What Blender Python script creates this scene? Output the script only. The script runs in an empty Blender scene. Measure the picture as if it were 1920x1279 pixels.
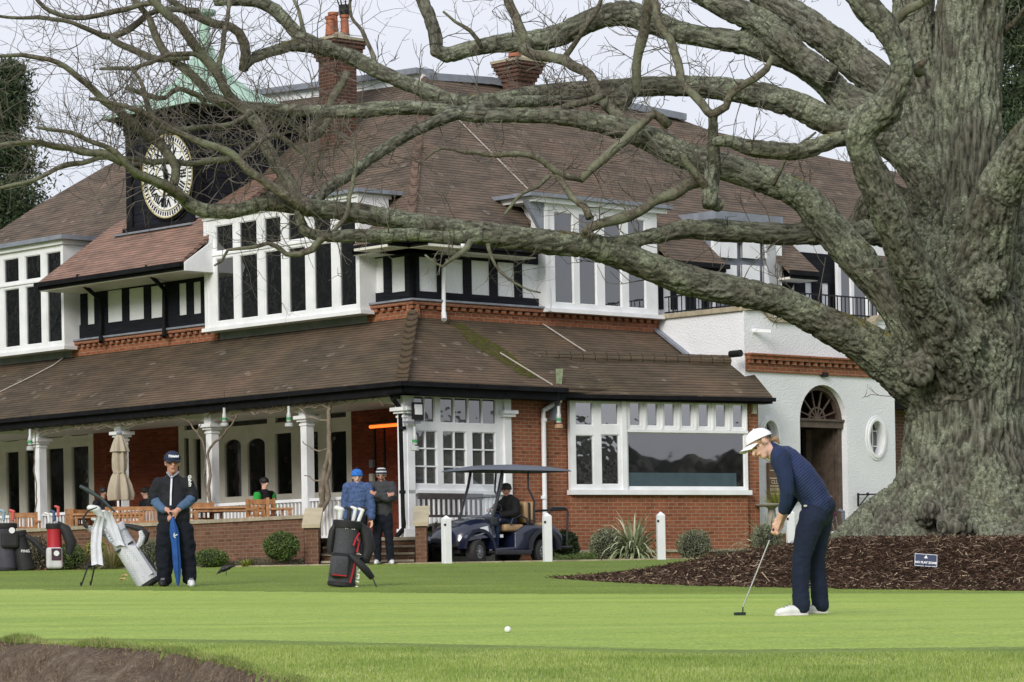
import bpy, bmesh, math, random
import numpy as np
from mathutils import Vector, Matrix, noise
from mathutils.geometry import tessellate_polygon
rnd = random.Random(7)
nr = np.random.RandomState(11)
scene = bpy.context.scene
col = scene.collection

# ------------------------------------------------------------------ camera
F = 6085.0; HZ = 490.0; ROLL = 0.0175        # focal length (px of a 1920 wide frame), height of the horizon below centre, roll
cam_d = bpy.data.cameras.new('camera'); cam = bpy.data.objects.new('camera', cam_d); col.objects.link(cam)
cam_d.sensor_width = 36; cam_d.lens = F / 1920 * 36
cam_d.clip_start = 1; cam_d.clip_end = 6000
cam_d.shift_x = -ROLL * HZ / 1920; cam_d.shift_y = HZ / 1920
_c, _s = math.cos(ROLL), math.sin(ROLL)
cam.matrix_world = Matrix(((_c, _s, 0, 0), (0, 0, -1, 0), (-_s, _c, 0, 0), (0, 0, 0, 1)))
scene.camera = cam
scene.render.resolution_x = 1024; scene.render.resolution_y = 682
# ------------------------------------------------------------------ sky and sun (bright overcast)
SUN_EL, SUN_AZ = math.radians(27), math.radians(203)
w = bpy.data.worlds.new('World'); scene.world = w; w.use_nodes = True
nt = w.node_tree; nt.nodes.clear()
sky = nt.nodes.new('ShaderNodeTexSky'); sky.sky_type = 'NISHITA'; sky.sun_disc = False
sky.sun_elevation = SUN_EL; sky.sun_rotation = SUN_AZ; sky.air_density = 1; sky.dust_density = 3
skb = nt.nodes.new('ShaderNodeBackground'); skb.inputs[1].default_value = 0.10
nt.links.new(sky.outputs[0], skb.inputs[0])
tc = nt.nodes.new('ShaderNodeTexCoord'); nz = nt.nodes.new('ShaderNodeTexNoise')
nz.inputs['Scale'].default_value = 2.2; nz.inputs['Detail'].default_value = 5
mp = nt.nodes.new('ShaderNodeMapping'); mp.inputs['Scale'].default_value = (1, 1, 3.5)
nt.links.new(tc.outputs['Generated'], mp.inputs[0]); nt.links.new(mp.outputs[0], nz.inputs[0])
cr = nt.nodes.new('ShaderNodeValToRGB')
cr.color_ramp.elements[0].position = .3; cr.color_ramp.elements[0].color = (.57, .60, .68, 1)
cr.color_ramp.elements[1].position = .72; cr.color_ramp.elements[1].color = (.69, .70, .755, 1)
nt.links.new(nz.outputs[0], cr.inputs[0])
cb = nt.nodes.new('ShaderNodeBackground'); cb.inputs[1].default_value = 1.0
nt.links.new(cr.outputs[0], cb.inputs[0])
mx = nt.nodes.new('ShaderNodeMixShader'); mx.inputs[0].default_value = .9
nt.links.new(skb.outputs[0], mx.inputs[1]); nt.links.new(cb.outputs[0], mx.inputs[2])
wo = nt.nodes.new('ShaderNodeOutputWorld'); nt.links.new(mx.outputs[0], wo.inputs[0])
sl = bpy.data.lights.new('sun', 'SUN'); sl.energy = 1.9; sl.angle = math.radians(25); sl.color = (1, .96, .9)
so = bpy.data.objects.new('sun', sl); col.objects.link(so)
_d = Vector((math.sin(SUN_AZ) * math.cos(SUN_EL), math.cos(SUN_AZ) * math.cos(SUN_EL), math.sin(SUN_EL)))
so.rotation_euler = _d.to_track_quat('Z', 'Y').to_euler()
scene.view_settings.view_transform = 'Standard'; scene.view_settings.look = 'None'
scene.view_settings.exposure = 0.42; scene.view_settings.gamma = 1

# ------------------------------------------------------------------ measuring helpers
def ray(px, py):
    x = px - 960; y = py - 640
    return (x - ROLL * y) / F, (HZ - (y + ROLL * x)) / F
def P(px, py, Y):
    A, c = ray(px, py); return Vector((A * Y, Y, c * Y))
V = Vector
CX, CY = -2.136, 63.0
AD = V((-.678, .735, 0)); BD = V((.735, .678, 0))      # directions of the two facades, from the corner
def B(s, t, z=0): return V((CX + s * BD.x + t * AD.x, CY + s * BD.y + t * AD.y, z))
def Spx(px, py, s):
    A, c = ray(px, py); p = B(s, 0); t = (A * p.y - p.x) / (AD.x - A * AD.y); return t, c * (p.y + t * AD.y)
def Tpx(px, py, t):
    A, c = ray(px, py); p = B(0, t); s = (A * p.y - p.x) / (BD.x - A * BD.y); return s, c * (p.y + s * BD.y)

class Fr:                                              # wall frame: u along the wall, z up, n outwards
    def __init__(f, O, u, n): f.O = V((O.x, O.y, 0)); f.u = V(u); f.n = V(n)
    def p(f, u, z, n=0): return f.O + f.u * u + f.n * n + V((0, 0, z))
    def px(f, px, py, n=0):
        A, c = ray(px, py); o = f.O + f.n * n
        u = (A * o.y - o.x) / (f.u.x - A * f.u.y); return u, c * (o.y + u * f.u.y)
def FL(s): return Fr(B(s, 0), AD, -BD)
def FRt(t): return Fr(B(0, t), BD, -AD)

GP = [(-50, -.9), (0, -.75), (10, -.48), (14, -.345), (17, -.275), (20, -.2), (26.5, -.125), (38, .09), (42.9, .245), (50, .46), (58, .71), (61.5, .76), (90, .76), (5000, 2)]
gx = np.array([p[0] for p in GP]); gv = np.array([p[1] for p in GP])
def sst(e0, e1, x):
    t = np.clip((x - e0) / (e1 - e0), 0, 1); return t * t * (3 - 2 * t)
LIP = [(-9, 24), (-3.35, 21), (-2.86, 20), (-2.06, 18.7), (-1.51, 16.7), (-1.25, 15.5), (-.97, 14.4), (-.8, 13), (-.6, 8)]
def lip(X): return np.interp(X, [p[0] for p in LIP], [p[1] for p in LIP])
MULCH = [(.5, 46.0), (1.3, 43.3), (2.26, 41.4), (4.15, 39.5), (6, 38.2), (13, 37), (14, 54), (8, 56), (4.4, 54), (2.9, 51), (1.5, 47.6)]
def mdist(X, Y):                                       # signed distance inside the mulch bed (numpy)
    X = np.asarray(X, float); Y = np.asarray(Y, float)
    d = np.full(X.shape, 1e9); ins = np.zeros(X.shape, bool); n = len(MULCH)
    for i in range(n):
        x0, y0 = MULCH[i]; x1, y1 = MULCH[(i + 1) % n]
        ex, ey = x1 - x0, y1 - y0
        t = np.clip(((X - x0) * ex + (Y - y0) * ey) / (ex * ex + ey * ey), 0, 1)
        d = np.minimum(d, np.hypot(X - x0 - t * ex, Y - y0 - t * ey))
        c = ((y0 > Y) != (y1 > Y)) & (X < (x1 - x0) * (Y - y0) / ((y1 - y0) if y1 != y0 else 1e-9) + x0)
        ins ^= c
    return np.where(ins, d, -d)
def gzn(X, Y):
    X = np.asarray(X, float); Y = np.asarray(Y, float)
    z = (np.interp(Y - 1, gx, gv) + np.interp(Y, gx, gv) * 2 + np.interp(Y + 1, gx, gv)) / 4
    z = z - .012 * np.clip(X, -15, 15) * sst(20, 30, Y) * (1 - sst(48, 60, Y))
    d = mdist(X, Y); z = z + .56 * sst(-.1, 4.2, d) * (1 - sst(50, 56, Y))
    return z
def gz(x, y): return float(gzn(np.array([x]), np.array([y]))[0])

# ------------------------------------------------------------------ mesh builder
class MB:
    def __init__(m): m.v = []; m.f = []; m.mi = []; m.k = 0
    def add(m, vs, fs):
        o = len(m.v); m.v += [tuple(v) for v in vs]; m.f += [tuple(i + o for i in f) for f in fs]; m.mi += [m.k] * len(fs); return m
    def hexa(m, p):                                    # p: 4 bottom corners then 4 top corners
        c = sum((V(q) for q in p), V()) / 8
        fs = [(0, 3, 2, 1), (4, 5, 6, 7), (0, 1, 5, 4), (1, 2, 6, 5), (2, 3, 7, 6), (3, 0, 4, 7)]
        n = (V(p[1]) - V(p[0])).cross(V(p[3]) - V(p[0]))
        if n.dot(V(p[4]) - V(p[0])) < 0: fs = [f[::-1] for f in fs]
        return m.add(p, fs)
    def fb(m, fr, u0, u1, z0, z1, n0, n1):
        return m.hexa([fr.p(u0, z0, n0), fr.p(u1, z0, n0), fr.p(u1, z0, n1), fr.p(u0, z0, n1), fr.p(u0, z1, n0), fr.p(u1, z1, n0), fr.p(u1, z1, n1), fr.p(u0, z1, n1)])
    def box(m, x0, x1, y0, y1, z0, z1):
        return m.hexa([(x0, y0, z0), (x1, y0, z0), (x1, y1, z0), (x0, y1, z0), (x0, y0, z1), (x1, y0, z1), (x1, y1, z1), (x0, y1, z1)])
    def bar(m, a, b, w, h=None, up=(0, 0, 1)):         # rectangular bar from a to b
        a = V(a); b = V(b); h = w if h is None else h
        d = (b - a).normalized(); x = d.cross(V(up))
        if x.length < 1e-3: x = d.cross(V((0, 1, 0)))
        x.normalize(); y = x.cross(d).normalized(); x = x * w / 2; y = y * h / 2
        return m.hexa([a - x - y, a + x - y, a + x + y, a - x + y, b - x - y, b + x - y, b + x + y, b - x + y])
    def tube(m, pts, rs, n=8, cap=True):
        pts = [V(p) for p in pts]
        if not hasattr(rs, '__len__'): rs = [rs] * len(pts)
        ref = None; vs = []; fs = []
        for i, p in enumerate(pts):
            d = (pts[min(i + 1, len(pts) - 1)] - pts[max(i - 1, 0)])
            d = d.normalized() if d.length > 1e-9 else V((0, 0, 1))
            if ref is None: ref = d.cross(V((0, 0, 1))) if abs(d.z) < .9 else d.cross(V((0, 1, 0)))
            x = (ref - d * ref.dot(d)).normalized(); ref = x; y = d.cross(x)
            for k in range(n):
                a = 2 * math.pi * k / n; vs.append(p + (x * math.cos(a) + y * math.sin(a)) * rs[i])
        for i in range(len(pts) - 1):
            for k in range(n):
                k2 = (k + 1) % n; fs.append((i * n + k, i * n + k2, (i + 1) * n + k2, (i + 1) * n + k))
        if cap: fs.append(tuple(range(n))[::-1]); fs.append(tuple((len(pts) - 1) * n + k for k in range(n)))
        return m.add(vs, fs)
    def lathe(m, c, prof, n=16, axis=None, sx=1, sy=1):       # prof: (r, z)
        vs = []; fs = []; c = V(c)
        M = axis.to_track_quat('Z', 'Y').to_matrix() if axis is not None else Matrix.Identity(3)
        for r, z in prof:
            for k in range(n):
                a = 2 * math.pi * k / n; vs.append(c + M @ V((r * math.cos(a) * sx, r * math.sin(a) * sy, z)))
        for i in range(len(prof) - 1):
            for k in range(n):
                k2 = (k + 1) % n; fs.append((i * n + k, i * n + k2, (i + 1) * n + k2, (i + 1) * n + k))
        fs.append(tuple(range(n))[::-1]); fs.append(tuple((len(prof) - 1) * n + k for k in range(n)))
        return m.add(vs, fs)
    def ball(m, c, r, n=12, sc=(1, 1, 1)):
        c = V(c); h = n // 2; vs = [c + V((0, 0, -r * sc[2]))]; fs = []
        for i in range(1, h):
            th = math.pi * i / h
            for k in range(n):
                a = 2 * math.pi * k / n
                vs.append(c + V((r * sc[0] * math.sin(th) * math.cos(a), r * sc[1] * math.sin(th) * math.sin(a), -r * sc[2] * math.cos(th))))
        vs.append(c + V((0, 0, r * sc[2]))); L = len(vs) - 1
        for k in range(n):
            k2 = (k + 1) % n; fs.append((0, 1 + k2, 1 + k)); fs.append((L, L - n + k, L - n + k2))
            for i in range(h - 2): fs.append((1 + i * n + k, 1 + i * n + k2, 1 + (i + 1) * n + k2, 1 + (i + 1) * n + k))
        return m.add(vs, fs)
    def prism(m, pts, d):                              # polygon (list of points) extruded by vector d
        pts = [V(p) for p in pts]; n = len(pts); d = V(d); q = [p + d for p in pts]
        nn = V()
        for i in range(n): nn += pts[i].cross(pts[(i + 1) % n])
        tri = tessellate_polygon([pts]); fs = []
        for t in tri:
            t = tuple(t); tn = (pts[t[1]] - pts[t[0]]).cross(pts[t[2]] - pts[t[0]])
            if tn.dot(d) > 0: t = t[::-1]
            fs.append(t); fs.append(tuple(i + n for i in t[::-1]))
        flip = nn.dot(d) > 0
        for i in range(n):
            j = (i + 1) % n; f = (i, j, j + n, i + n); fs.append(f if flip else f[::-1])
        return m.add(pts + q, fs)
    def wall(m, fr, outer, holes, n0, n1):             # flat wall with openings; outer/holes are (u,z) lists, thickness n0..n1
        loops = [[V((u, z, 0)) for u, z in l] for l in [outer] + holes]
        flat = [p for l in loops for p in l]
        tri = tessellate_polygon(loops); k = len(flat)
        vs = [fr.p(p.x, p.y, n1) for p in flat] + [fr.p(p.x, p.y, n0) for p in flat]; fs = []
        for t in tri:
            t = tuple(t); tn = (vs[t[1]] - vs[t[0]]).cross(vs[t[2]] - vs[t[0]])
            if tn.dot(fr.n) * (n1 - n0) < 0: t = t[::-1]
            fs.append(t); fs.append(tuple(i + k for i in t[::-1]))
        o = 0
        for l in loops:
            for i in range(len(l)): j = (i + 1) % len(l); fs.append((o + i, o + j, o + j + k, o + i + k))
            o += len(l)
        return m.add(vs, fs)

def wloc(o):
    l = V(o.location)
    while o.parent: o = o.parent; l += o.location
    return l
def tag(o, label=None, cat=None, group=None, kind=None):
    if label: o['label'] = label
    if cat: o['category'] = cat
    if group: o['group'] = group
    if kind: o['kind'] = kind
    return o
def mesh_obj(name, me, parent=None):
    o = bpy.data.objects.new(name, me); col.objects.link(o)
    if parent: o.parent = parent
    return o
def autouv(me):
    nf = len(me.polygons)
    if not nf: return
    nl = len(me.loops); nv = len(me.vertices)
    co = np.empty(nv * 3); me.vertices.foreach_get('co', co); co = co.reshape(-1, 3)
    nn = np.empty(nf * 3); me.polygons.foreach_get('normal', nn); nn = nn.reshape(-1, 3)
    tot = np.empty(nf, int); me.polygons.foreach_get('loop_total', tot)
    li = np.empty(nl, int); me.loops.foreach_get('vertex_index', li)
    pn = np.repeat(nn, tot, axis=0); pc = co[li]
    h = np.stack([-pn[:, 1], pn[:, 0], np.zeros(nl)], 1); ln = np.linalg.norm(h, axis=1)
    h = np.where(ln[:, None] < .05, np.array([1., 0, 0]), h / np.maximum(ln, 1e-6)[:, None])
    sl = np.cross(pn, h); uv = np.stack([(pc * h).sum(1), (pc * sl).sum(1)], 1)
    ul = me.uv_layers.new(name='UVMap'); ul.data.foreach_set('uv', uv.ravel())
def ob(name, mb, mats, parent=None, smooth=False, uv=True):
    """links the collected shapes as ONE mesh object (vertices are given in world space)"""
    me = bpy.data.meshes.new(name); me.from_pydata(mb.v, [], mb.f)
    mats = mats if isinstance(mats, (list, tuple)) else [mats]
    for q in mats: me.materials.append(q)
    if len(mats) > 1: me.polygons.foreach_set('material_index', mb.mi)
    me.update()
    if uv: autouv(me)
    if smooth is True: me.polygons.foreach_set('use_smooth', [True] * len(me.polygons))
    if parent:
        l = wloc(parent)
        if l.length > 0: me.transform(Matrix.Translation(-l))
    o = mesh_obj(name, me, parent)
    if smooth == 'auto':
        me.polygons.foreach_set('use_smooth', [True] * len(me.polygons))
        bm = bmesh.new(); bm.from_mesh(me)
        for e in bm.edges:
            if len(e.link_faces) == 2 and e.calc_face_angle(0) > .7: e.smooth = False
        bm.to_mesh(me); bm.free()
    return o
def thing(name, loc, label, cat, group=None):
    o = bpy.data.objects.new(name, None); col.objects.link(o); o.location = loc; o.empty_display_size = .2
    return tag(o, label, cat, group)
def bevel(o, w=.01, seg=2):
    bm = bmesh.new(); bm.from_mesh(o.data); bmesh.ops.remove_doubles(bm, verts=bm.verts, dist=1e-5)
    es = [e for e in bm.edges if len(e.link_faces) == 2 and e.calc_face_angle(0) > .5]
    bmesh.ops.bevel(bm, geom=es, offset=w, segments=seg, profile=.5, affect='EDGES'); bm.to_mesh(o.data); bm.free(); return o
def copy_tree(o, parent=None):
    c = o.copy(); col.objects.link(c); c.parent = parent
    for ch in list(o.children): copy_tree(ch, c)
    return c
def remesh(name, mb, mats, parent, vox=.012, sm=3, it=8, fac=.5, post=None):
    """melts overlapping closed shapes into one continuous surface"""
    me = bpy.data.meshes.new('tmp'); me.from_pydata(mb.v, [], mb.f); o = bpy.data.objects.new('tmp', me); col.objects.link(o)
    r = o.modifiers.new('r', 'REMESH'); r.mode = 'VOXEL'; r.voxel_size = vox; r.use_smooth_shade = True
    s = o.modifiers.new('s', 'SMOOTH'); s.factor = fac; s.iterations = it
    dg = bpy.context.evaluated_depsgraph_get(); ev = o.evaluated_get(dg)
    nm = bpy.data.meshes.new_from_object(ev, depsgraph=dg)
    bpy.data.objects.remove(o); bpy.data.meshes.remove(me); nm.name = name
    nm.materials.clear()
    mats = mats if isinstance(mats, (list, tuple)) else [mats]
    for q in mats: nm.materials.append(q)
    if post: post(nm)
    nm.polygons.foreach_set('use_smooth', [True] * len(nm.polygons)); nm.update()
    if parent:
        l = wloc(parent)
        if l.length > 0: nm.transform(Matrix.Translation(-l))
    return mesh_obj(name, nm, parent)
def caps(mb, a, b, ra, rb, n=14, flat=None, fx=1.0):
    """closed tapered capsule; flat = direction in which the section is scaled by fx"""
    a = V(a); b = V(b); d = (b - a); L = d.length
    if L < 1e-6: d = V((0, 0, 1)); L = 1e-6
    d = d / L; x = d.orthogonal().normalized(); y = d.cross(x); vs = []; fs = []
    rings = [(a - d * ra * math.cos(t), ra * math.sin(t)) for t in (.0, .5, 1.0, 1.571)] + [(b + d * rb * math.sin(t), rb * math.cos(t)) for t in (0, .57, 1.07, 1.571)]
    fl = V(flat).normalized() if flat is not None else None
    for c, r in rings:
        r = max(r, 1e-4)
        for k in range(n):
            t = 2 * math.pi * k / n; o = (x * math.cos(t) + y * math.sin(t)) * r
            if fl is not None: o = o + fl * (o.dot(fl) * (fx - 1))
            vs.append(c + o)
    m = len(rings)
    for i in range(m - 1):
        for k in range(n):
            k2 = (k + 1) % n; fs.append((i * n + k, i * n + k2, (i + 1) * n + k2, (i + 1) * n + k))
    fs.append(tuple(range(n))[::-1]); fs.append(tuple((m - 1) * n + k for k in range(n)))
    return mb.add(vs, fs)

# ------------------------------------------------------------------ materials
class NT:
    def __init__(s, name):
        s.m = bpy.data.materials.new(name); s.m.use_nodes = True; s.t = s.m.node_tree; s.t.nodes.clear()
        s.b = s.n('ShaderNodeBsdfPrincipled'); s.o = s.n('ShaderNodeOutputMaterial'); s.l(s.b.outputs[0], s.o.inputs[0])
    def n(s, k, **kw):
        q = s.t.nodes.new(k)
        for a, v in kw.items(): setattr(q, a, v)
        return q
    def l(s, a, b): s.t.links.new(a, b)
    def val(s, node, **kw):
        for a, v in kw.items():
            node.inputs[a.replace('_', ' ')].default_value = v
        return node
    def coord(s, kind='Object', scale=(1, 1, 1), rot=(0, 0, 0)):
        c = s.n('ShaderNodeTexCoord'); m = s.n('ShaderNodeMapping'); m.inputs['Scale'].default_value = scale; m.inputs['Rotation'].default_value = rot
        s.l(c.outputs[kind], m.inputs[0]); return m.outputs[0]
    def noise(s, vec, scale, detail=4, rough=.55, dist=0):
        q = s.n('ShaderNodeTexNoise'); q.inputs['Scale'].default_value = scale; q.inputs['Detail'].default_value = detail
        q.inputs['Roughness'].default_value = rough; q.inputs['Distortion'].default_value = dist
        if vec is not None: s.l(vec, q.inputs[0])
        return q.outputs[0]
    def vor(s, vec, scale, out='Distance', feature='F1', rand=1):
        q = s.n('ShaderNodeTexVoronoi', feature=feature); q.inputs['Scale'].default_value = scale; q.inputs['Randomness'].default_value = rand
        if vec is not None: s.l(vec, q.inputs[0])
        return q.outputs[out]
    def ramp(s, fac, stops):
        q = s.n('ShaderNodeValToRGB'); e = q.color_ramp.elements
        while len(e) < len(stops): e.new(.5)
        for i, (p, c) in enumerate(stops):
            e[i].position = p; e[i].color = (c if hasattr(c, '__len__') else (c, c, c)) + (1,) if not hasattr(c, '__len__') or len(c) == 3 else c
        s.l(fac, q.inputs[0]); return q.outputs[0]
    def mix(s, fac, a, b, mode='MIX'):
        q = s.n('ShaderNodeMix', data_type='RGBA', blend_type=mode)
        for i, v in ((0, fac), (6, a), (7, b)):
            if hasattr(v, 'links') or hasattr(v, 'is_linked'): s.l(v, q.inputs[i])
            elif i == 0: q.inputs[0].default_value = v
            else: q.inputs[i].default_value = tuple(v) + (1,)
        return q.outputs[2]
    def math(s, op, a, b=0, c=None):
        q = s.n('ShaderNodeMath', operation=op)
        for i, v in enumerate((a, b) if c is None else (a, b, c)):
            if hasattr(v, 'is_linked'): s.l(v, q.inputs[i])
            else: q.inputs[i].default_value = v
        return q.outputs[0]
    def bump(s, h, dist=.01, strength=1, prev=None):
        q = s.n('ShaderNodeBump'); q.inputs['Distance'].default_value = dist; q.inputs['Strength'].default_value = strength
        s.l(h, q.inputs['Height'])
        if prev is not None: s.l(prev, q.inputs['Normal'])
        s.l(q.outputs[0], s.b.inputs['Normal']); return q.outputs[0]
    def base(s, c, rough=.7, metal=0, spec=.5):
        if hasattr(c, 'is_linked'): s.l(c, s.b.inputs['Base Color'])
        else: s.b.inputs['Base Color'].default_value = tuple(c) + (1,)
        s.b.inputs['Roughness'].default_value = rough; s.b.inputs['Metallic'].default_value = metal
        s.b.inputs['Specular IOR Level'].default_value = spec; return s
MC = {}
def simple(name, c, rough=.6, var=.12, scale=6, metal=0, spec=.5, bump=0, bscale=60):
    if name in MC: return MC[name]
    q = NT(name); v = q.coord('Object'); n = q.noise(v, scale, 5)
    d = tuple(x * (1 - var) for x in c); e = tuple(min(x * (1 + var), 1) for x in c)
    q.base(q.ramp(n, [(.3, d), (.7, e)]), rough, metal, spec)
    if bump: q.bump(q.noise(v, bscale, 3), bump)
    MC[name] = q.m; return q.m
def tile_mat(name, cols, moss=.25, row=.105, wid=.165):
    q = NT(name); uv = q.coord('UV')
    wv = q.noise(uv, 1.3, 3); m0 = q.n('ShaderNodeVectorMath', operation='MULTIPLY_ADD')
    q.l(uv, m0.inputs[0]); m0.inputs[1].default_value = (1, 1, 1)
    cmb = q.n('ShaderNodeCombineXYZ'); q.l(q.math('MULTIPLY', q.math('SUBTRACT', wv, .5), .05), cmb.inputs[1]); q.l(cmb.outputs[0], m0.inputs[2]); uvw = m0.outputs[0]
    br = q.n('ShaderNodeTexBrick'); br.offset = .5; q.val(br, Scale=1.0, Mortar_Size=.006, Brick_Width=wid, Row_Height=row, Mortar_Smooth=.3, Bias=0.0)
    br.inputs['Color1'].default_value = (0, 0, 0, 1); br.inputs['Color2'].default_value = (1, 1, 1, 1); br.inputs['Mortar'].default_value = (.5, .5, .5, 1)
    q.l(uvw, br.inputs[0])
    sp = q.n('ShaderNodeSeparateXYZ'); q.l(uvw, sp.inputs[0])
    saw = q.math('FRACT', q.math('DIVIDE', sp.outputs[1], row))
    big = q.noise(uv, .55, 5, .6); mid = q.noise(q.coord('UV', (.55, 1.7, 1)), 2.6, 4, .65)
    c1 = q.ramp(big, [(.32, cols[0]), (.5, cols[1]), (.66, cols[2])])
    c2 = q.ramp(mid, [(.36, cols[3]), (.62, cols[4])])
    c = q.mix(.5, c1, c2)
    c = q.mix(q.math('MULTIPLY', br.outputs[0], .34), c, q.mix(.5, c, (.9, .78, .68), 'OVERLAY'))
    flek = q.math('GREATER_THAN', q.vor(q.coord('UV', (6, 9.5, 1)), 1.0, 'Color'), .9)
    c = q.mix(q.math('MULTIPLY', flek, .28), c, (.36, .31, .26))
    if moss:
        mn = q.ramp(q.noise(uv, 1.1, 6, .7), [(.55, 0.0), (.75, 1.0)])
        c = q.mix(q.math('MULTIPLY', mn, moss), c, (.075, .075, .022))
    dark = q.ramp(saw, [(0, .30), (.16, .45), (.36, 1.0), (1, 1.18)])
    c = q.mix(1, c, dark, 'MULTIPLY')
    q.base(c, .88, spec=.25)
    h = q.math('ADD', q.math('MULTIPLY', saw, -1), q.math('MULTIPLY', br.outputs[0], .35))
    q.bump(q.math('ADD', h, q.math('MULTIPLY', q.noise(uv, 30, 3), .3)), .016, .9)
    return q.m
def brick_mat(name, a, b_, mort, w=.225, h=.075):
    q = NT(name); uv = q.coord('UV')
    br = q.n('ShaderNodeTexBrick'); br.offset = .5; q.val(br, Scale=1.0, Mortar_Size=.0065, Brick_Width=w, Row_Height=h, Mortar_Smooth=.2, Bias=0.0)
    q.l(uv, br.inputs[0])
    n1 = q.noise(uv, 1.6, 4); n2 = q.noise(q.coord('UV', (1 / w, 1 / h, 1)), .9, 1)
    br.inputs['Mortar'].default_value = tuple(mort) + (1,)
    ca = q.ramp(n2, [(.35, tuple(x * .55 for x in a)), (.5, a), (.68, tuple(x * 1.35 for x in a))])
    q.l(ca, br.inputs['Color1']); q.l(q.ramp(n2, [(.4, b_), (.62, tuple(x * .6 for x in b_))]), br.inputs['Color2'])
    c = q.mix(q.ramp(n1, [(.4, 0.0), (.8, .5)]), br.outputs[0], q.mix(.5, br.outputs[0], (.12, .08, .06), 'MULTIPLY'))
    q.base(c, .85, spec=.2); q.bump(q.math('ADD', q.math('MULTIPLY', br.outputs[1], -1), q.math('MULTIPLY', q.noise(uv, 60, 3), .3)), .008); return q.m
def board_mat(name, c, pitch=.15, rough=.55):
    q = NT(name); uv = q.coord('UV'); sp = q.n('ShaderNodeSeparateXYZ'); q.l(uv, sp.inputs[0])
    saw = q.math('FRACT', q.math('DIVIDE', sp.outputs[1], pitch))
    n = q.noise(q.coord('UV', (.4, 6, 1)), 4, 4)
    q.base(q.mix(1, q.ramp(n, [(.3, tuple(x * .7 for x in c)), (.7, tuple(x * 1.5 for x in c))]), q.ramp(saw, [(0, 1.0), (.85, 1.0), (.97, .35)]), 'MULTIPLY'), rough, spec=.07)
    q.bump(q.math('MULTIPLY', saw, -1), .02); return q.m
def glass_mat(name, tint=(.012, .014, .016), refl=.25, wav=.004, wscale=3, see=0.0, tr_=(.72, .76, .75)):
    q = NT(name); v = q.coord('Object')
    q.base(tint, .03); gl = q.n('ShaderNodeBsdfGlossy'); gl.inputs['Roughness'].default_value = .015
    lw = q.n('ShaderNodeLayerWeight'); lw.inputs[0].default_value = .5; fr = q.math('ADD', q.math('MULTIPLY', q.math('POWER', lw.outputs['Facing'], 4), .9), .04)
    bp = q.n('ShaderNodeBump'); bp.inputs['Distance'].default_value = wav; q.l(q.noise(v, wscale, 2), bp.inputs['Height'])
    for k in (gl, q.b): q.l(bp.outputs[0], k.inputs['Normal'])
    inner = q.b.outputs[0]
    if see:
        tr = q.n('ShaderNodeBsdfTransparent'); tr.inputs[0].default_value = tr_ + (1,)
        m1 = q.n('ShaderNodeMixShader'); m1.inputs[0].default_value = see; q.l(q.b.outputs[0], m1.inputs[1]); q.l(tr.outputs[0], m1.inputs[2]); inner = m1.outputs[0]
    m2 = q.n('ShaderNodeMixShader'); q.l(q.math('MAXIMUM', fr, refl), m2.inputs[0]); q.l(inner, m2.inputs[1]); q.l(gl.outputs[0], m2.inputs[2])
    q.l(m2.outputs[0], q.o.inputs[0]); return q.m
def leafy(name, cs, rough=.6, scale=3):
    if name in MC: return MC[name]
    q = NT(name); oi = q.n('ShaderNodeNewGeometry')
    c = q.ramp(oi.outputs['Random Per Island'], [(i / (len(cs) - 1), x) for i, x in enumerate(cs)])
    n = q.noise(q.coord('Object'), scale, 3); c = q.mix(1, c, q.ramp(n, [(.3, .65), (.7, 1.3)]), 'MULTIPLY')
    q.base(c, rough, spec=.3); MC[name] = q.m; return q.m

M_white = simple('white_paint', (.78, .79, .80), .5, .09, 2.2)
M_cream = simple('cream_paint', (.66, .64, .56), .5, .08, 3)
M_black = simple('black_paint', (.010, .010, .012), .6, .4, 5, spec=.1)
M_timber = board_mat('tarred_timber', (.013, .014, .018), 5.0, .7)
M_wboard = board_mat('black_weatherboard', (.013, .014, .019), .16)
M_lead = simple('lead_sheet', (.21, .23, .27), .5, .2, 4)
M_stone = simple('sandstone', (.36, .31, .22), .85, .25, 5, bump=.01)
M_concrete = simple('concrete', (.30, .28, .25), .9, .2, 5, bump=.006)
M_copper = simple('green_copper', (.34, .50, .41), .6, .28, 2.5, bump=.004, bscale=12)
M_iron = simple('black_iron', (.012, .012, .013), .5, .2, 10, spec=.25)
M_teak = simple('teak', (.40, .20, .085), .6, .35, 9)
M_dkwood = simple('dark_oak', (.045, .032, .026), .6, .4, 9)
M_stain = simple('old_door_oak', (.085, .06, .045), .6, .4, 8)
M_rough = NT('white_roughcast'); _v = M_rough.coord('Object')
M_rough.base(M_rough.ramp(M_rough.noise(_v, .8, 5), [(.3, (.70, .71, .735)), (.7, (.80, .81, .83))]), .9, spec=.2)
M_rough.bump(M_rough.math('ADD', M_rough.vor(_v, 26), M_rough.noise(_v, 45, 3)), .008); M_rough = M_rough.m
M_brick = brick_mat('red_brick', (.27, .092, .045), (.33, .125, .062), (.38, .27, .20))
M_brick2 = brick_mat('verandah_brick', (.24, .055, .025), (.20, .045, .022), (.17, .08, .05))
M_brickT = brick_mat('brown_brick', (.17, .085, .055), (.20, .10, .06), (.24, .19, .14))
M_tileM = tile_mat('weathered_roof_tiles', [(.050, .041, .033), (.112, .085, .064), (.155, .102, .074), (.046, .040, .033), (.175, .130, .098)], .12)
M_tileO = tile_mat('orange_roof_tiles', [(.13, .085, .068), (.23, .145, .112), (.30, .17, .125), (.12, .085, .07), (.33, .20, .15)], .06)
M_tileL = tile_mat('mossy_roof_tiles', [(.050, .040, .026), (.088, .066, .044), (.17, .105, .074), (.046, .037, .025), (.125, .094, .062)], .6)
M_glD = glass_mat('dark_window_glass', refl=.17, wav=.014, wscale=2.2)
M_glG = glass_mat('grey_window_glass', (.02, .024, .03), .17, .003)
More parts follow.
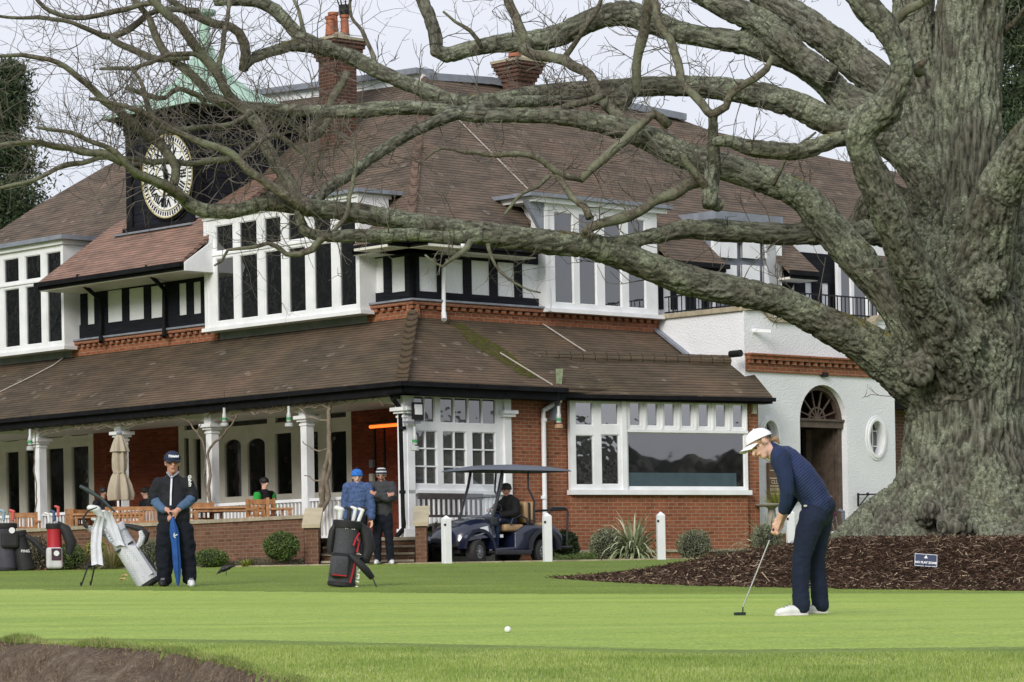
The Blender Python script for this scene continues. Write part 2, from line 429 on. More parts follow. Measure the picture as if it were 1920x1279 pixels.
M_glB = glass_mat('bay_window_glass', (.02, .022, .022), .36, .004, 2.5)
M_glBB = glass_mat('large_bay_glass', (.008, .010, .011), .22, .003, 1.0)
M_glV = glass_mat('verandah_glass', (.006, .006, .006), .035, .004, 2, see=.72)
M_glS = glass_mat('clear_glass', (.3, .34, .36), .04, .001, 1, see=.93, tr_=(.97, .98, .99))
# ================================================================== GROUND
def axis(*segs):
    r = []
    for a, b, st in segs: r += list(np.arange(a, b - 1e-6, st))
    return np.array(r + [segs[-1][1]])
XS = axis((-900, -60, 140), (-60, -20, 5), (-20, -5, 1), (-5, 3, .05), (3, 16, .3), (16, 60, 4), (60, 900, 140))
YS = axis((-60, 8, 4), (8, 12, .5), (12, 24, .05), (24, 60, .25), (60, 66, .5), (66, 130, 4), (130, 2500, 160))
GX, GY = np.meshgrid(XS, YS)
GZ = gzn(GX, GY)
_l = lip(GX); _in = (GX < -.6) & (GY < _l) & (GY > 5)
_wob = np.array([noise.noise(V((x * 2.2, y * 2.2, 3))) for x, y in zip(GX.ravel(), GY.ravel())]).reshape(GX.shape) * ((GY < 26) & (GY > 10) & (np.abs(GX) < 6))
dd = np.clip(_l - GY + _wob * .5, 0, 9); GZ = GZ - np.where(_in, .34 * sst(0, 1.1, dd) + .05 * np.clip(dd, 0, 3), 0)
_m = (GY < 26) & (GY > 10) & (np.abs(GX) < 6)
GZ = GZ + _wob * np.where(_in, .05, 0)
NEAR = [(-9, 25), (-4, 22.3), (-3.4, 21.6), (-2, 20.4), (-1, 19.3), (0, 18.3), (1, 17.2), (2.7, 16.9), (9, 17.1)]
def near_edge(X): return np.interp(X, [p[0] for p in NEAR], [p[1] for p in NEAR])
def far_edge(X): return np.interp(X, [-9, -4.5, .5, 4, 6, 12], [42.5, 40.6, 38.0, 37.4, 36.9, 36])
nx, ny = len(XS), len(YS)
idx = np.arange(nx * ny).reshape(ny, nx)
quad = np.stack([idx[:-1, :-1], idx[:-1, 1:], idx[1:, 1:], idx[1:, :-1]], -1).reshape(-1, 4)
fcx = (GX.ravel()[quad]).mean(1); fcy = (GY.ravel()[quad]).mean(1)
zb = (fcx < -.6) & (fcy < lip(fcx)) & (fcy > 8)
zg = (fcy > near_edge(fcx)) & (fcy < far_edge(fcx)) & (np.abs(fcx) < 14) & ~zb
zm = mdist(fcx, fcy) > 0
zp = (fcy > 60.6) & (fcy < 63) & (np.abs(fcx) < 20)
def grid_part(name, mask, mat):
    q = quad[mask]; used, inv = np.unique(q, return_inverse=True); q = inv.reshape(-1, 4)
    me = bpy.data.meshes.new(name); pts = np.stack([GX.ravel()[used], GY.ravel()[used], GZ.ravel()[used]], 1)
    me.from_pydata(pts.tolist(), [], q.tolist()); me.materials.append(mat); me.polygons.foreach_set('use_smooth', [True] * len(q)); me.update()
    return tag(mesh_obj(name, me), kind='structure')
def grass_mat(name, a, b_, c_, sc=1.0, bumpd=.01, stripe=0):
    q = NT(name); v = q.coord('Object')
    big = q.noise(v, .35 * sc, 4); st = q.noise(q.coord('Object', (.25, 1.4, 1)), 1.1 * sc, 4, .6)
    fine = q.noise(q.coord('Object', (1, .35, 1)), 42, 4, .75); med = q.noise(v, 5, 4, .7)
    c = q.mix(.55, q.ramp(big, [(.3, a), (.7, b_)]), q.ramp(st, [(.35, a), (.65, c_)]))
    c = q.mix(1, c, q.ramp(fine, [(.3, .62), (.7, 1.38)]), 'MULTIPLY'); c = q.mix(1, c, q.ramp(med, [(.3, .86), (.7, 1.14)]), 'MULTIPLY')
    c = q.mix(1, c, q.ramp(q.noise(q.coord('Object', (.12, .9, 1)), .8 * sc, 5, .7), [(.32, (.80, .86, .78)), (.68, (1.20, 1.12, 1.18))]), 'MULTIPLY')
    q.base(c, .75, spec=.22); q.bump(fine, bumpd); return q.m
M_green = grass_mat('mown_green', (.26, .37, .058), (.30, .41, .072), (.345, .445, .10), 1, .006)
M_fringe = grass_mat('fringe_grass', (.15, .225, .04), (.19, .27, .05), (.225, .295, .066), 1.4, .02)
q = NT('bunker_soil'); _v = q.coord('Object')
q.base(q.mix(.6, q.ramp(q.noise(_v, 5, 6, .7), [(.32, (.09, .067, .05)), (.52, (.25, .20, .15)), (.70, (.50, .42, .33))]), q.ramp(q.noise(_v, 38, 5, .8), [(.35, (.05, .032, .022)), (.65, (.24, .18, .13))])), .95, spec=.1)
q.bump(q.math('ADD', q.noise(_v, 14, 6, .8), q.vor(_v, 40)), .03); M_soil = q.m
M_path = simple('path_gravel', (.22, .19, .16), .95, .25, 9)
M_mulchb = simple('mulch_soil', (.030, .018, .012), .95, .5, 14, bump=.02, bscale=40, spec=.02)
grid_part('ground', ~(zb | zg | zm | zp), M_fringe)
grid_part('putting_green', zg, M_green); grid_part('bunker', zb, M_soil)
grid_part('mulch_mound', zm, M_mulchb); grid_part('path', zp, M_path)

# ================================================================== CLUBHOUSE
PS_ = 9.36
house = thing('clubhouse', B(6, 6, .76), 'large clubhouse of brick, white render and black timber framing under tiled roofs, behind the golfers', 'building')
EZ = 4.36; WZ = 5.90; K = .85; E0 = 1.7; EH = 7.40                # eave heights and the pitch of the main roof
def zL(s): return EH + K * (s - E0)
def part(name, mb, mats, parent=house, **kw): return ob(name, mb, mats, parent, **kw)
def hit(px, py, p0, n):
    A, c = ray(px, py); d = V((A, 1, c)); k = p0.dot(n) / d.dot(n); return d * k
nL = V((-BD.x * K, -BD.y * K, 1)); nR = V((-AD.x * K, -AD.y * K, 1))   # normals of the main planes
pL = B(E0, 0, EH); pR = B(0, E0, EH)
def st(p):
    q_ = V((p.x - CX, p.y - CY, 0)); det = BD.x * AD.y - BD.y * AD.x
    return (q_.x * AD.y - q_.y * AD.x) / det, (BD.x * q_.y - BD.y * q_.x) / det
# ---- lower roof over verandah, porch and front rooms
dn = V((0, 0, -.10))
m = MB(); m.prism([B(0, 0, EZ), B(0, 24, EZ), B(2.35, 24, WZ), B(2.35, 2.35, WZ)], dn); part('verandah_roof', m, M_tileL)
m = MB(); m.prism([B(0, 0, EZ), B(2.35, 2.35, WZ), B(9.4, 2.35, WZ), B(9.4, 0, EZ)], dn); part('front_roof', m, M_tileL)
M_hip = tile_mat('hip_tiles', [(.07, .06, .04), (.10, .075, .05), (.12, .08, .055), (.06, .052, .036), (.11, .08, .055)], .5, .075, .4)
m = MB(); a0 = B(-.02, -.02, EZ + .05); b0 = B(2.35, 2.35, WZ + .08); N = 26
for i in range(N):
    f = i / N; c = a0.lerp(b0, f); c2 = a0.lerp(b0, (i + 1.25) / N); r = .115
    m.tube([c + V((0, 0, .02)), c2 - V((0, 0, .02))], [r * 1.08, r * .86], 9)
part('hip_ridge', m, M_hip, smooth='auto')
m = MB()
for fr in (FL(0), FRt(0)):
    u1 = 24 if fr.u == AD else 4.35
    m.fb(fr, 0, u1, EZ - .23, EZ - .02, -.03, .0)
    m.fb(fr, -.08, u1, EZ - .12, EZ - .03, .0, .11); m.fb(fr, 0, u1, EZ - .27, EZ - .23, -.45, 0)
part('gutter', bevel(part('tmp', m, M_black), .02).data and m, M_black) if False else part('gutter', m, M_black)
# ---- brick dentil belt at the foot of the upper floor
m = MB()
def belt(fr, u0, u1, z0=5.93, n=0):
    m.k = 0; m.fb(fr, u0, u1, z0 - .08, z0 + .10, n - .05, n + .05)
    m.fb(fr, u0, u1, z0 + .18, z0 + .26, n - .05, n + .15)
    u = u0 + .03
    while u < u1 - .1: m.fb(fr, u, u + .11, z0 + .10, z0 + .18, n - .03, n + .12); u += .225
    m.fb(fr, u0, u1, z0 + .10, z0 + .18, n - .04, n + .03)
    m.k = 1; m.fb(fr, u0 - .02, u1 + .02, z0 + .26, z0 + .30, n - .05, n + .19)
for b_ in ((FL(2.3), 8.75, 14.3), (FL(2.3), 2.15, 3.7), (FRt(2.3), 2.15, 9.36)): m = MB(); belt(*b_); part('dentil_belt', m, [M_brick, M_lead])
# ---- half timbered upper walls: black frame with white panels set 3 cm in
def timbered(fr, u0, u1, z0, z1, panels, n=0):
    holes = [[(a, c), (b, c), (b, d), (a, d)] for a, b, c, d in panels]
    m = MB(); m.wall(fr, [(u0, z0), (u1, z0), (u1, z1), (u0, z1)], holes, n - .1, n); part('timber_wall', m, M_timber)
    m = MB(); m.fb(fr, u0 + .02, u1 - .02, z0 + .02, z1 - .02, n - .14, n - .035); part('white_panel', m, M_rough)
def pan_px(fr, xs, y0, y1, slope):
    r = []
    for a, b in xs:
        xm = (a + b) / 2; u0, _ = fr.px(a, y0 + slope * (xm - xs[0][0])); u1, _ = fr.px(b, y0)
        zt = fr.px(xm, y0 + slope * (xm - xs[0][0]))[1]; zb_ = fr.px(xm, y1 + slope * (xm - xs[0][0]))[1]
        r.append((min(u0, u1), max(u0, u1), zb_, zt))
    return r
f = FL(2.3)
timbered(f, 8.75, 14.6, 6.2, 7.9, pan_px(f, [(136, 150), (162, 176), (200, 228), (240, 269), (281, 309), (334, 349), (361, 376)], 552, 612, -.10))
timbered(f, 2.3, 3.75, 6.2, 7.9, pan_px(f, [(692, 718), (732, 758)], 486, 551, -.06))
f = FRt(2.3)
timbered(f, 2.3, 5.95, 6.2, 7.9, pan_px(f, [(786, 820), (835, 869), (884, 918), (933, 965), (979, 1011)], 482, 546, .065))
# ---- main roof planes
flat = st(hit(797, 150, pL, nL)); FS, FT = flat
def tl(s, t): return B(s, t, zL(s))
def tr(s, t): return B(s, t, zL(t))
left_top = [hit(x, y, pL, nL) for x, y in [(640, 172), (480, 192), (330, 236), (245, 292), (200, 311), (150, 340), (70, 386), (0, 432), (-90, 490)]]
m = MB(); m.prism([tl(E0, E0), tl(E0, 3.45), tl(2.5, 3.45), tl(2.5, 8.75), tl(2.3, 8.8), tl(2.3, 14), tl(2.5, 14.1), tl(2.5, 19), tl(E0, 19)] + left_top[::-1] + [hit(797, 150, pL, nL)], dn)
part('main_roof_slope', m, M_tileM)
right_top = [hit(x, y, pR, nR) for x, y in [(915, 158), (1100, 190), (1280, 226), (1335, 246), (1555, 297), (1700, 327), (1990, 374)]]
m = MB(); m.prism([tr(E0, E0), hit(797, 150, pR, nR)] + right_top + [tr(24, E0), tr(16.4, E0), tr(16.4, 2.5), tr(14.0, 2.5), tr(14.0, E0), tr(13.0, E0), tr(13.0, 2.5), tr(10.95, 2.5), tr(10.95, E0), tr(9.25, E0), tr(9.25, 2.5), tr(5.7, 2.5), tr(5.25, E0)], dn)
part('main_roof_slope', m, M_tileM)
m = MB(); a0 = tl(E0, E0) + V((0, 0, .02)); b0 = hit(797, 152, pL, nL) + V((0, 0, .02)); N = 62
for i in range(N):
    c = a0.lerp(b0, i / N); c2 = a0.lerp(b0, (i + 1.3) / N); m.tube([c + V((0, 0, .03)), c2], [.10, .07], 7)
part('main_hip', m, tile_mat('main_hip_tiles', [(.10, .07, .06), (.17, .12, .10), (.2, .12, .1), (.09, .07, .06), (.22, .16, .13)], .1, .075, .4), smooth='auto')
m = MB(); m.prism([B(1.12, 8.55, 7.50), B(1.12, 13.95, 7.50), B(2.85, 13.4, 8.86), B(2.85, 8.6, 8.86)], dn); m.prism([B(2.85, 8.6, 8.86), B(2.85, 13.4, 8.86), B(4.4, 12.9, 9.72), B(4.4, 9.0, 9.72)], dn)
part('tiled_skirt_roof', m, M_tileO)
# eaves fascia, gutters and soffits of the upper roof
m = MB()
def eave(fr, u0, u1, z, n0=0, deep=1.1, g=.1):
    m.fb(fr, u0, u1, z - .20, z - .02, n0 - .03, n0); m.fb(fr, u0 - .03, u1 + .03, z - .13, z - .03, n0, n0 + g); m.k = 1; m.fb(fr, u0 + .02, u1 - .02, z - .22, z - .17, n0 - deep, n0 - .032); m.k = 0
for e_ in ((FL(1.12), 8.5, 13.98, 7.50, 0, 1.15), (FL(E0), 1.15, 3.5, EH), (FRt(E0), 1.15, 5.25, EH), (FRt(E0), 9.25, 10.95, EH), (FRt(E0), 13.05, 14.0, EH), (FRt(E0), 16.4, 24, EH)): m = MB(); eave(*e_); part('eaves', m, [M_black, M_cream])
m = MB(); m.prism([B(1.14, 8.48, 7.28), B(1.95, 8.48, 7.28), B(1.95, 8.48, 8.0), B(1.14, 8.48, 7.46)], -AD * .05)
part('bargeboard', m, M_white)
for a_, b_ in ((3.5, 8.9), (14.0, 24)): m = MB(); m.fb(FL(2.28), a_, b_, 5.6, 6.12, -.2, 0); part('lead_flashing', m, M_lead)
m = MB(); m.bar(B(PS_ - .06, 2.3, WZ + .04), B(PS_ - .06, .3, WZ + .04 - 2.0 * .655), .16, .05); part('lead_flashing', m, M_lead)
# flat lead top with white fascia
m = MB()
lt = [hit(797, 150, pL, nL)] + left_top[:2]; rt = right_top[:3]
for a_, b_ in zip(lt[:-1], lt[1:]): m.k = 1; m.bar(a_ + V((0, 0, .02)), b_ + V((0, 0, .02)), .16, .22); m.k = 0; m.bar(a_ + V((0, 0, .19)), b_ + V((0, 0, .19)), .5, .13)
m.k = 0
for a_, b_ in zip([lt[0]] + rt[:-1], rt): m.bar(a_ + V((0, 0, .06)), b_ + V((0, 0, .06)), .3, .16)
part('flat_roof_edge', m, [M_lead, M_white])
# ---- glazing
def glazed(fr, outer, lights, bars=(), n0=-.06, n1=.0, glass=None, mat=None, name='window', arch=None, parent=house, pn=-.045, fan=None):
    """outer=(u0,u1,z0,z1); lights=[(u0,u1,z0,z1)], bars=[(u0,u1,z0,z1)] thin glazing bars"""
    u0, u1, z0, z1 = outer; holes = []
    for a, b, c, d in lights:
        if arch:
            k = arch; r = [(a, c), (b, c), (b, d - k)] + [((a + b) / 2 + (b - a) / 2 * math.cos(x), d - k + k * math.sin(x)) for x in np.linspace(.35, math.pi - .35, 7)] + [(a, d - k)]
            holes.append(r)
        else: holes.append([(a, c), (b, c), (b, d), (a, d)])
    m = MB(); m.wall(fr, [(u0, z0), (u1, z0), (u1, z1), (u0, z1)], holes, n0, n1)
    for a, b, c, d in bars: m.fb(fr, a, b, c, d, n0 + .015, n1 - .012)
    for a, b, c, d in lights:                        # inner sash ring: a step that catches light
        w_ = .018
        if b - a > .25 and d - c > .25 and not arch:
            for q4 in ((a, a + w_, c, d), (b - w_, b, c, d), (a + w_, b - w_, c, c + w_), (a + w_, b - w_, d - w_, d)): m.fb(fr, q4[0], q4[1], q4[2], q4[3], n0 + .012, n1 - .018)
    w = part(name, m, mat or M_white, parent)
    g = MB()
    for a, b, c, d in lights: g.fb(fr, a - .01, b + .01, c - .01, d + .01, pn - .008, pn)
    part('pane', g, glass or M_glD, w)
    return w
def lights_px(fr, rows, n=0):
    r = []
    for x0, x1, y0, y1 in rows:
        u0 = fr.px(x0, (y0 + y1) / 2, n)[0]; u1 = fr.px(x1, (y0 + y1) / 2, n)[0]; xm = (x0 + x1) / 2
        r.append((min(u0, u1), max(u0, u1), fr.px(xm, y1, n)[1], fr.px(xm, y0, n)[1]))
    return r
# big upper window facing the left side of the picture
f = FL(1.9)
ZB, ZS, ZT = 6.1, 7.62, 8.42
cols = [(405, 438), (449, 483), (496, 528), (540, 573), (588, 622), (636, 668)]
us = [tuple(sorted((f.px(a, 545)[0], f.px(b, 545)[0]))) for a, b in cols]
L = [(a, b, ZB + .1, ZS - .05) for a, b in us] + [(a, b, ZS + .1, ZT - .14) for a, b in us]
glazed(f, (3.52, 8.72, ZB - .02, ZT), L, n0=-.09)
m = MB(); m.fb(f, 8.64, 8.74, ZB - .02, ZT + .05, -1.0, .02); m.fb(f, 3.48, 3.56, ZB - .02, ZT + .05, -.8, .02); m.fb(f, 3.4, 8.8, ZB - .1, ZB - .02, -.3, .07)
m.fb(f, 3.5, 8.75, ZT, ZT + .08, -.9, .05); m.fb(f, 3.5, 8.7, ZS + .01, ZS + .05, 0, .03); part('window_frame', m, M_white)
m = MB(); m.fb(f, 3.35, 8.85, ZT + .08, ZT + .16, -1.2, .14); m.fb(f, 3.6, 8.6, ZB, ZT, -.9, -.12); part('dormer_roof', m, M_lead)
# left edge dormer window
L = []
for xa, xb in ((87, 115), (47, 77), (7, 36), (-33, -4)):
    b, a = f.px(xa, 560)[0], f.px(xb, 560)[0]; L += [(a, b, ZB + .1, ZS - .05), (a, b, ZS + .1, ZT - .14)]
glazed(f, (14.1, 17.5, ZB - .02, ZT), L, n0=-.09)
m = MB(); m.fb(f, 14.06, 14.16, ZB - .02, ZT, -.8, .02); m.fb(f, 14.0, 17.6, ZB - .1, ZB - .02, -.3, .07); m.fb(f, 14.0, 17.6, ZT, ZT + .1, -.9, .08); m.fb(f, 14.1, 17.5, ZS + .01, ZS + .05, 0, .03); part('window_frame', m, M_white)
m = MB(); m.fb(f, 13.85, 17.7, ZT + .1, ZT + .2, -1.4, .2); m.fb(f, 14.12, 17.5, ZB, ZT, -.9, -.12)
part('dormer_roof', m, M_lead)
# upper windows of the front
f = FRt(2.1)
us = [tuple(f.px(x, 520)[0] for x in c) for c in ((1041, 1076), (1087, 1119), (1134, 1166), (1179, 1211))]
L = [(a, b, 6.33, 7.58) for a, b in us] + [(a, b, 7.74, 8.26) for a, b in us]
glazed(f, (5.88, 9.2, 6.2, 8.42), L, n0=-.09, glass=M_glG)
m = MB(); m.fb(f, 5.82, 5.92, 6.2, 8.42, -.6, .03); m.fb(f, 5.8, 9.3, 6.12, 6.2, -.25, .1); m.fb(f, 5.4, 9.4, 8.42, 8.52, -.9, .12); part('window_frame', m, M_white)
m = MB(); m.fb(f, 5.25, 9.5, 8.52, 8.60, -1.3, .22); m.fb(f, 5.95, 9.1, 6.3, 8.4, -.8, -.12); m.prism([B(5.3, 2.2, 8.45), B(5.9, 2.2, 8.45), B(5.9, 2.2, 7.6)], -AD * .1); part('dormer_roof', m, M_lead)
timbered(FRt(2.3), 9.2, 10.98, 6.1, 7.9, pan_px(FRt(2.3), [(1234, 1243), (1258, 1268), (1287, 1304), (1316, 1330)], 500, 580, .03))
f = FRt(2.1)
L = lights_px(f, [(1352, 1382, 455, 484), (1394, 1425, 455, 485), (1435, 1466, 456, 486), (1352, 1382, 497, 560), (1394, 1425, 498, 562), (1435, 1466, 500, 562)])
glazed(f, (10.98, 13.02, 6.1, 8.42), L, n0=-.09, glass=M_glG)
m = MB(); m.fb(f, 10.9, 13.1, 8.42, 8.6, -1.2, .15); m.fb(f, 11, 13, 6.2, 8.4, -.8, -.12); part('dormer_roof', m, M_lead)
timbered(FRt(2.3), 13.0, 15.2, 6.1, 7.9, pan_px(FRt(2.3), [(1491, 1510), (1523, 1541), (1554, 1573)], 530, 590, .03))
glazed(f, (15.1, 16.6, 6.1, 7.9), [(15.2, 15.55, 6.3, 7.7), (15.65, 16.1, 6.3, 7.7), (16.2, 16.5, 6.3, 7.7)], n0=-.09, glass=M_glG)
m = MB(); m.fb(FRt(2.4), 14.0, 24, 6, 8.3, -.3, 0); part('upper_wall', m, M_rough)
# ---- clock tower
TS = 2.6
f = FL(TS); tA = Spx(244, 300, TS)[0]; tB = Spx(366, 300, TS)[0]
TZ0, TZ1 = 8.62, 10.98
m = MB(); m.fb(f, tB, tA, 7.4, TZ1, -3.2, 0); part('tower_wall', m, M_wboard)
m = MB()
for u in (tB, tA): m.fb(f, u - .11, u + .11, TZ0 - .06, TZ1, -.1, .05)
m.fb(f, tB - .05, tB + .02, TZ0, TZ1, -3.2, -2.9)
m.k = 0; m.fb(f, tB - .08, tA + .08, TZ1 - .22, TZ1, -3.3, .12); m.fb(f, tB - .18, tA + .18, TZ1, TZ1 + .10, -3.4, .24); m.fb(f, tB - .3, tA + .3, TZ1 + .10, TZ1 + .16, -3.5, .38)
m.fb(f, tB - .12, tA + .15, TZ0 - .10, TZ0 + .03, -.1, .14)
part('tower_trim', m, M_black)
m = MB(); m.fb(f, tB - .2, tA + .3, TZ0 - .14, TZ0 - .10, -.1, .3); part('tower_flashing', m, M_lead)
cu, cz = f.px(318, 331, .06)
m = MB(); m.lathe(f.p(cu, cz, .05), [(1.0, 0), (1.0, .05), (.94, .06)], 48, axis=f.n); part('clock_case', m, M_black, smooth='auto')
clock = MB(); clock.lathe(f.p(cu, cz, .10), [(.93, 0), (.93, .02)], 48, axis=f.n)
clock = part('clock_face', clock, simple('clock_white', (.78, .79, .81), .5, .04))
M_gold = simple('gilding', (.45, .38, .17), .45, .2, 8)
m = MB()
for r_, w_ in ((.93, .013), (.765, .007), (.42, .007)):
    for i in range(48):
        a = 2 * math.pi * i / 48; b = 2 * math.pi * (i + 1) / 48
        m.bar(f.p(cu + r_ * math.cos(a), cz + r_ * math.sin(a), .135), f.p(cu + r_ * math.cos(b), cz + r_ * math.sin(b), .135), w_ * 2, .02, up=f.n)
    part('gilt_ring', m, M_gold, clock); m = MB()
m = MB()
for i in range(60):
    a = 2 * math.pi * i / 60; ru = math.cos(a); rz = math.sin(a); w_ = .018
    m.bar(f.p(cu + .80 * ru, cz + .80 * rz, .13), f.p(cu + .89 * ru, cz + .89 * rz, .13), w_ * 1.5, .012, up=f.n)
part('minute_track', m, M_black, clock); m = MB()
for ang, ln, w_ in ((348, .40, .035), (190, .70, .022)):
    a = math.radians(ang); ru = -math.sin(a); rz = math.cos(a)
    m.bar(f.p(cu - .16 * ru, cz - .16 * rz, .17), f.p(cu + ln * ru, cz + ln * rz, .17), w_ * 2, .02, up=f.n)
m.lathe(f.p(cu, cz, .14), [(.07, 0), (.07, .04)], 12, axis=f.n)
part('clock_hands', m, M_black, clock)
def text_mesh(body, size, O, ux, uz, ext=.004, align='CENTER', bold=0.0, shear=0.0):
    cu_ = bpy.data.curves.new('t', 'FONT'); cu_.body = body; cu_.size = size; cu_.align_x = align; cu_.align_y = 'CENTER'; cu_.extrude = ext; cu_.offset = bold; cu_.shear = shear; cu_.resolution_u = 2
    o = bpy.data.objects.new('t', cu_); col.objects.link(o)
    me = bpy.data.meshes.new_from_object(o.evaluated_get(bpy.context.evaluated_depsgraph_get()))
    bpy.data.objects.remove(o)
    ux = V(ux).normalized(); uz = V(uz).normalized(); n = ux.cross(uz); mb = MB()
    vs = [V(O) + ux * v.co.x + uz * v.co.y + n * v.co.z for v in me.vertices]
    mb.add(vs, [tuple(p.vertices) for p in me.polygons]); bpy.data.meshes.remove(me); return mb
m = MB()
for i, s_ in enumerate(['XII', 'I', 'II', 'III', 'IIII', 'V', 'VI', 'VII', 'VIII', 'IX', 'X', 'XI']):
    a = math.radians(30 * i); out = -f.u * math.sin(a) + V((0, 0, math.cos(a))); rt_ = -f.u * math.cos(a) - V((0, 0, math.sin(a)))
    t_ = text_mesh(s_, .27, f.p(cu, cz, .13) + out * .585, rt_, out, .006, bold=.004)
    m.add(t_.v, t_.f)
part('roman_numerals', m, M_black, clock)
# concave copper roof with column finial
c0 = f.p((tA + tB) / 2, 0, -1.25); m = MB(); prof = [(1.72, TZ1 + .16), (1.68, TZ1 + .22), (1.2, TZ1 + .46), (.8, TZ1 + .72), (.5, TZ1 + 1.02), (.3, TZ1 + 1.35), (.18, TZ1 + 1.6), (.15, TZ1 + 1.75)]
vs = []
for r_, z_ in prof:
    for a, b in ((1, -1), (1, 1), (-1, 1), (-1, -1)): p_ = c0 + BD * (a * r_) + AD * (b * r_); vs.append((p_.x, p_.y, z_))
fs = [(i * 4 + k, i * 4 + (k + 1) % 4, (i + 1) * 4 + (k + 1) % 4, (i + 1) * 4 + k) for i in range(len(prof) - 1) for k in range(4)] + [(3, 2, 1, 0)]
m.add(vs, fs); h_ = TZ1 + 1.7
c1 = V((c0.x, c0.y, 0))
m.lathe(c1, [(.19, h_), (.19, h_ + .08), (.13, h_ + .12), (.12, h_ + .7), (.16, h_ + .76), (.27, h_ + .82), (.27, h_ + .9), (.12, h_ + .92)], 12)
part('copper_roof', m, M_copper)
# ---- chimneys
def chimney(px, py_cap, Y, wside, zb_, pots, label=None):
    A, c = ray(px, py_cap); X = A * Y; zt = c * Y; r = wside / 2
    fr = Fr(V((X, Y, 0)), BD, -AD)
    m = MB(); m.fb(fr, -r, r, zb_, zt - .45, -r, r)
    for i in range(5): e = r + .04 + .035 * i; m.fb(fr, -e, e, zt - .45 + i * .085, zt - .45 + (i + 1) * .085, -e, e)
    ch = part('chimney', m, M_brickC)
    m = MB(); e = r + .2; m.fb(fr, -e, e, zt - .03, zt + .03, -e, e)
    m.lathe(V((X, Y, zt)), [(r + .12, .03), (r * .55, .18)], 12); part('chimney_cap', m, M_stone, ch)
    m = MB()
    for du, dn_, h, rr in pots: m.lathe(fr.p(du, zt + .1, dn_), [(rr * 1.1, 0), (rr, .1), (rr * .85, h - .08), (rr * 1.12, h - .06), (rr * 1.12, h), (rr * .8, h)], 14)
    part('chimney_pot', m, simple('terracotta', (.34, .12, .065), .8, .25, 6), ch, smooth='auto')
    return fr, zt, ch
M_brickC = brick_mat('chimney_brick', (.12, .05, .035), (.09, .05, .04), (.20, .16, .12))
fr_, zt_, ch_ = chimney(632, 78, 72.5, .60, 10.0, [(-.24, .05, .42, .10), (-.03, -.08, .55, .11), (.19, .05, .5, .10)])
m = MB(); m.lathe(fr_.p(.19, zt_ + .6, .05), [(.12, 0), (.13, .1), (.13, .22)], 10)
for i in range(9): a = i * .7; m.bar(fr_.p(.19 + .12 * math.cos(a), zt_ + .8, .05 + .12 * math.sin(a)), fr_.p(.19 + .17 * math.cos(a), zt_ + .95, .05 + .17 * math.sin(a)), .02)
part('chimney_cowl', m, M_iron, ch_)
chimney(972, 118, 74, .52, 11.0, [(-.2, .1, .33, .14), (.12, -.05, .3, .14)])
# ---- verandah: columns, arched beam, balustrade, back wall
FZ = 1.28
colt = [.5, 3.52, 6.68, 9.9, 13.02, 16.1, 19.2]
f = FL(.45)
for t_ in colt:
    m = MB(); r = .095
    m.fb(f, t_ - r, t_ + r, FZ, 3.74, -r, r); m.fb(f, t_ - .13, t_ + .13, FZ, FZ + .2, -.13, .13)
    for k, (e, z0, z1) in enumerate(((.115, 3.66, 3.70), (.15, 3.74, 3.79), (.2, 3.79, 3.86), (.12, 3.86, 4.12))): m.fb(f, t_ - e, t_ + e, z0, z1, -e, e)
    part('column', m, M_white)
m = MB()
for a, b in zip(colt[:-1], colt[1:]):
    arc = [(b - .1 - (b - a - .2) * x, 3.9 + .13 * math.sin(math.pi * x) ** .7) for x in np.linspace(0, 1, 13)]
    m.wall(f, [(a + .1, 4.14), (b - .1, 4.14)] + arc, [], -.05, .05)
m.fb(f, .5, 22, 4.1, 4.16, -.4, .4); part('arched_beam', m, M_cream)
def balus(fr, u0, u1, z0, z1, step=.115, posts=()):
    m = MB(); m.fb(fr, u0, u1, z1 - .06, z1, -.05, .05); m.fb(fr, u0, u1, z0 + .06, z0 + .13, -.035, .035)
    n = max(2, int((u1 - u0) / step))
    for i in range(n): u = u0 + (i + .5) * (u1 - u0) / n; m.fb(fr, u - .022, u + .022, z0 + .13, z1 - .06, -.015, .015)
    for p_ in posts: m.fb(fr, p_ - .11, p_ + .11, z0, z1 + .12, -.11, .11); m.fb(fr, p_ - .14, p_ + .14, z1 + .12, z1 + .18, -.14, .14)
    return m
for i, (a, b) in enumerate(zip(colt[:-1], colt[1:])):
    if i == 0: m = balus(f, 1.9, b - .1, FZ, 2.18, posts=(1.95,))
    else: m = balus(f, a + .1, b - .1, FZ, 2.18)
    part('balustrade', m, M_white)
BW = 3.2; f = FL(BW)
def U(x, y=880): return f.px(x, y)[0]
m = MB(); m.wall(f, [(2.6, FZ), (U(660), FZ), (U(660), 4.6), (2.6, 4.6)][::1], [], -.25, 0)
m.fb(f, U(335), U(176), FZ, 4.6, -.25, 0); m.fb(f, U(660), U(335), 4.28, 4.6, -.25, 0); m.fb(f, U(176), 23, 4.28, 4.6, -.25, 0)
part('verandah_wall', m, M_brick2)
Ls = lights_px(f, [(420, 451, 824, 932), (463, 496, 822, 930)])
glazed(f, (U(502), U(408), FZ, Ls[0][3] + .18), Ls, n0=-.1, n1=-.02, glass=M_glV, name='double_door', arch=.14, mat=M_cream, pn=-.07)
Ls = lights_px(f, [(515, 546, 811, 928), (563, 596, 809, 926), (616, 649, 808, 925)])
zt_ = Ls[0][3] + .1
glazed(f, (U(660), U(503), FZ, zt_), Ls, n0=-.12, n1=-.01, glass=M_glV, mat=M_cream, pn=-.07)
Ls = lights_px(f, [(345, 354, 822, 940), (363, 376, 822, 938), (384, 401, 822, 938)])
glazed(f, (U(407), U(335), FZ, zt_), Ls, n0=-.12, n1=-.01, glass=M_glV, mat=M_cream, pn=-.07)
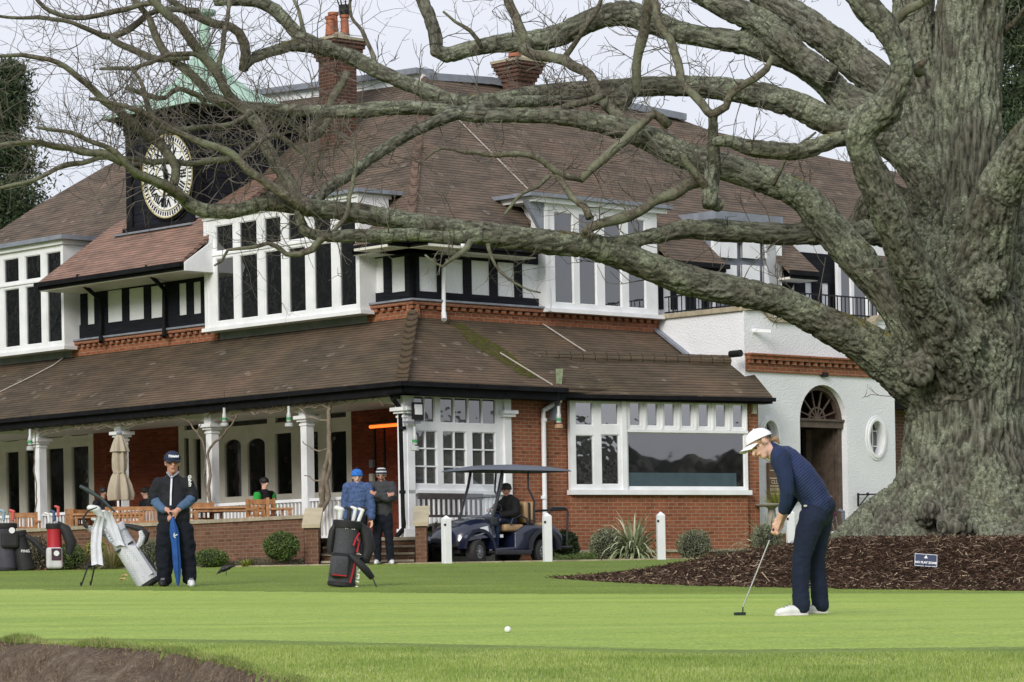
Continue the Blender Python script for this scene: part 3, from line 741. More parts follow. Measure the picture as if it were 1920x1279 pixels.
Ls = lights_px(f, [(424, 500, 763, 797), (515, 546, 760, 795), (563, 596, 757, 791), (614, 648, 755, 787), (345, 372, 770, 803), (384, 408, 768, 801)])
Ls = [(a, b, zt_ + .12, 4.22) for a, b, c, d in Ls]
glazed(f, (U(660), U(335), zt_ + .003, 4.28), Ls, n0=-.12, n1=-.01, glass=M_glV, mat=M_cream, pn=-.07)
Ls = lights_px(f, [(89, 119, 843, 951), (134, 166, 840, 949), (47, 74, 845, 953), (11, 35, 847, 954), (-30, -5, 850, 957)])
gz1 = max(l[3] for l in Ls)
glazed(f, (U(176), U(-40), FZ + .55, gz1 + .12), [(a, b, FZ + .7, gz1) for a, b, c, d in Ls], n0=-.12, n1=-.01, glass=M_glV, mat=M_cream, pn=-.07)
glazed(f, (U(176), U(-40), gz1 + .123, 4.28), [(a, b, gz1 + .24, 4.2) for a, b, c, d in Ls], n0=-.12, n1=-.01, glass=M_glV, mat=M_cream, pn=-.07)
m = MB(); m.fb(f, U(176), U(-40), FZ, FZ + .55, -.12, 0); part('window_apron', m, M_cream)
m = MB(); m.fb(f, 6.6, 7.0, 3.62, 3.70, .0, .06); part('door_closer', m, M_lead)
# rooms behind the verandah glass
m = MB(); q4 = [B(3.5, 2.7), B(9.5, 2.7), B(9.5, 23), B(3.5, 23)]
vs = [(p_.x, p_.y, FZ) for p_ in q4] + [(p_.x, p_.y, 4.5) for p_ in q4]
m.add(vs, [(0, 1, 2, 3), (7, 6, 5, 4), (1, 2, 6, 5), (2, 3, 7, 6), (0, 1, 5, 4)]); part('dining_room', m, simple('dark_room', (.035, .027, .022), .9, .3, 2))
m = MB(); m.add([B(-2.37, -.2, FZ), B(-2.37, 24, FZ), B(3.4, 24, FZ), B(3.4, -.2, FZ)], [(0, 1, 2, 3)][::-1]); m.f = [f_[::-1] for f_ in m.f]
m.fb(FL(.3), .3, 23, .7, FZ - .01, -.1, .1); part('terrace_floor', m, M_concrete)
m = MB(); m.add([B(.1, .1, 4.13), B(.1, 24, 4.13), B(3.4, 24, 4.13), B(3.4, .1, 4.13)], [(0, 1, 2, 3)]); part('verandah_ceiling', m, M_cream)
# ---- glazed porch on the front of the corner
f = FRt(.45)
pz0, pz1 = 2.24, 4.16
us = lambda x, y=850: f.px(x, y)[0]
L = []; bars = []
for a, b in ((778, 820), (831, 875), (886, 930)):
    ua, ub = us(a), us(b); L.append((ua, ub, 2.36, 3.42)); um = (ua + ub) / 2; bars.append((um - .014, um + .014, 2.36, 3.42))
    for k in (1, 2): z_ = 2.36 + k * 1.06 / 3; bars.append((ua, ub, z_ - .014, z_ + .014))
ua, ub = us(778), us(817); L.append((ua, ub, 3.58, 4.1)); bars.append(((ua + ub) / 2 - .014, (ua + ub) / 2 + .014, 3.58, 4.1))
ua, ub = us(827), us(932); L.append((ua, ub, 3.58, 4.1))
for k in range(1, 4): x_ = ua + (ub - ua) * k / 4; bars.append((x_ - .016, x_ + .016, 3.58, 4.1))
glazed(f, (.6, 3.05, pz0, 4.2), L, bars, n0=-.08, glass=glass_mat('porch_glass', (.07, .075, .072), .2, .003, 2))
m = MB()
for u in (.53, 3.12):
    m = MB(); m.fb(f, u - .09, u + .09, FZ, 4.2, -.12, .06); m.fb(f, u - .15, u + .15, 3.74, 3.80, -.1, .13); m.fb(f, u - .19, u + .19, 3.80, 3.87, -.1, .17); m.fb(f, u - .12, u + .12, FZ - .25, FZ, -.14, .1); part('column', m, M_white)
m = MB(); m.fb(f, .45, 3.2, 2.17, 2.24, -.1, .06); m.fb(f, .6, 3.05, FZ + .05, 2.17, -.1, -.04)
u = .7
while u < 3.0: m.fb(f, u, u + .05, FZ + .1, 2.17, -.04, -.01); u += .115
part('porch_panelling', m, M_white)
m = MB(); m.fb(f, .3, 3.3, .7, FZ, -.2, .1); part('porch_plinth', m, M_concrete)
m = MB(); m.fb(f, 3.2, 9.4, .7, 4.3, -.3, 0); part('brick_wall', m, M_brick)
# ---- bay window with its own tiled roof
bs = B(Tpx(1068, 750, .3)[0], .3); bd = V((.868, .496, 0)); fb_ = Fr(bs, bd, V((.496, -.868, 0)))
uE = fb_.px(1402, 850)[0]; zs = fb_.px(1235, 923)[1]; zh = fb_.px(1235, 750)[1]
um_ = fb_.px(1170, 850)[0]
m = MB(); m.fb(fb_, 0, uE, 1.02, zs - .05, -.3, -.02); m.fb(fb_, uE, uE + .36, 1.02, zh + .1, -1.4, -.12); m.fb(fb_, 0.0, uE + .5, .7, 1.02, -.3, .06); m.fb(fb_, 0, uE, zh - .02, zh + .2, -.3, -.02)
part('bay_brickwork', m, M_brick)
m = MB(); m.fb(fb_, -.05, uE + .42, .99, 1.05, -.2, .1); part('bay_plinth_course', m, M_stone)
L = lights_px(fb_, [(1079, 1112, 754, 798), (1127, 1160, 756, 797), (1080, 1114, 816, 910), (1128, 1162, 815, 909)])
glazed(fb_, (0, um_, zs, zh), L, n0=-.1, glass=M_glB)
L = lights_px(fb_, [(1181 + 32.2 * i, 1202 + 32.0 * i, 755 + .6 * i, 799 + .6 * i) for i in range(7)])
w_ = glazed(fb_, (um_ + .002, uE, zs, zh), L + lights_px(fb_, [(1178, 1396, 812, 914)]), n0=-.1, glass=M_glB)
m = MB(); q_ = lights_px(fb_, [(1178, 1396, 812, 914)])[0]; m.fb(fb_, q_[0], q_[1], q_[2], q_[3], -.04, -.03); part('large_pane', m, M_glBB, w_)
m = MB(); m.fb(fb_, q_[0], q_[1] - .2, q_[2] + .02, q_[2] + .3, -.028, -.024); part('lower_blind', m, simple('blue_grey_blind', (.045, .075, .09), .7), w_)
m = MB(); m.fb(fb_, um_ - .06, um_ + .05, zs, zh, 0, .05); m.fb(fb_, -.04, uE + .04, zs - .06, zs + .04, -.1, .09)
for k in range(8):
    x_ = L[0][0] - .06 + k * (L[6][1] - L[0][0] + .12) / 7; m.fb(fb_, x_ - .02, x_ + .02, L[0][2] - .06, L[0][3] + .06, 0, .02)
m.fb(fb_, um_, uE, L[0][2] - .13, L[0][2] - .07, 0, .03); part('bay_window_frame', m, M_white)
GO = .24; ge0, ge1 = -.42, fb_.px(1449, 750, GO)[0]; gzz = fb_.px(1250, 741, GO)[1]
RN = -.95; rA = fb_.px(975, 666, RN); rB = fb_.px(1395, 681, RN); rz = (rA[1] + rB[1]) / 2
m = MB(); m.prism([fb_.p(ge0, gzz, GO), fb_.p(ge1, gzz, GO), fb_.p(rB[0], rz, RN), fb_.p(rA[0], rz, RN)], dn)
m.prism([fb_.p(ge1, gzz, GO), fb_.p(ge1 - .1, gzz, -2.2), fb_.p(rB[0], rz, RN)], dn); m.prism([fb_.p(rA[0], rz, RN), fb_.p(rB[0], rz, RN), fb_.p(rB[0], rz - .5, RN - 1.2), fb_.p(rA[0], rz - .5, RN - 1.2)], dn); part('bay_roof', m, M_tileL)
m = MB(); N = 19
for i in range(N):
    a_ = fb_.p(rA[0] + (rB[0] - rA[0]) * i / N, rz + .0, RN); b_ = fb_.p(rA[0] + (rB[0] - rA[0]) * (i + .93) / N, rz, RN); m.tube([a_, b_], [.14, .135], 10)
a_ = fb_.p(rB[0], rz + .02, RN); b_ = fb_.p(ge1 - .1, gzz + .02, .35)
part('bay_ridge', m, M_hip, smooth='auto')
m = MB(); m.fb(fb_, ge0, ge1, gzz - .12, gzz - .01, GO - .05, GO - .01); m.fb(fb_, ge0, ge1 + .03, gzz - .10, gzz - .02, GO - .01, GO + .08); m.fb(fb_, ge0, ge1, gzz - .14, gzz - .12, -.1, GO - .01); part('bay_gutter', m, M_black)
m = MB(); m.prism([fb_.p(ge0, gzz - .05, .34), fb_.p(rA[0], rz - .05, RN), fb_.p(ge0 - .2, gzz - .05, -1.3)], V((0, 0, -.5))); part('valley_lead', m, M_lead)
fx_ = lambda x, y: fb_.p(fb_.px(x, y, .3)[0], fb_.px(x, y, .3)[1], .3)
m = MB(); m.prism([fx_(1042, 692), fx_(1056, 692), fx_(1053, 722), fx_(1043, 722)], V((0, .02, 0))); part('green_flashing', m, simple('mossy_flashing', (.24, .28, .17), .8, .35, 9))
# ---- white rendered portal
PS = 9.36; PT = -.3; PE = 14.21
f = FRt(PT); fs_ = FL(PS)
ac = (11.07 + 12.6) / 2; ar = .765; sz = 3.84; dz = 1.05
arch = [(ac - ar, dz), (ac + ar, dz)] + [(ac + ar * math.cos(x), sz + ar * 1.03 * math.sin(x)) for x in np.linspace(0, math.pi, 19)]
def oval(u, z, a, b, n=28): return [(u + a * math.cos(2 * math.pi * i / n), z + b * math.sin(2 * math.pi * i / n)) for i in range(n)]
ov = [(13.56, 3.5), (10.1, 3.42)]
par = [(PS, 6.13), (9.75, 6.17), (9.98, 6.12), (10.12, 5.98), (10.28, 5.93), (13.3, 5.95), (13.5, 6.0), (13.65, 6.12), (13.9, 6.17), (PE, 6.17)]
m = MB(); m.wall(f, [(PS, 1.35), (11.068 - .003, 1.35), (11.068 - .003, dz), (ac + ar + .003, dz), (ac + ar + .003, 1.35), (PE, 1.35), (PE, 5.05)][0:0] + [(PS, dz), (PE, dz)] + par[::-1], [arch[0:0] + [(ac - ar, dz + .003), (ac + ar, dz + .003)] + arch[2:]] + [oval(u, z, .27, .41) for u, z in ov], -.3, 0)
part('portal_wall', m, M_rough)
m = MB(); m.fb(fs_, PT + .3, 2.3, 4.3, 6.13, -.3, 0); m.fb(FRt(-.0), PE - .28, PE, .8, 6.1, -3, -.001); part('portal_side_wall', m, M_rough)
m = MB(); pp = par
for (a, za), (b, zb2) in zip(pp[:-1], pp[1:]): m.hexa([f.p(a, za, -.36), f.p(b, zb2, -.36), f.p(b, zb2, .07), f.p(a, za, .07), f.p(a, za + .1, -.36), f.p(b, zb2 + .1, -.36), f.p(b, zb2 + .1, .07), f.p(a, za + .1, .07)])
m.fb(fs_, PT, 2.25, 6.13, 6.23, -.36, .07); part('parapet_coping', m, M_stone)
m = MB(); belt(f, PS + .02, PE, 4.92, 0); part('dentil_belt', m, [M_brick, M_brick])
m = MB(); m.fb(f, ac + ar + .05, PE, dz - .2, 1.38, -.1, .02); m.fb(f, PS, ac - ar - .05, dz - .2, 1.38, -.1, .02); part('portal_plinth', m, M_brick)
for u, z in ov:
    m = MB(); n = 36
    for (ra, rb, d0) in ((.30, .44, .05), (.35, .49, .025)):
        vs = []; fs2 = []
        for i in range(n):
            a = 2 * math.pi * i / n; cu_, su_ = math.cos(a), math.sin(a)
            for (e, d_) in ((-.055, -.02), (-.055, d0), (0, d0), (0, -.02)): vs.append(f.p(u + (ra + e) * cu_, z + (rb + e) * su_, d_))
        for i in range(n):
            j = (i + 1) % n
            for k in range(4): k2 = (k + 1) % 4; fs2.append((i * 4 + k, i * 4 + k2, j * 4 + k2, j * 4 + k))
        m.add(vs, fs2)
    for du in (-.08, .08): m.fb(f, u + du - .012, u + du + .012, z - .38, z + .38, -.2, -.17)
    for dz_ in (-.17, .17): m.fb(f, u - .26, u + .26, z + dz_ - .012, z + dz_ + .012, -.2, -.172)
    w_ = part('oval_window', m, M_white, smooth=False)
    m = MB(); m.fb(f, u - .3, u + .3, z - .45, z + .45, -.23, -.21); part('pane', m, M_glG, w_)
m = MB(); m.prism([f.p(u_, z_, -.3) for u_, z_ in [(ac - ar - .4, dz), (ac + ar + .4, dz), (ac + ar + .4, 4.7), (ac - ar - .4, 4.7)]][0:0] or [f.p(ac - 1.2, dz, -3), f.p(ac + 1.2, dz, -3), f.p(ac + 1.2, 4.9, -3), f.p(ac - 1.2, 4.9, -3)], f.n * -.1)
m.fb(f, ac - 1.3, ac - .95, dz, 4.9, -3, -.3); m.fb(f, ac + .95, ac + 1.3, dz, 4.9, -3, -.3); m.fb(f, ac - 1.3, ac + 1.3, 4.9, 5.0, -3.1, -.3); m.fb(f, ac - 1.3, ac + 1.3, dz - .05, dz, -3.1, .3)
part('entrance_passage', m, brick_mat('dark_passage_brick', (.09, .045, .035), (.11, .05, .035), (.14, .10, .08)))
m = MB(); d0, d1 = -.28, -.16
m.fb(f, ac - ar, ac + ar, sz - .14, sz + .0, d0, -.1); m.fb(f, ac - ar, ac + ar, sz + .0, sz + .05, d0, -.06)
m.fb(f, ac + ar - .13, ac + ar, dz, sz - .14, d0, d1); m.fb(f, ac - ar, ac - ar + .05, dz, sz - .14, d0, d1)
for i in range(18):
    a = math.pi * i / 18; b = math.pi * (i + 1) / 18
    m.bar(f.p(ac + (ar - .05) * math.cos(a), sz + (ar - .03) * math.sin(a), -.2), f.p(ac + (ar - .05) * math.cos(b), sz + (ar - .03) * math.sin(b), -.2), .1, .12, up=f.n)
    m.bar(f.p(ac + .25 * math.cos(a), sz + .05 + .25 * math.sin(a), -.2), f.p(ac + .25 * math.cos(b), sz + .05 + .25 * math.sin(b), -.2), .04, .04, up=f.n)
for a in np.linspace(.35, math.pi - .35, 6): m.bar(f.p(ac, sz + .05, -.2), f.p(ac + .72 * math.cos(a), sz + .72 * math.sin(a), -.2), .03, .03, up=f.n)
m.lathe(f.p(ac, sz + .05, -.22), [(.1, 0), (.1, .06)], 12, axis=f.n)
part('fanlight', m, M_stain)
m = MB(); m.fb(f, ac + ar - .34, ac + ar - .13, dz, sz - .14, -1.0, -.9); m.fb(f, ac + ar - .17, ac + ar - .13, dz, sz - .14, -1.0, -.25); door = part('open_door', m, M_stain)
m = MB(); m.ball(f.p(ac + ar - .17, 2.2, -.35), .035, 8); part('handle', m, simple('brass', (.6, .5, .3), .3, metal=1), door)
# wing to the right of the portal
m = MB(); m.fb(FRt(.6), PE, 22, .7, 4.7, -.3, 0); part('wing_wall', m, brick_mat('brown_wing_brick', (.16, .08, .05), (.19, .10, .07), (.28, .23, .18)))
m = MB(); m.prism([B(PE, .15, 4.42), B(22, .15, 4.42), B(22, 2.4, 5.9), B(PE, 2.4, 5.9)], dn); part('wing_roof', m, M_tileL)
m = MB(); m.fb(FRt(.15), PE, 22, 4.2, 4.38, -.1, .1); part('wing_gutter', m, M_black)
# balcony railing above the portal
m = MB(); f = FRt(-.1)
for z_ in (6.22, 6.62): m.fb(f, PS + .1, PE + 4, z_ - .015, z_ + .015, -.015, .015)
u = PS + .1
while u < PE + 4: m.fb(f, u - .009, u + .009, 6.05, 6.62, -.009, .009); u += .13
fq = FL(PS + .15)
for z_ in (6.28, 6.62): m.fb(fq, -.1, 2.2, z_ - .015, z_ + .015, -.015, .015)
u = 0
while u < 2.2: m.fb(fq, u - .009, u + .009, 6.2, 6.62, -.009, .009); u += .13
part('balcony_railing', m, M_iron)
m = MB(); m.add([B(PS, PT, 5.9), B(24, PT + .3, 5.9), B(24, 2.4, 5.9), B(PS, 2.4, 5.9)], [(0, 1, 2, 3)]); part('balcony_floor', m, M_lead)
# downpipes
m = MB()
def pipe(m_, pts, r=.045): m_.tube(pts, r, 10)
p1 = lambda x, y, s=2.2: B(*Tpx(x, y, s)[:1], s, Tpx(x, y, s)[1])
pipe(m, [p1(868, 455, 1.3), p1(868, 468, 1.3), p1(832, 500, 2.18), p1(832, 588, 2.12)]); pipe(m, [p1(832, 587, 2.1), p1(833, 600, 2.0)], .055)
part('white_downpipe', m, M_white, smooth='auto'); m = MB()
pd = lambda x, y, t=.38: B(Tpx(x, y, t)[0], t, Tpx(x, y, t)[1])
pipe(m, [pd(1052, 742, .25), pd(1050, 752, .25), pd(1019, 770), pd(1019, 785), pd(1022, 985)], .05)
for y_ in (785, 880, 930): pipe(m, [pd(1020, y_), pd(1020, y_ + 6)], .066)
part('white_downpipe', m, M_white, smooth='auto')
m = MB(); fq = FL(.45); pv = lambda x, y, n=.25: fq.p(fq.px(x, y, n)[0], fq.px(x, y, n)[1], n)
pipe(m, [pv(732, 735, .3), pv(738, 750, .3), pv(751, 768, .1), pv(757, 985, .1)], .05); pipe(m, [pv(757, 985, .1), pv(757, 992, .1), pv(745, 1005, .3), pv(744, 1025, .3)], .05)
for y_ in (800, 920): pipe(m, [pv(755, y_, .1), pv(755, y_ + 6, .1)], .068)
fu = FL(2.3)
for (xa, ya, xb, yb, yc) in ((147, 527, 189, 563, 642), (276, 510, 308, 543, 632)):
    g = lambda x, y, n: fu.p(fu.px(x, y, n)[0], fu.px(x, y, n)[1], n)
    part('black_downpipe', m, M_black, smooth='auto'); m = MB()
    pipe(m, [g(xa, ya - 12, 1.15), g(xa, ya, 1.15), g(xb, yb, .1), g(xb, yb + 60, .1), g(xb, yc - 8, .25), g(xb, yc, .3)], .05)
part('black_downpipe', m, M_black, smooth='auto')
# weathered cables across the roofs
m = MB(); zc = .05
lr = lambda x, y: hit(x, y, B(0, 0, EZ + .04), V((-BD.x * .655, -BD.y * .655, 1))); rr_ = lambda x, y: hit(x, y, B(0, 0, EZ + .04), V((-AD.x * .655, -AD.y * .655, 1)))
m.tube([lr(122, 655), lr(118, 672), lr(100, 685), lr(60, 706), lr(0, 735)], .014, 5)
part('roof_cable', m, simple('pale_cable', (.42, .38, .34), .8)); m = MB()
m.tube([rr_(1018, 598), rr_(1018, 608), rr_(1040, 622), rr_(1075, 645), rr_(1105, 664)], .014, 5)
hr = lambda x, y: hit(x, y, pR + V((0, 0, .05)), nR)
part('roof_cable', m, simple('pale_cable', (.42, .38, .34), .8)); m = MB()
m.tube([hr(860, 225), hr(925, 290), hr(1010, 375)], .014, 5)
part('roof_cable', m, simple('pale_cable', (.42, .38, .34), .8)); m = MB()
m.tube([hit(938, 662, B(0, 0, EZ + .1), V((-AD.x * .655, -AD.y * .655, 1))), hit(1036, 722, B(0, 0, EZ + .1), V((-AD.x * .655, -AD.y * .655, 1)))], .014, 5)
part('roof_cable', m, simple('pale_cable', (.42, .38, .34), .8))
q = NT('moss_streak'); _v = q.coord('Object'); q.base((.10, .105, .025), .95, spec=.1); tr_ = q.n('ShaderNodeBsdfTransparent'); mm_ = q.n('ShaderNodeMixShader'); q.l(q.ramp(q.noise(_v, 7, 5, .75), [(.42, 1.0), (.62, .25)]), mm_.inputs[0]); q.l(q.b.outputs[0], mm_.inputs[1]); q.l(tr_.outputs[0], mm_.inputs[2]); q.l(mm_.outputs[0], q.o.inputs[0])
m = MB(); m.prism([rr_(x, y) - V((0, 0, .03)) for x, y in ((848, 604), (868, 606), (950, 655), (1010, 705), (985, 706), (925, 668), (880, 640))], V((0, 0, .004))); part('moss', m, q.m)
# ================================================================== THE OLD OAK
from mathutils import kdtree
TY = 46.0
tree = thing('oak_tree', (P(1800, 1000, TY).x, TY, gz(6.3, 46)), 'huge bare old oak with lichen covered trunk and long limbs, standing in bark mulch', 'tree')
def spline(pts, step=.12):
    """pts: (Vector, r) -> smooth resampled list"""
    out = []; n = len(pts)
    for i in range(n - 1):
        p0 = pts[max(i - 1, 0)]; p1 = pts[i]; p2 = pts[i + 1]; p3 = pts[min(i + 2, n - 1)]
        k = max(1, int((p2[0] - p1[0]).length / step))
        for j in range(k):
            t = j / k; t2 = t * t; t3 = t2 * t
            f = lambda a, b, c, d: .5 * (2 * b + (c - a) * t + (2 * a - 5 * b + 4 * c - d) * t2 + (3 * b - a - 3 * c + d) * t3)
            out.append((f(p0[0], p1[0], p2[0], p3[0]), max(.004, f(p0[1], p1[1], p2[1], p3[1]))))
    out.append(pts[-1]); return out
def limb(pts, y0, y1, step=.12, ymid=None):
    """traced limb: (px, py, half width px), running from depth y0 to depth y1"""
    n = len(pts); L = [0]
    for i in range(1, n): L.append(L[-1] + math.hypot(pts[i][0] - pts[i - 1][0], pts[i][1] - pts[i - 1][1]))
    r = []
    for i, (x, y, w_) in enumerate(pts):
        t = L[i] / L[-1]; Y = y0 + (y1 - y0) * t
        if ymid is not None: Y += 4 * t * (1 - t) * (ymid - (y0 + y1) / 2)
        r.append((P(x, y, Y), w_ * Y / F))
    return spline(r, step)
BIG = []
BIG.append(limb([(1745, 722, 66), (1695, 692, 54), (1640, 658, 43), (1590, 628, 37), (1549, 607, 33), (1482, 573, 29), (1430, 556, 28), (1381, 547, 28), (1325, 535, 29), (1280, 523, 30), (1211, 498, 27), (1160, 480, 26), (1110, 463, 24), (1040, 456, 25), (976, 447, 23), (925, 442, 23), (875, 434, 22), (820, 424, 19), (774, 417, 18), (700, 404, 20), (640, 396, 19), (590, 391, 17), (540, 384, 16), (490, 381, 16), (450, 395, 14), (410, 397, 15), (380, 396, 15), (355, 383, 14), (325, 356, 12), (290, 340, 11), (255, 326, 10), (232, 302, 9.5)], 46, 42.6))
BIG.append(limb([(1740, 660, 52), (1697, 596, 38), (1652, 538, 34), (1610, 487, 35), (1572, 447, 33), (1535, 402, 31), (1500, 367, 29), (1455, 344, 27), (1400, 326, 27), (1340, 309, 27), (1280, 291, 27), (1228, 266, 25), (1178, 247, 23), (1110, 229, 19), (1040, 219, 16), (960, 217, 15), (880, 215, 15), (800, 204, 14), (740, 203, 15), (680, 208, 15), (620, 210, 13), (560, 207, 12), (500, 203, 11), (450, 199, 11), (420, 190, 11), (390, 182, 11)], 45.6, 45.2))
BIG.append(limb([(1800, 480, 72), (1775, 405, 52), (1735, 335, 39), (1692, 283, 34), (1648, 258, 31), (1600, 246, 29), (1550, 226, 28), (1500, 200, 26), (1430, 180, 25), (1360, 168, 23), (1300, 163, 21), (1240, 163, 20), (1180, 165, 19), (1110, 168, 18), (1040, 172, 17), (970, 182, 17), (910, 191, 16), (850, 189, 15), (800, 172, 15), (750, 152, 15), (700, 130, 15), (650, 103, 16), (610, 90, 16), (565, 71, 14), (540, 45, 13), (515, 18, 13), (482, 5, 12), (442, 2, 11), (400, 4, 10)], 46.3, 46.8))
BIG.append(limb([(1800, 420, 70), (1745, 320, 50), (1690, 262, 42), (1635, 222, 38), (1585, 188, 32), (1548, 152, 27), (1510, 125, 25), (1465, 104, 24), (1414, 86, 23), (1347, 74, 21), (1280, 62, 21), (1228, 44, 24), (1178, 27, 25), (1127, 32, 22), (1077, 54, 23), (1027, 73, 22), (976, 79, 20), (926, 84, 17), (875, 94, 16), (838, 104, 15), (818, 97, 14), (817, 75, 14), (810, 44, 13), (796, 10, 13), (780, -25, 12)], 46.8, 48.6))
BIG.append(limb([(1790, 300, 60), (1700, 200, 42), (1645, 152, 36), (1590, 104, 33), (1535, 62, 30), (1485, 27, 29), (1420, -20, 28), (1380, -60, 26)], 47.3, 49))
BIG.append(limb([(1560, 150, 26), (1505, 112, 25), (1468, 76, 27), (1431, 44, 26), (1364, 12, 25), (1310, -15, 22), (1260, -50, 20)], 47, 47.8))
BIG.append(limb([(1800, 690, 70), (1752, 592, 50), (1708, 500, 40), (1672, 412, 36), (1645, 350, 33), (1620, 295, 28), (1612, 255, 30), (1632, 222, 33), (1660, 205, 32), (1672, 180, 27), (1686, 150, 25), (1692, 120, 23), (1678, 85, 22), (1660, 50, 26), (1630, 20, 26), (1600, -20, 24), (1580, -60, 22)], 45.6, 43.4, ymid=43.6))
BIG.append(limb([(1625, 285, 24), (1590, 258, 17), (1545, 270, 17), (1500, 284, 17), (1450, 283, 18), (1400, 276, 16), (1365, 264, 12), (1335, 268, 10)], 43.9, 43.6))
BIG.append(limb([(1790, 520, 66), (1725, 455, 42), (1660, 437, 29), (1600, 438, 24), (1549, 438, 23), (1480, 440, 22), (1410, 436, 21), (1340, 433, 20), (1280, 430, 19), (1240, 440, 16), (1195, 448, 14), (1140, 456, 12), (1090, 456, 10)], 46.5, 44.4))
BIG.append(limb([(1795, 470, 76), (1765, 380, 58), (1745, 300, 52), (1728, 200, 46), (1715, 100, 42), (1712, 0, 40), (1715, -80, 36)], 46.4, 47.4))
BIG.append(limb([(1800, 620, 95), (1808, 500, 84), (1812, 400, 74), (1812, 300, 68), (1812, 200, 66), (1815, 100, 65), (1820, 0, 64), (1822, -90, 60)], 46, 46.6))
BIG.append(limb([(1830, 520, 74), (1852, 425, 56), (1880, 345, 43), (1918, 280, 39), (1960, 225, 37), (2010, 160, 34)], 45.8, 44))
BIG.append(limb([(1850, 600, 70), (1905, 480, 44), (1935, 400, 38), (1975, 320, 32)], 46.2, 46.5))
BIG.append(limb([(1600, 438, 20), (1640, 360, 18), (1690, 372, 20), (1740, 420, 30)], 47.6, 46.8))
BIG.append(limb([(1336, 300, 17), (1333, 340, 17), (1330, 372, 16), (1328, 390, 13)], 44.9, 44.6))
BIG.append(limb([(1340, 330, 15), (1338, 290, 14), (1337, 252, 11.5), (1337, 213, 10)], 44.9, 44.5))
BIG.append(limb([(1110, 183, 10), (1030, 190, 11.5), (970, 192, 12), (909, 200, 12), (842, 219, 13), (774, 248, 12), (707, 289, 12), (660, 325, 12), (620, 350, 12), (590, 378, 12)], 46.6, 43.6))
BIG.append(limb([(905, 442, 16), (840, 446, 12), (774, 440, 13), (724, 443, 14), (674, 442, 14), (630, 443, 13), (592, 442, 12), (570, 432, 12), (563, 412, 11), (558, 394, 9)], 43.5, 43.1))
BIG.append(limb([(610, 92, 16), (580, 87, 14), (551, 86, 13), (504, 98, 11), (470, 113, 11.5), (453, 134, 9)], 46.8, 46.4))
# ---- fluted trunk with spreading root flare
tm = MB()
rows = [(1060, 1820, 285), (1035, 1817, 258), (1012, 1815, 226), (990, 1814, 192), (965, 1812, 168), (940, 1812, 153), (900, 1811, 135), (860, 1810, 123), (820, 1810, 115), (780, 1810, 113), (740, 1810, 114), (700, 1810, 118), (650, 1808, 122), (600, 1804, 118), (550, 1800, 110), (500, 1800, 96), (450, 1800, 84)]
NS = 96; vs = []
for y_, cx_, hw in rows:
    c = P(cx_, y_, TY + .1); r = hw * TY / F; fl = max(0, (hw - 112) / 150)
    for k in range(NS):
        a = 2 * math.pi * k / NS
        lob = 1 + (.035 + .16 * fl) * (math.sin(5 * a + .7 + y_ * .0006) * .6 + math.sin(9 * a + 2.1) * .3 + math.sin(3 * a + 4.2) * .35)
        vs.append(c + V((math.cos(a), math.sin(a), 0)) * (r * lob))
fs = [(i * NS + k, (i + 1) * NS + k, (i + 1) * NS + (k + 1) % NS, i * NS + (k + 1) % NS) for i in range(len(rows) - 1) for k in range(NS)]
fs.append(tuple(range(NS))); fs.append(tuple((len(rows) - 1) * NS + k for k in range(NS))[::-1])
tm.add(vs, fs)
for L in BIG: tm.tube([p for p, r in L], [r for p, r in L], 14)
c = P(1812, 1000, TY)
for ang, L_, r0 in ((186, 2.05, .42), (205, 1.75, .36), (228, 1.5, .38), (250, 1.35, .44), (272, 1.5, .4), (295, 1.6, .42), (318, 1.8, .4), (345, 2.0, .4), (160, 1.8, .4), (130, 1.6, .4)):
    a = math.radians(ang); d_ = V((math.cos(a), math.sin(a), 0)); pts = []
    for k, (q_, h_, rr) in enumerate(((.42, .75, .34), (.59, .28, .82), (.75, .04, .74), (.93, -.14, .55), (1.12, -.3, .4))):
        p_ = V((c.x, c.y, 0)) + d_ * (L_ * q_); pts.append((V((p_.x, p_.y, gz(p_.x, p_.y) + h_)), r0 * rr))
    s_ = spline(pts, .1); tm.tube([p for p, r in s_], [r for p, r in s_], 12)
# burrs and old pruning scars
for x, y, r_, Y in ((1858, 532, 34, 44.95), (1818, 640, 33, 44.9), (1718, 695, 34, 44.95), (1740, 960, 30, 44.6), (1660, 205, 34, 43.7), (1345, 385, 14, 44.6), (975, 78, 23, 48), (1165, 185, 24, 46.3), (1790, 985, 34, 44.2), (1695, 120, 20, 43.8)):
    tm.ball(P(x, y, Y + .16), r_ * Y / F, 12, (1, .75, 1))
trunk_mats = None
q = NT('oak_bark'); at = q.n('ShaderNodeAttribute'); at.attribute_name = 'bark'; bv = at.outputs['Vector']; _v = q.coord('Object')
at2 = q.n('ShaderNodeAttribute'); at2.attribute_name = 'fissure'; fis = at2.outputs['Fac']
geo = q.n('ShaderNodeNewGeometry'); sep = q.n('ShaderNodeSeparateXYZ'); q.l(geo.outputs['Normal'], sep.inputs[0])
f1 = q.noise(bv, 17, 5, .65, .6); f2 = q.vor(bv, 15, 'Distance'); nb = q.noise(_v, 1.1, 5, .6); nf = q.noise(_v, 12, 5, .7)
c = q.ramp(f1, [(.33, (.036, .033, .026)), (.5, (.122, .118, .094)), (.68, (.215, .212, .172))])
c = q.mix(q.ramp(nb, [(.4, 0.0), (.75, .45)]), c, (.085, .082, .040))
lp = q.math('ADD', q.math('ADD', q.noise(_v, 1.35, 4, .6), q.math('MULTIPLY', nf, .42)), q.math('MULTIPLY', sep.outputs[2], .045))
lm = q.ramp(lp, [(.67, 0.0), (.77, .85)])
lic = q.ramp(q.noise(_v, 22, 3, .7), [(.35, (.155, .18, .115)), (.62, (.35, .39, .28))])
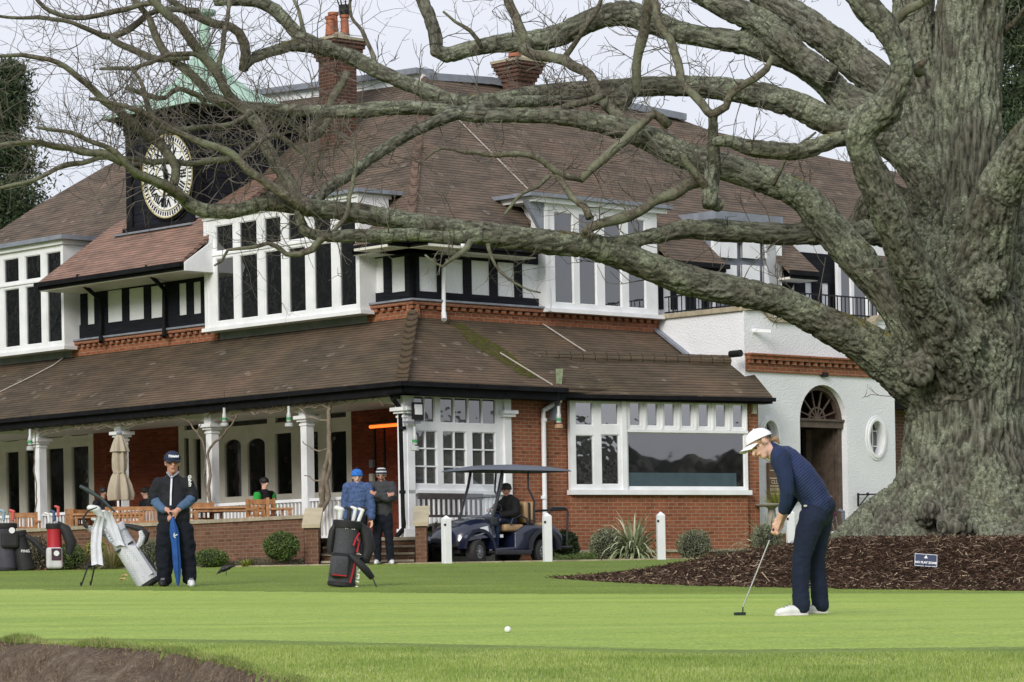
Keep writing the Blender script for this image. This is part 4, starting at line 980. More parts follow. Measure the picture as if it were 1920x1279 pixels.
c = q.mix(q.math('MULTIPLY', lm, q.ramp(q.vor(_v, 30), [(.2, 1.0), (.55, .35)])), c, lic)
ms = q.math('ADD', q.noise(_v, 1.0, 5, .7), q.math('MULTIPLY', sep.outputs[2], .13))
c = q.mix(q.ramp(ms, [(.66, 0.0), (.76, .75)]), c, q.ramp(nf, [(.4, (.07, .062, .012)), (.65, (.20, .165, .03))]))
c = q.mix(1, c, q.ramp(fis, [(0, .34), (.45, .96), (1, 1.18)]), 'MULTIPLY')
q.base(c, .92, spec=.15)
q.bump(q.math('ADD', q.math('ADD', f1, q.math('MULTIPLY', f2, .4)), q.math('MULTIPLY', lm, q.math('MULTIPLY', nf, .8))), .035, .9)
M_bark = q.m
samples = []
for L in BIG + [[(P(cx_, y_, TY), hw * TY / F) for y_, cx_, hw in rows]]:
    L = spline([(V(p), r) for p, r in L], .1); s_ = 0; pp_ = L[0][0]; off = rnd.random() * 30
    for i, (p, r) in enumerate(L):
        s_ += (p - pp_).length; pp_ = p; a = L[min(i + 1, len(L) - 1)][0] - L[max(i - 1, 0)][0]
        samples.append((p, r, a.normalized() if a.length > 0 else V((0, 0, 1)), s_ + off))
kd = kdtree.KDTree(len(samples))
for i, s_ in enumerate(samples): kd.insert(s_[0], i)
kd.balance()
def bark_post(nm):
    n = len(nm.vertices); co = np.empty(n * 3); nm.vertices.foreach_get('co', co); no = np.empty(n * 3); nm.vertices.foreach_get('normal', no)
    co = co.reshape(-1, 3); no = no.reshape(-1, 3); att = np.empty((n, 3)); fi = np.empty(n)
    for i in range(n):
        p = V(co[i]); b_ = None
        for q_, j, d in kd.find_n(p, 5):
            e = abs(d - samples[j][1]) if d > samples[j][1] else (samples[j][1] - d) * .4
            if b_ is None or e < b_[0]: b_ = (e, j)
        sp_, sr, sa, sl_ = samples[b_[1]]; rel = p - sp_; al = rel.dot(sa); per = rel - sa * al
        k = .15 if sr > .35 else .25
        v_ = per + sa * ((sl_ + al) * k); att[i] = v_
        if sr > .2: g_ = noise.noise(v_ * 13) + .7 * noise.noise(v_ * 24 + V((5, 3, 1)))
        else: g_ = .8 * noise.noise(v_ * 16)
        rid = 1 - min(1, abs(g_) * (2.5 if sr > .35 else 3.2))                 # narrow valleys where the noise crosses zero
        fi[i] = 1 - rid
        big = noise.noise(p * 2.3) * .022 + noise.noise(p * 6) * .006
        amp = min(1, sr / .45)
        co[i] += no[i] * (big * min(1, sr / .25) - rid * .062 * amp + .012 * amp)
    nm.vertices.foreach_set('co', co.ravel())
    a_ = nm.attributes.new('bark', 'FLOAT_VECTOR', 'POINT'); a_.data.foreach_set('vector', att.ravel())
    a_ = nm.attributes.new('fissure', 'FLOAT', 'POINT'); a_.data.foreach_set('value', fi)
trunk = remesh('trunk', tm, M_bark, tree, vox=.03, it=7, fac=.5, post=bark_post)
# ---- thinner branches, each traced
q = NT('branch_bark'); _v = q.coord('Object'); nf = q.noise(_v, 18, 4, .7)
c = q.ramp(nf, [(.35, (.052, .046, .035)), (.55, (.125, .11, .082)), (.7, (.22, .21, .155))])
c = q.mix(q.ramp(q.noise(_v, 2.2, 3), [(.45, 0.0), (.62, .6)]), c, (.21, .23, .15)); q.base(c, .9, spec=.15); q.bump(nf, .02); M_branch = q.m
M_twig = simple('twig_bark', (.12, .105, .085), .85, .4, 3)
TH = [
 ([(232, 302, 9), (190, 290, 7.5), (150, 283, 6), (90, 272, 5), (40, 270, 4), (-10, 277, 3)], 42.6, 42),
 ([(456, 132, 9), (460, 100, 9), (449, 65, 9), (420, 50, 8), (385, 38, 8), (345, 22, 7), (312, -5, 6)], 46.4, 45.8),
 ([(475, 222, 11), (430, 175, 10), (403, 134, 10), (370, 94, 10), (329, 40, 9), (290, 4, 8), (270, -15, 7)], 45.2, 44.4),
 ([(398, 183, 9), (353, 134, 8), (313, 104, 8), (292, 67, 7), (269, 27, 6), (250, -5, 6)], 45.2, 45),
 ([(400, 128, 6), (363, 101, 5), (330, 102, 5), (303, 111, 4.5), (242, 131, 4), (188, 131, 3)], 44.9, 44),
 ([(372, 20, 6), (353, 18, 6), (303, 22, 5), (269, 37, 6), (208, 71, 6), (151, 50, 5), (101, 37, 4), (34, 34, 3.5), (-10, 28, 3)], 45.6, 44),
 ([(300, 0, 5), (235, 17, 5), (188, 27, 5), (128, 34, 5), (84, 17, 4), (66, -8, 4)], 45, 44.4),
 ([(353, 108, 6), (286, 108, 7), (235, 91, 7), (208, 71, 6)], 45, 44.8),
 ([(303, 271, 11), (282, 255, 10), (235, 218, 9), (195, 188, 8), (168, 161, 6.5), (134, 134, 6), (94, 114, 5), (40, 106, 4), (-8, 105, 3)], 43, 42),
 ([(325, 368, 9), (329, 316, 9), (315, 290, 9), (303, 271, 9), (286, 249, 8), (286, 215, 6), (270, 178, 4.5), (255, 141, 3.5), (248, 128, 3)], 42.8, 43.2),
 ([(575, 393, 10), (540, 372, 9), (504, 353, 9), (464, 319, 8), (437, 292, 7.5), (397, 269, 7), (353, 255, 6.5), (296, 232, 6), (265, 213, 5), (202, 190, 4), (165, 185, 3)], 43, 42.3),
 ([(582, 396, 13), (538, 338, 13), (504, 282, 12), (487, 242, 11.5), (470, 214, 11)], 43, 45),
 ([(440, 298, 7), (400, 302, 6), (370, 306, 6), (303, 306, 6), (252, 299, 5.5), (202, 292, 5), (134, 279, 4.5), (60, 268, 4), (-8, 276, 4)], 43.4, 42.2),
 ([(470, 212, 6), (445, 226, 5), (420, 235, 5), (370, 242, 5), (303, 250, 4.5), (285, 250, 3)], 44.7, 43.4),
 ([(440, 303, 5), (454, 292, 5), (487, 266, 5), (514, 252, 5), (545, 269, 4.5), (571, 292, 3.5), (590, 330, 2.5)], 43.4, 43.8),
 ([(648, 135, 8), (640, 158, 8), (612, 202, 8), (588, 235, 8), (581, 262, 6)], 46.4, 46),
 ([(650, 190, 6), (620, 225, 7), (581, 262, 7), (555, 235, 6), (504, 218, 6), (465, 213, 6)], 46, 45.3),
 ([(413, 134, 5), (417, 84, 5), (427, 20, 4), (430, -10, 3)], 44.9, 45.5),
 ([(385, 192, 6), (373, 181, 6), (336, 168, 5), (310, 182, 5), (292, 185, 5), (269, 175, 5), (239, 165, 4)], 45.2, 44),
 ([(262, 310, 6), (202, 299, 5), (141, 306, 5), (101, 323, 4.5), (40, 345, 3.5), (-8, 358, 3)], 42.7, 42),
 ([(350, 375, 8), (310, 345, 7.5), (286, 336, 7), (242, 316, 7), (218, 292, 6), (168, 262, 5), (118, 242, 4), (70, 236, 3)], 42.8, 41.5),
 ([(1340, 330, 11), (1300, 345, 11), (1262, 364, 11), (1228, 380, 10), (1178, 403, 10), (1127, 421, 9), (1098, 438, 8)], 44.8, 44.2),
 ([(1338, 218, 8), (1312, 195, 8), (1290, 168, 7.5), (1275, 130, 8), (1262, 90, 7.5), (1240, 50, 8), (1230, 15, 8), (1222, -20, 7)], 44.5, 45),
 ([(1336, 216, 8), (1358, 200, 8), (1368, 180, 8), (1391, 161, 7.5), (1438, 131, 7), (1450, 110, 5)], 44.5, 44.2),
 ([(1195, 175, 10), (1195, 145, 9), (1205, 67, 9), (1216, 10, 9), (1222, -30, 8)], 46, 45.4),
 ([(1330, 360, 9), (1305, 325, 8), (1288, 302, 6.5), (1283, 290, 5)], 44.7, 44.4),
 ([(1130, 178, 7), (1100, 190, 7), (1077, 198, 7), (1027, 218, 7)], 45.8, 45.4),
 ([(985, 90, 12), (1000, 103, 10), (1060, 111, 10), (1094, 134, 10), (1124, 175, 10), (1164, 220, 12), (1205, 250, 14)], 47.6, 45.4),
 ([(990, 90, 10), (983, 70, 10), (973, 44, 9), (955, 5, 9), (945, -20, 8)], 48, 48.4),
 ([(1255, 235, 10), (1225, 215, 9), (1178, 259, 9), (1127, 299, 9), (1100, 325, 8), (1086, 336, 7)], 45.2, 44.6),
 ([(1087, 334, 6), (1063, 330, 6), (1043, 323, 6), (1010, 299, 6), (976, 289, 6), (932, 292, 5), (900, 284, 4), (875, 286, 4), (832, 279, 3), (795, 303, 2)], 44.6, 44.2),
 ([(1043, 323, 6), (1055, 345, 6), (1070, 370, 6.5), (1095, 390, 7), (1108, 412, 8)], 44.6, 44.2),
 ([(1035, 330, 4), (1010, 350, 4), (980, 365, 3.5), (960, 385, 3), (945, 400, 3)], 44.6, 44.4),
 ([(612, 443, 8), (598, 454, 7), (585, 470, 7), (560, 478, 6), (538, 477, 5), (520, 462, 4.5), (504, 457, 4), (470, 464, 3.5), (430, 470, 3), (418, 491, 2.5), (402, 498, 2)], 43.1, 42.8),
 ([(882, 452, 7), (862, 478, 5), (840, 492, 4.5), (828, 500, 3), (812, 492, 2), (797, 478, 2)], 43.4, 43.1),
 ([(917, 458, 4), (929, 498, 3), (953, 525, 2.5), (993, 548, 2), (1013, 551, 1.5)], 43.5, 43.3),
 ([(1725, 135, 12), (1718, 128, 10), (1735, 114, 5)], 43.9, 43.7),
 ([(1665, 50, 12), (1700, 22, 10), (1735, 0, 9), (1760, -25, 8)], 43.7, 43.2),
 ([(590, 470, 4), (620, 440, 4), (650, 405, 5), (655, 370, 5), (662, 330, 4.5), (668, 300, 4), (660, 260, 3)], 43.2, 43.8),
 ([(1060, 105, 6), (1080, 75, 5), (1100, 50, 4.5), (1120, 10, 4), (1135, -15, 3)], 47.5, 47),
 ([(1450, 345, 5), (1470, 300, 3), (1500, 270, 3), (1530, 250, 2)], 44.9, 44.5),
 ([(900, 90, 5), (880, 60, 4), (850, 40, 3), (830, 20, 2.5)], 48.2, 48),
 ([(560, 90, 5), (568, 60, 4), (560, 20, 3.5), (548, -10, 3)], 46.8, 47),
 ([(1880, 60, 8), (1900, 40, 6), (1925, 15, 5)], 46.5, 46),
 ([(1880, 380, 14), (1905, 368, 12), (1940, 362, 10)], 46.9, 47.5),
 ([(700, 130, 5), (690, 80, 4), (660, 30, 3), (655, -10, 2.5)], 46.8, 47.2),
]
skel = []
for pts, y0, y1 in TH:
    L = limb(pts, y0, y1, .1)
    wv = [(p + V((noise.noise(p * 3), noise.noise(p * 3 + V((9, 0, 0))), noise.noise(p * 3 + V((0, 9, 0))))) * .05, r * (1 + .18 * noise.noise(p * 5))) for p, r in L]
    m = MB(); m.tube([p for p, r in wv], [r for p, r in wv], 8); ob('branch', m, M_branch, tree, smooth=True, uv=False); skel.append(wv)
# ---- fine twigs, grown from the branches
TWV = []; TWF = []
def grow(p, d, L, r, lev):
    n = max(3, int(L / .11)); pts = [p]; d = d.normalized(); dirs = [d]
    for i in range(n):
        d = (d + V((rnd.gauss(0, .2), rnd.gauss(0, .2), rnd.gauss(.05, .2)))).normalized()
        p = p + d * (L / n); pts.append(p); dirs.append(d)
    TWV.append(([q_ for q_ in pts], r))
    if lev > 0:
        k = rnd.randint(2, 4) if lev > 1 else rnd.randint(1, 3)
        for _ in range(k):
            i = rnd.randint(1, n); dd_ = dirs[i]; s_ = V((rnd.gauss(0, 1), rnd.gauss(0, .8), rnd.gauss(.1, 1))).normalized()
            grow(pts[i], dd_ * .75 + s_ * .75, L * rnd.uniform(.4, .75), r * .68, lev - 1)
allsk = [(L, 1.0) for L in skel] + [(L, .55) for L in BIG[:9] + BIG[16:]]
for L, dens in allsk:
    tot = sum((L[i + 1][0] - L[i][0]).length for i in range(len(L) - 1))
    for i in range(1, len(L) - 1):
        p, r = L[i]; px_ = p.x / p.y * F + 968
        dn_ = dens * (1.0 if r < .09 else .45)
        if px_ > 1450: dn_ *= .6
        elif px_ > 700: dn_ *= .95
        hgt = p.z / p.y * F
        if hgt < 140: dn_ *= .3
        if hgt < 300 and px_ > 520: dn_ *= .6
        if rnd.random() < dn_ * 1.45:
            ax = (L[i + 1][0] - L[i - 1][0]).normalized(); s_ = V((rnd.gauss(0, 1), rnd.gauss(0, .6), rnd.gauss(.45, .8))); s_ -= ax * s_.dot(ax) * .6
            s_.normalize(); lev = 2 if rnd.random() < .75 else 1
            grow(p + s_ * r * .8, s_ + ax * .3, rnd.uniform(.3, .95) * (1.15 if px_ < 700 else .8), max(.0042, min(.0095, r * .2)), lev)
vs = []; fs = []; o_ = 0
for pts, r in TWV:
    n = len(pts)
    for i, p in enumerate(pts):
        d = (pts[min(i + 1, n - 1)] - pts[max(i - 1, 0)]).normalized(); x = d.orthogonal().normalized(); y = d.cross(x); rr = r * (1 - .6 * i / n)
        for k in range(3): a = 2.094 * k; vs.append(p + (x * math.cos(a) + y * math.sin(a)) * rr)
    for i in range(n - 1):
        for k in range(3): k2 = (k + 1) % 3; fs.append((o_ + i * 3 + k, o_ + i * 3 + k2, o_ + (i + 1) * 3 + k2, o_ + (i + 1) * 3 + k))
    o_ += n * 3
m = MB(); m.add(vs, fs); print('twigs', len(TWV), len(vs)); tw = ob('twigs', m, M_twig, tree, uv=False); tw['kind'] = 'stuff'
# ================================================================== THINGS ROUND THE HOUSE
def ghit(px, py, y0=12., y1=62.):
    A, c = ray(px, py); Y = np.arange(y0, y1, .02); d = gzn(A * Y, Y) - c * Y; i = np.argmax(d >= 0)
    if d[i] < 0: i = len(Y) - 1
    return V((A * Y[i], Y[i], float(gzn(A * Y[i], Y[i]))))
# terrace wall
f = FL(-2.37)
tw_ = thing('terrace_wall', B(-2.37, 6, .76), 'low brown brick terrace wall with stone coping in front of the verandah', 'wall')
m = MB(); m.fb(f, .2, 21, .6, 1.66, -.22, 0); ob('brickwork', m, M_brickT, tw_)
m = MB(); u = .15
while u < 21: m.fb(f, u, u + .595, 1.66, 1.73, -.26, .04); u += .6
ob('coping', m, M_stone, tw_)
# steps and their two wing piers
def XP(px, Y, py=1030): return P(px, py, Y).x
sx0, sx1 = XP(603, 61.2), XP(777, 61.2)
stp = thing('entrance_steps', V(((sx0 + sx1) / 2, 61, .76)), 'wide brown brick steps with stone treads up to the verandah, behind two standing men', 'steps')
m = MB(); m2 = MB()
for i in range(4):
    z0 = .70 + .14 * i; m.box(sx0, sx1, 60.95 + .3 * i, 62.4, z0 - (.1 if i == 0 else .04), z0 + .10); m2.box(sx0, sx1, 60.92 + .3 * i, 61.3 + .3 * i, z0 + .10, z0 + .14)
m2.box(sx0 - .1, sx1 + .15, 61.85, 63.9, 1.20, FZ + .004)
ob('riser', m, brick_mat('step_brick', (.15, .075, .045), (.17, .09, .055), (.2, .16, .12)), stp); ob('tread', m2, M_stone, stp)
for px0, px1, lab in ((568, 600, 'brick wing pier with sloping stone cap at the left of the entrance steps'), (776, 803, 'brick wing pier with sloping stone cap at the right of the entrance steps')):
    xa, xb = XP(px0, 60.8), XP(px1, 60.8); t_ = thing('step_pier', V(((xa + xb) / 2, 61.2, .76)), lab, 'pier', 'brick piers beside the steps')
    m = MB(); m.prism([(xa + .03, 60.8, .6), (xa + .03, 61.75, .6), (xa + .03, 61.75, 1.78), (xa + .03, 60.8, 1.47)], (xb - xa - .06, 0, 0)); ob('pier', m, M_brickT, t_)
    m = MB(); m.prism([(xa - .01, 60.74, 1.46), (xa - .01, 61.82, 1.80), (xa - .01, 61.82, 1.87), (xa - .01, 60.74, 1.53)], (xb - xa + .02, 0, 0)); ob('cap', m, simple('pale_sandstone', (.46, .40, .27), .85, .12, 5), t_)
# teak chairs, tables and bench on the terrace
def teak_chair(w=.56):
    r = thing('teak_chair', (0, 0, 0), 'x y z w', 'chair', 'teak chairs on the terrace')
    m = MB(); m.box(-w / 2, w / 2, -.24, .24, .40, .43); ob('seat', m, M_teak, r)
    m = MB(); m.box(-w / 2, w / 2, .22, .25, .74, .84); m.box(-w / 2, w / 2, .22, .25, .50, .54)
    n = max(6, int(w / .085))
    for i in range(n): x = -w / 2 + (i + .5) * w / n; m.box(x - .02, x + .02, .225, .243, .53, .75)
    for s_ in (-1, 1): m.box(s_ * w / 2 - .025, s_ * w / 2 + .025, .20, .26, .43, .86)
    ob('backrest', m, M_teak, r)
    for sx in (-1, 1):
        for sy in (-1, 1): m = MB(); m.box(sx * w / 2 - .025, sx * w / 2 + .025, sy * .22 - .025, sy * .22 + .025, 0, .42); ob('leg', m, M_teak, r)
        m = MB(); m.box(sx * w / 2 - .03, sx * w / 2 + .03, -.26, .24, .62, .66); m.box(sx * w / 2 - .02, sx * w / 2 + .02, -.24, -.2, .42, .62); ob('armrest', m, M_teak, r)
    return r
ch0 = teak_chair()
def on_terrace(px, s): t = Spx(px, 965, s)[0]; return B(s, t, FZ)
chairs = [(47, -1.5, .3, 'teak slatted chair behind the dark golf bags at far left'), (150, -1.5, 1.9, 'teak chair seen side-on behind the terrace wall left of the white bag'), (168, -1.3, .9, 'teak chair at an angle just left of the white golf bag driver heads'), (383, -1.5, .5, 'teak chair half hidden just right of the man with the blue umbrella'), (497, -1.5, .45, 'teak slatted chair back in front of the seated person in green'), (523, -1.2, 1.7, 'teak chair side-on, nearest to the left pier of the steps')]
for i, (px, s_, rz, lab) in enumerate(chairs):
    o = ch0 if i == 0 else copy_tree(ch0); o.location = on_terrace(px, s_); o.rotation_euler.z = rz; o['label'] = lab
bench = thing('teak_bench', (0, 0, 0), 'long teak bench with slatted back on the terrace beside the closed parasol', 'bench')
m = MB(); m.box(-.75, .75, -.24, .24, .40, .43); ob('seat', m, M_teak, bench)
m = MB(); m.box(-.75, .75, .22, .25, .76, .84); m.box(-.75, .75, .22, .25, .50, .54)
for i in range(18): x = -.75 + (i + .5) * 1.5 / 18; m.box(x - .02, x + .02, .225, .243, .53, .77)
ob('backrest', m, M_teak, bench)
for sx in (-1, 1):
    for sy in (-1, 1): m = MB(); m.box(sx * .72 - .03, sx * .72 + .03, sy * .22 - .03, sy * .22 + .03, 0, .5); ob('leg', m, M_teak, bench)
bench.location = on_terrace(268, -1.4); bench.rotation_euler.z = .25
for px, lab in ((432, 'long teak table between two teak chairs below the seated person in green'), (205, 'teak table partly hidden behind the white golf bag')):
    t_ = thing('teak_table', (0, 0, 0), lab, 'table', 'teak tables on the terrace'); m = MB(); m.box(-.75, .75, -.4, .4, .70, .74); m.box(-.7, .7, -.35, .35, .64, .70); ob('tabletop', m, M_teak, t_)
    for sx in (-1, 1):
        for sy in (-1, 1): m = MB(); m.box(sx * .68 - .03, sx * .68 + .03, sy * .33 - .03, sy * .33 + .03, 0, .66); ob('leg', m, M_teak, t_)
    t_.location = on_terrace(px, -1.1); t_.rotation_euler.z = .1
# dark bench on the porch side
f = FRt(-.35); db = thing('dark_bench', B(1.8, -.4, FZ - .5), 'dark grey slatted wooden bench below the glazed porch, behind the golf buggy', 'bench')
M_dk = simple('dark_grey_wood', (.075, .062, .062), .6, .3, 9)
m = MB(); u0 = f.px(784, 940)[0]; u1 = f.px(905, 940)[0]; m.fb(f, u0, u1, 2.03, 2.15, -.02, .02); m.fb(f, u0, u1, 1.68, 1.73, -.02, .02)
u = u0 + .05
while u < u1: m.fb(f, u, u + .05, 1.73, 2.04, -.012, .012); u += .13
ob('backrest', m, M_dk, db)
m = MB(); m.fb(f, u0, u1, 1.5, 1.54, 0, .45); ob('seat', m, M_dk, db)
for u in (u0, u1 - .06):
    for n_ in (0, .4): m = MB(); m.fb(f, u, u + .06, .76, 1.5, n_, n_ + .06); ob('leg', m, M_dk, db)
# closed parasol
pp = on_terrace(226, -.9); par_ = thing('closed_parasol', pp, 'closed cream canvas parasol tied round its pole on the verandah terrace', 'parasol')
M_canvas = simple('cream_canvas', (.40, .345, .26), .85, .1, 4)
zt = P(222, 812, pp.y).z; H_ = zt - FZ
m = MB(); m.tube([pp, pp + V((0, 0, H_))], .025, 8); m.lathe(pp, [(.3, 0), (.3, .06), (.06, .09), (.04, .3)], 16); ob('pole', m, M_dkwood, par_)
def folds(prof, n=60, k=7, amp=.28, c=pp):
    vs = []; fs = []
    for j, (r, z, am) in enumerate(prof):
        for i in range(n):
            a = 2 * math.pi * i / n; rr = r * (1 + am * math.cos(k * a + .6 * math.sin(2 * a) + j * .05) + .06 * math.sin(3 * a + j))
            vs.append((c.x + rr * math.cos(a), c.y + rr * math.sin(a), c.z + z))
    for j in range(len(prof) - 1):
        for i in range(n): i2 = (i + 1) % n; fs.append((j * n + i, j * n + i2, (j + 1) * n + i2, (j + 1) * n + i))
    return MB().add(vs, fs)
ob('canopy', folds([(.22, H_ - 1.42, .3), (.235, H_ - 1.3, .3), (.2, H_ - 1.1, .27), (.15, H_ - .92, .22), (.115, H_ - .84, .15), (.14, H_ - .76, .16), (.15, H_ - .6, .16), (.14, H_ - .4, .15), (.13, H_ - .32, .12)]), M_canvas, par_, smooth=True)
ob('top_flap', folds([(.19, H_ - .40, .16), (.15, H_ - .25, .14), (.09, H_ - .1, .1), (.05, H_ - .05, .05), (.03, H_ - .04, 0)]), M_canvas, par_, smooth=True)
m = MB(); m.lathe(pp + V((0, 0, H_)), [(.05, -.04), (.06, 0), (.02, .05)], 10); ob('finial', m, M_lead, par_)
m = MB(); m.tube([pp + V((.125 * math.cos(a), .125 * math.sin(a), H_ - .84)) for a in np.linspace(0, 6.28, 16)], .012, 6); ob('tie', m, M_canvas, par_)
# white bollards along the kerb
M_bol = simple('bollard_white', (.83, .84, .86), .4, .04, 4)
bol = None
for i, (px, py, lab) in enumerate(((838, 1058, 'white square bollard with pointed top in front of the buggy front wheel'), (1027, 1053, 'white square bollard in front of the buggy rear wheel'), (1240, 1051, 'white square bollard standing alone between two round shrubs'), (1483, 1047, 'white square bollard beside the legs of the bending golfer'))):
    p = P(px, py, 59.6)
    if bol is None:
        bol = thing('bollard', (0, 0, 0), lab, 'bollard', 'white bollards along the kerb')
        m = MB(); r = .072; m.add([(-r, -r, -.1), (r, -r, -.1), (r, r, -.1), (-r, r, -.1), (-r, -r, .83), (r, -r, .83), (r, r, .83), (-r, r, .83), (0, 0, .90)], [(0, 3, 2, 1), (0, 1, 5, 4), (1, 2, 6, 5), (2, 3, 7, 6), (3, 0, 4, 7), (4, 5, 8), (5, 6, 8), (6, 7, 8), (7, 4, 8)])
        bevel(ob('post', m, M_bol, bol), .006, 1); m = MB(); m.box(-.078, -.045, -.082, -.06, .70, .74); ob('chain_eye', m, M_iron, bol); o = bol
    else: o = copy_tree(bol); o['label'] = lab
    o.location = (p.x, p.y, p.z); o.rotation_euler.z = (.5, .3, .15, .1)[i]
# kerb
m = MB(); xa = -7.5
while xa < 9: m.box(xa, xa + .9, 60.45, 60.6, .60, .775); xa += .91
kb = ob('kerb', m, M_stone); tag(kb, kind='structure')
# sign in the bark
sp = ghit(1736, 1066); sg = thing('warning_sign', sp, 'small dark blue sign reading NO PLAY ZONE in the bark mulch below the oak', 'sign')
ux = V((1, .0, -.085)).normalized(); uz = V((.12, .30, .93)); uz = (uz - ux * uz.dot(ux)).normalized(); n_ = ux.cross(uz); sc = P(1736, 1051, sp.y - .03)
def plate(m, c, w_, h_, d0, d1): return m.hexa([c + ux * x * w_ / 2 + uz * z * h_ / 2 + n_ * d for d in (d0, d1) for x, z in ((-1, -1), (1, -1), (1, 1), (-1, 1))])
sw = 43 / F * sp.y; sh = .60 * sw
m = plate(MB(), sc, sw, sh, -.01, 0); ob('panel', m, simple('navy_panel', (.022, .035, .085), .4, .08), sg)
m = MB()
for a, b, w_, h_ in ((0, sh / 2 - .008, sw - .008, .006), (0, -sh / 2 + .008, sw - .008, .006), (-sw / 2 + .006, 0, .005, sh - .012), (sw / 2 - .006, 0, .005, sh - .012)): plate(m, sc + ux * a + uz * b, w_, h_, 0, .003)
ob('border', m, M_white, sg)
t_ = text_mesh('NO PLAY ZONE', .038, sc - uz * .032 + n_ * .003, ux, uz, .001, bold=.0018); ob('lettering', t_, M_white, sg)
m = MB(); e = sc + uz * .04 + n_ * .002
m.prism([e + ux * x + uz * z for x, z in ((-.026, -.014), (-.02, 0), (-.012, .004), (-.01, .016), (.002, .024), (.011, .014), (.014, 0), (.027, -.014), (.006, -.011), (.0, -.024), (-.006, -.012))], n_ * .002); ob('emblem', m, M_white, sg)
m = MB(); m.bar(sc - n_ * .012, sp - V((0, 0, .05)) + V((0, .05, 0)), .02); ob('stake', m, M_iron, sg)
# ball
bp = ghit(952, 1187); m = MB(); m.ball(bp + V((0, 0, .0205)), .0214, 20); bl = ob('golf_ball', m, simple('ball_white', (.85, .86, .85), .35, .02), smooth=True); tag(bl, 'white golf ball rolling on the green in front of the golfer', 'golf ball')
# ------------------------------------------------------------------ golf buggy
M_navy = NT('navy_gloss'); M_navy.base((.008, .012, .035), .22, spec=.7); M_navy.b.inputs['Coat Weight'].default_value = .6; M_navy.b.inputs['Coat Roughness'].default_value = .06; M_navy = M_navy.m
M_plas = simple('black_plastic', (.022, .024, .03), .5, .2, 8); M_tyre = simple('tyre_rubber', (.03, .03, .03), .85, .25, 20, bump=.004, bscale=50)
M_tan = simple('tan_vinyl', (.36, .235, .12), .5, .08, 5); M_roofc = simple('grey_canopy', (.11, .125, .155), .55, .1, 3); M_alu = simple('alloy', (.55, .56, .58), .35, .1, metal=.8)
M_lamp = simple('lamp_lens', (.62, .66, .70), .15, .1, 20)
cart = thing('golf_buggy', (0, 0, 0), 'dark blue golf buggy with tan seats and grey roof parked between two white bollards', 'golf buggy')
def side_profile(pts, y0, y1): return [(x, y0, z) for x, z in pts], (0, y1 - y0, 0)
m = MB()
def sp_(pts, y0, y1): m.prism([(x, y0, z) for x, z in pts], (0, y1 - y0, 0))
archR = [(-.83 + .36 * math.cos(a), .28 + .34 * math.sin(a)) for a in np.linspace(0, math.pi, 11)]
low = [(.42, .22), (.42, .30), (-.1, .32), (-.1, .60), (-.35, .74), (-1.12, .72), (-1.3, .55), (-1.3, .36), (-1.22, .28)] + archR[::-1] + [(-.40, .22)]
sp_(low, -.56, .56); body = ob('body', m, M_navy, cart); bevel(body, .02, 2); body.data.polygons.foreach_set('use_smooth', [True] * len(body.data.polygons))
def arcband(cx, cz, r0, r1, y0, y1, a0, a1, n=22):
    vs = []; fs = []
    for i in range(n + 1):
        a = math.radians(a0 + (a1 - a0) * i / n); ca, sa = math.cos(a), math.sin(a)
        for r, y in ((r0, y0), (r1, y0), (r1, y1), (r0, y1)): vs.append((cx + r * ca, y, cz + r * sa))
    for i in range(n):
        for k in range(4): k2 = (k + 1) % 4; fs.append((i * 4 + k, i * 4 + k2, (i + 1) * 4 + k2, (i + 1) * 4 + k))
    fs.append((3, 2, 1, 0)); fs.append(tuple(n * 4 + k for k in range(4))); return MB().add(vs, fs)
# bonnet: loft of cross sections (x, half width, z bottom, z top, crown)
def loft(secs, n=16):
    vs = []; fs = []
    for x, w_, zb, zt_, cr_ in secs:
        for k in range(n + 1):
            t = -1 + 2 * k / n; y = w_ * math.copysign(abs(t) ** .8, t); z = zb + (zt_ - zb) * (1 - abs(t) ** 4) ** .5 + 0
            vs.append((x, y, z + cr_ * (1 - t * t)))
    for i in range(len(secs) - 1):
        for k in range(n): fs.append((i * (n + 1) + k, i * (n + 1) + k + 1, (i + 1) * (n + 1) + k + 1, (i + 1) * (n + 1) + k))
    fs.append(tuple(range(n + 1))[::-1]); fs.append(tuple((len(secs) - 1) * (n + 1) + k for k in range(n + 1)))
    return MB().add(vs, fs)
ob('bonnet', loft([(.42, .60, .50, .86, .03), (.6, .60, .50, .86, .03), (.85, .59, .48, .82, .03), (1.05, .56, .44, .74, .03), (1.18, .48, .40, .64, .03), (1.26, .34, .40, .52, .02)]), M_navy, cart, smooth=True)
m = MB(); m.box(1.05, 1.25, -.45, .45, .32, .44); m.box(.45, 1.1, -.3, .3, .2, .45); bevel(ob('front_bumper', m, M_plas, cart), .03, 2)
